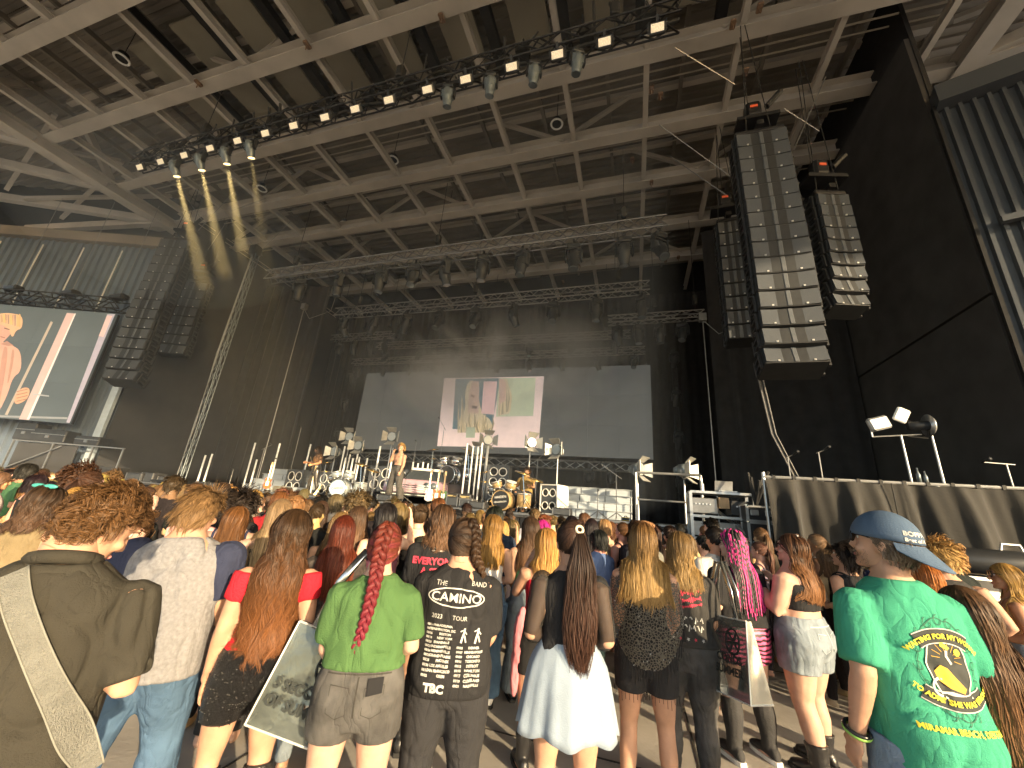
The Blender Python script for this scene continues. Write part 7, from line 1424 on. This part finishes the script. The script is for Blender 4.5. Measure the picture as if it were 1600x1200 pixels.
# ---------------------------------------------------------------- performers
def SP(label, px_, Y, **kw): return Person(label, SX(px_, Y), Y, z=ZS, **kw)
p = SP('blond bare-chested singer in wide grey trousers holding a microphone to his mouth', 617, 11.15, h=1.80, yaw=168, male=True, wx=.92, arms=(((.04, .03, -.27), (.05, .12, -.48)), ((.06, .12, -.2), (-.10, .2, .06))), head=(18, 6, 0), stance=.16, skin=m_skin, vox=.016)
p.body(curl=.9); p.pants(cloth('grey_wool', (.085, .08, .075)), zt=1.02, lg=1.25, bell=.09, amp=.01); p.shoes(c_boot); p.face()
Hair(p, hairM('hair_gold', (.28, .16, .045), (.55, .34, .1))).short(.08, 900, 7, .006, .01, .45, .5).mesh()
mb = MB(); mb.ring((0, 0, 1.015), .135, .014, (0, 0, 1), 26, 6); np_mesh('belt', p.W(mb.V * 1), mb.F, c_boot, True, p.root)
mb = MB(); q = p.W1(p.arm[1][2] + np.array([0, .02, .06])); mb.tube([q + (0, .0, -.08), q, q + (-.02, -.0, .06), q + (-.025, 0, .1)], [.012, .016, .02, .027], 8); o = mb.build('microphone', m_fix, None, True); o.location = p.root.location; o.rotation_euler = p.root.rotation_euler; tag(o, 'black hand microphone at the singer\'s mouth', 'microphone')
ink = M('tattoo_ink', (.09, .07, .065), .6); p.shirt = (None, None, p.bvhs[0]); p.shirt_ob = p.body_ob
def tat(pts): 
    P_ = np.array(pts); c = P_.mean(0); V2 = [c] + list(P_); p.onshirt(V2, [(0, i + 1, (i + 1) % len(P_) + 1) for i in range(len(P_))], ink, 'tattoo', .004, 1)
for cx_, cz_, r_ in ((-.08, 1.38, .03), (.07, 1.36, .025), (0, 1.25, .03), (-.07, 1.2, .02), (.08, 1.18, .025)): tat([(cx_ + r_ * math.cos(a) * (1 if i % 2 else .5), cz_ + r_ * math.sin(a) * (1 if i % 2 else .5)) for i, a in enumerate(np.linspace(0, 5.6, 10))])
p = SP('guitarist with long dark hair, cropped brown top and black trousers', 488, 11.9, h=1.76, yaw=150, male=True, wx=.88, lean=(.06, .04), arms=(((.06, -.02, -.26), (-.08, .2, -.34)), ((.08, .05, -.24), (.12, .25, -.26))), head=(-30, -24, 0), stance=.1, step=.1, skin=m_skin2, vox=.016)
p.body(curl=.9); p.tee(cloth('brown_print', (.16, .09, .05), var=.8, scale=20), hem=1.05, sleeve=.35); p.pants(c_boot, lg=1.1); p.shoes(c_boot, 'boot', .2); Hair(p, hairM('hair_dark_curl', (.025, .016, .01), (.09, .05, .03))).long(.28, 700, 12, .008, .015, 3).mesh(); p.face()
q = Vector(p.W1((.0, .2, .98))); q = Matrix.Rotation(R(150), 3, 'Z') @ q; o = guitar('cream electric guitar slung on the long-haired guitarist', 0, 0, M('cream_guitar', (.55, .42, .24), .3, coat=.5), hold=(R(0), R(-58), R(-30))); o.location = (p.root.location[0] + q.x + .28, p.root.location[1] + q.y, ZS + .80)
p = Person('drummer in an ochre shirt seated behind the wooden drum kit', SX(822, 12.5), 12.5, h=1.72, yaw=172, z=ZS - .34, male=True, arms=(((.1, .05, -.24), (.05, .26, -.22)), ((.1, .05, -.24), (.05, .26, -.22))), vox=.016, skin=m_skin2)
p.leg = [[np.array([s_ * .1, 0, .84]), np.array([s_ * .15, .42, .86]), np.array([s_ * .15, .46, .42])] for s_ in (-1, 1)]; p.body(curl=.9); p.tee(cloth('ochre', (.3, .2, .07)), hem=.85); p.pants(c_blkj, zt=.95); p.face(); Hair(p, hairM('hair_brown_mid', (.045, .026, .016), (.16, .085, .045))).short(.08, 700, 7, .007).mesh()
m = MB(); m.cyl((0, 0, .05), (0, 0, .44), .03, n=6); m.cyl((0, 0, .44), (0, 0, .5), .17, n=14); o = m.build('drum_stool', m_rubber); o.location = (SX(822, 12.5), 12.5, ZS); tag(o, 'round black stool under the seated drummer', 'stool')
for i in (0, 1):
    w0 = p.W1(p.arm[i][2]); m = MB(); m.tube([w0 + (0, .0, .02), w0 + ((-.1 if i else .1), .32, .1)], .008, 6); o = m.build('drumstick', m_wood); o.location = p.root.location; o.rotation_euler = p.root.rotation_euler; tag(o, 'wooden drumstick held by the seated drummer', 'drumstick', 'drumsticks')
# ---------------------------------------------------------------- the packed crowd (shared meshes, one thing per person)
m_clT = M('cloth_tinted', (1, 1, 1), .9, var=.15, tint=True, bump=.3, bscale=120, spec=.15, fold=.5); m_hairT = hairM('hair_tinted', (1, 1, 1), (1, 1, 1), tint=True)
ARCH = []
for k, (h, ml, wx_, tp, ar) in enumerate(((1.64, False, 1.0, 'tank', ('front', 'front')), (1.66, False, 1.12, 'tee', ('front', 'low_front')), (1.70, False, .97, 'tube', ('low_front', 'front')), (1.78, True, 1.05, 'tee', ('front', 'front')), (1.64, False, 1.22, 'tee', ('cross', 'cross')), (1.67, False, 1.0, 'tank', ('front', 'phone_high')))):
    root = bpy.data.objects.new('pattern', None); p = Person('x', 0, 0, h=h, male=ml, wx=wx_, arms=ar, head=((-6, 8, -12, 4, 14, 0)[k], (0, -4, 2, -6, 0, 4)[k], (3, -3, 0, 0, 4, -2)[k]), skin=m_skinT, vox=.022, root=root); p.body()
    if tp == 'tank': t_ = p.top(m_clT, .95, 1.33, 'tank_top', .01, .3, .004, (.09, .013))
    elif tp == 'tube': t_ = p.top(m_clT, 1.0, 1.28, 'strapless_top', .01, 0, .004)
    else: t_ = p.tee(m_clT, hem=.84, loose=.9, sleeve=.42, amp=.007)
    b_ = p.pants(m_clT, lg=1.18); HM = {}
    for st in (('long', 'wavy', 'bob', 'pony', 'bun') if not ml else ('short', 'curly', 'bob')):
        hh = Hair(p, m_hairT, 'hair')
        if st == 'long': hh.long(.45, 420, 11, .010, .004, 2, .5, 50)
        elif st == 'wavy': hh.long(.36, 420, 12, .011, .02, 3.5, .6, 50, 1.14)
        elif st == 'bob': hh.long(.10, 420, 9, .010, .008, 3, .5, 50, 1.12)
        elif st == 'pony': hh.gather([(0, -.1, .05)], 380, 7, .009); hh.tail((0, -.11, .05), .38, 160, 10, .011, .03, .012)
        elif st == 'bun': hh.gather([(0, -.07, .09)], 380, 7, .009); hh.tail((0, -.08, .115), .075, 160, 7, .011, .045, .02, .0, False)
        elif st == 'short': hh.short(.06, 520, 6, .009, .006, .2, .8)
        elif st == 'curly': hh.short(.11, 520, 7, .01, .022, .5, .6)
        HM[st] = hh.mesh(False)
    ch = list(root.children); ARCH.append(dict(body=p.body_ob.data, top=t_.data, tn=t_.name.split('.')[0], bottom=b_.data, hair=HM, straps=[c.data for c in ch if c.name.startswith('strap')], h=h, male=ml, tp=tp, up=(k == 5)))
    for c in ch: bpy.data.objects.remove(c)
    bpy.data.objects.remove(root)
HC = [('golden blonde', (.36, .225, .08), 4), ('dark blonde', (.19, .12, .055), 6), ('light brown', (.13, .078, .04), 9), ('dark brown', (.045, .026, .017), 9), ('black', (.014, .012, .012), 4), ('auburn', (.11, .042, .02), 2), ('copper red', (.14, .042, .018), .5), ('hot pink', (.5, .03, .2), .4)]
TC = [('black', (.022, .022, .024), 9), ('white', (.66, .65, .63), 3), ('grey', (.2, .2, .2), 2), ('tan', (.36, .26, .17), 2), ('green', (.06, .17, .07), 1), ('red', (.42, .03, .04), 1.5), ('navy', (.03, .04, .09), 2), ('pink', (.6, .25, .3), 1.2), ('blue', (.12, .2, .32), 1)]
BC = [(.03, .03, .035), (.09, .14, .22), (.2, .25, .3), (.025, .025, .025), (.3, .26, .2)]; SK = [(.62, .36, .25), (.55, .31, .2), (.7, .45, .35), (.42, .23, .14), (.22, .115, .07)]; SW_ = np.array([4, 3, 3, 1.5, .6])
STN = dict(long='long straight', wavy='long wavy', bob='chin-length', pony='ponytailed', bun='top-knotted', short='short', curly='curly')
cr = np.random.default_rng(21); spots = []
def free(x, y):
    if any((x - a) ** 2 + (y - b) ** 2 < .36 ** 2 for a, b in NEAR): return False
    if -1.5 < x < 1.5 and y < 4.95: return False
    if x >= 1.0 and y < 5.75: return False
    if x > 1.7 and y > 7.4: return False
    return True
for y in np.arange(3.5, 9.9, .60):
    xl = max(-21.5, atY(-25, 760, y)[0]); x = xl + cr.uniform(0, .3)
    while x < 3.4:
        sp_ = .60 if x > -7.5 else .76; q = (x + cr.uniform(-.1, .1), y + cr.uniform(-.14, .14))
        if free(*q): spots.append(q)
        x += sp_ + cr.uniform(-.05, .1)
for x, y in ((-3.35, 2.75), (-3.9, 2.9), (-4.6, 2.6), (-5.0, 3.0), (-5.7, 2.9), (-6.4, 3.1), (-2.75, 3.3), (-1.95, 4.1)): spots.append((x, y))
print('CROWD', len(spots))
if len(spots) > 292: spots = [spots[i] for i in sorted(cr.choice(len(spots), 292, replace=False))]
def pick(L): w_ = np.array([l[2] for l in L]); return L[cr.choice(len(L), p=w_ / w_.sum())]
for x, y in spots:
    A = ARCH[cr.choice(6, p=[.23, .19, .2, .16, .14, .08])]; st = list(A['hair'])[cr.integers(len(A['hair']))]; hn, hc, _ = pick(HC); tn, tcx, _ = pick(TC)
    if A['male'] and hn == 'hot pink': hn, hc, _ = HC[3]
    zone = 'at the stage front' if y > 8.7 else ('below the side screen' if x < -12 else ('before the light tower' if x < -8.5 else ('facing the pink car' if x < -4 else ('facing the wooden drum kit' if x < -.8 else 'near the draped platform'))))
    lab = '%s with %s %s in %s %s, %s' % ('man' if A['male'] else 'woman', hn, dict(long='long hair', wavy='wavy hair', bob='bob', pony='ponytail', bun='top knot', short='cropped hair', curly='curls')[st], tn, {'tank': 'tank top', 'tube': 'strapless top', 'tee': 't-shirt'}[A['tp']], zone)
    if A['up']: lab = lab.replace(', ' + zone, ', one arm raised') 
    s_ = cr.uniform(.94, 1.05); o = empty('person', (x, y, 0), math.atan2(x + 7.5, 13 - y) * .8 + R(cr.uniform(-18, 18)), lab, 'person', 'crowd packed before the stage'); o.scale = (s_ * cr.uniform(.97, 1.04), s_, s_); o.rotation_euler[0] = R(cr.uniform(-2.5, 2.5)); o.rotation_euler[1] = R(cr.uniform(-3, 3))
    sk_ = SK[cr.choice(5, p=SW_ / SW_.sum())]; j_ = lambda c: (*[float(np.clip(v * cr.uniform(.8, 1.2), 0, 1)) for v in c], 1)
    b_ = add('body', A['body'], o); b_.color = j_(sk_); t_ = add(A['tn'], A['top'], o); t_.color = j_(tcx); q = add('trousers', A['bottom'], o); q.color = j_(BC[cr.integers(5)]); h_ = add('hair', A['hair'][st], o); h_.color = j_(hc)
    for sm in A['straps']: q = add('strap', sm, o); q.color = t_.color
# ---------------------------------------------------------------- drifting stage smoke
vm = bpy.data.materials.new('stage_smoke'); vm.use_nodes = True; vn = vm.node_tree.nodes; vn.clear(); pv = vn.new('ShaderNodeVolumePrincipled'); pv.inputs['Color'].default_value = (.72, .82, .95, 1); pv.inputs['Density'].default_value = .0048; pv.inputs['Anisotropy'].default_value = .2; vo = vn.new('ShaderNodeOutputMaterial'); vm.node_tree.links.new(pv.outputs[0], vo.inputs['Volume'])
m = MB(); m.box((-11.2, 12.6, 8.15), (23.6, 17.0, 12.3)); tag(m.build('stage_smoke', vm), 'thin grey smoke hanging under the roof above the stage', 'smoke', kind='stuff')
vm3 = vm.copy(); vm3.node_tree.nodes['Principled Volume'].inputs['Density'].default_value = .02; m = MB(); m.ell((0, 0, 0), 4.6, 4.2, 2.6, None, 20, 12); o = m.build('stage_smoke', vm3); o.location = (-15.2, 7.2, 10.4); tag(o, 'small cloud of smoke catching the warm beams beneath the front truss', 'smoke', kind='stuff')
vm2 = bpy.data.materials.new('smoke_plume'); vm2.use_nodes = True; vn = vm2.node_tree.nodes; vl = vm2.node_tree.links; vn.clear(); pv = vn.new('ShaderNodeVolumePrincipled'); pv.inputs['Color'].default_value = (.86, .9, .95, 1); pv.inputs['Anisotropy'].default_value = .1; vo = vn.new('ShaderNodeOutputMaterial'); vl.new(pv.outputs[0], vo.inputs['Volume'])
tc = vn.new('ShaderNodeTexCoord'); nz = vn.new('ShaderNodeTexNoise'); nz.inputs['Scale'].default_value = .32; nz.inputs['Detail'].default_value = 3; nz.inputs['Distortion'].default_value = .6; vl.new(tc.outputs['Object'], nz.inputs[0]); ln = vn.new('ShaderNodeVectorMath'); ln.operation = 'MULTIPLY'; ln.inputs[1].default_value = (1 / 8.2, 1 / 2.8, 1 / 3.6); vl.new(tc.outputs['Object'], ln.inputs[0]); le = vn.new('ShaderNodeVectorMath'); le.operation = 'LENGTH'; vl.new(ln.outputs[0], le.inputs[0])
fo = vn.new('ShaderNodeMapRange'); fo.inputs['From Min'].default_value = 1.; fo.inputs['From Max'].default_value = .2; vl.new(le.outputs['Value'], fo.inputs[0]); nm = vn.new('ShaderNodeMapRange'); nm.inputs['From Min'].default_value = .42; nm.inputs['From Max'].default_value = .72; nm.inputs['To Max'].default_value = .9; vl.new(nz.outputs[0], nm.inputs[0]); mm = vn.new('ShaderNodeMath'); mm.operation = 'MULTIPLY'; vl.new(fo.outputs[0], mm.inputs[0]); vl.new(nm.outputs[0], mm.inputs[1]); vl.new(mm.outputs[0], pv.inputs['Density'])
m = MB(); m.ell((0, 0, 0), 8.2, 2.8, 3.6, None, 24, 14); o = m.build('smoke_plume', vm2); o.location = (-7.0, 16.8, 8.4); tag(o, 'drifting plume of grey smoke before the wide video wall', 'smoke', kind='stuff')
bpy.data.scenes.remove(WS)
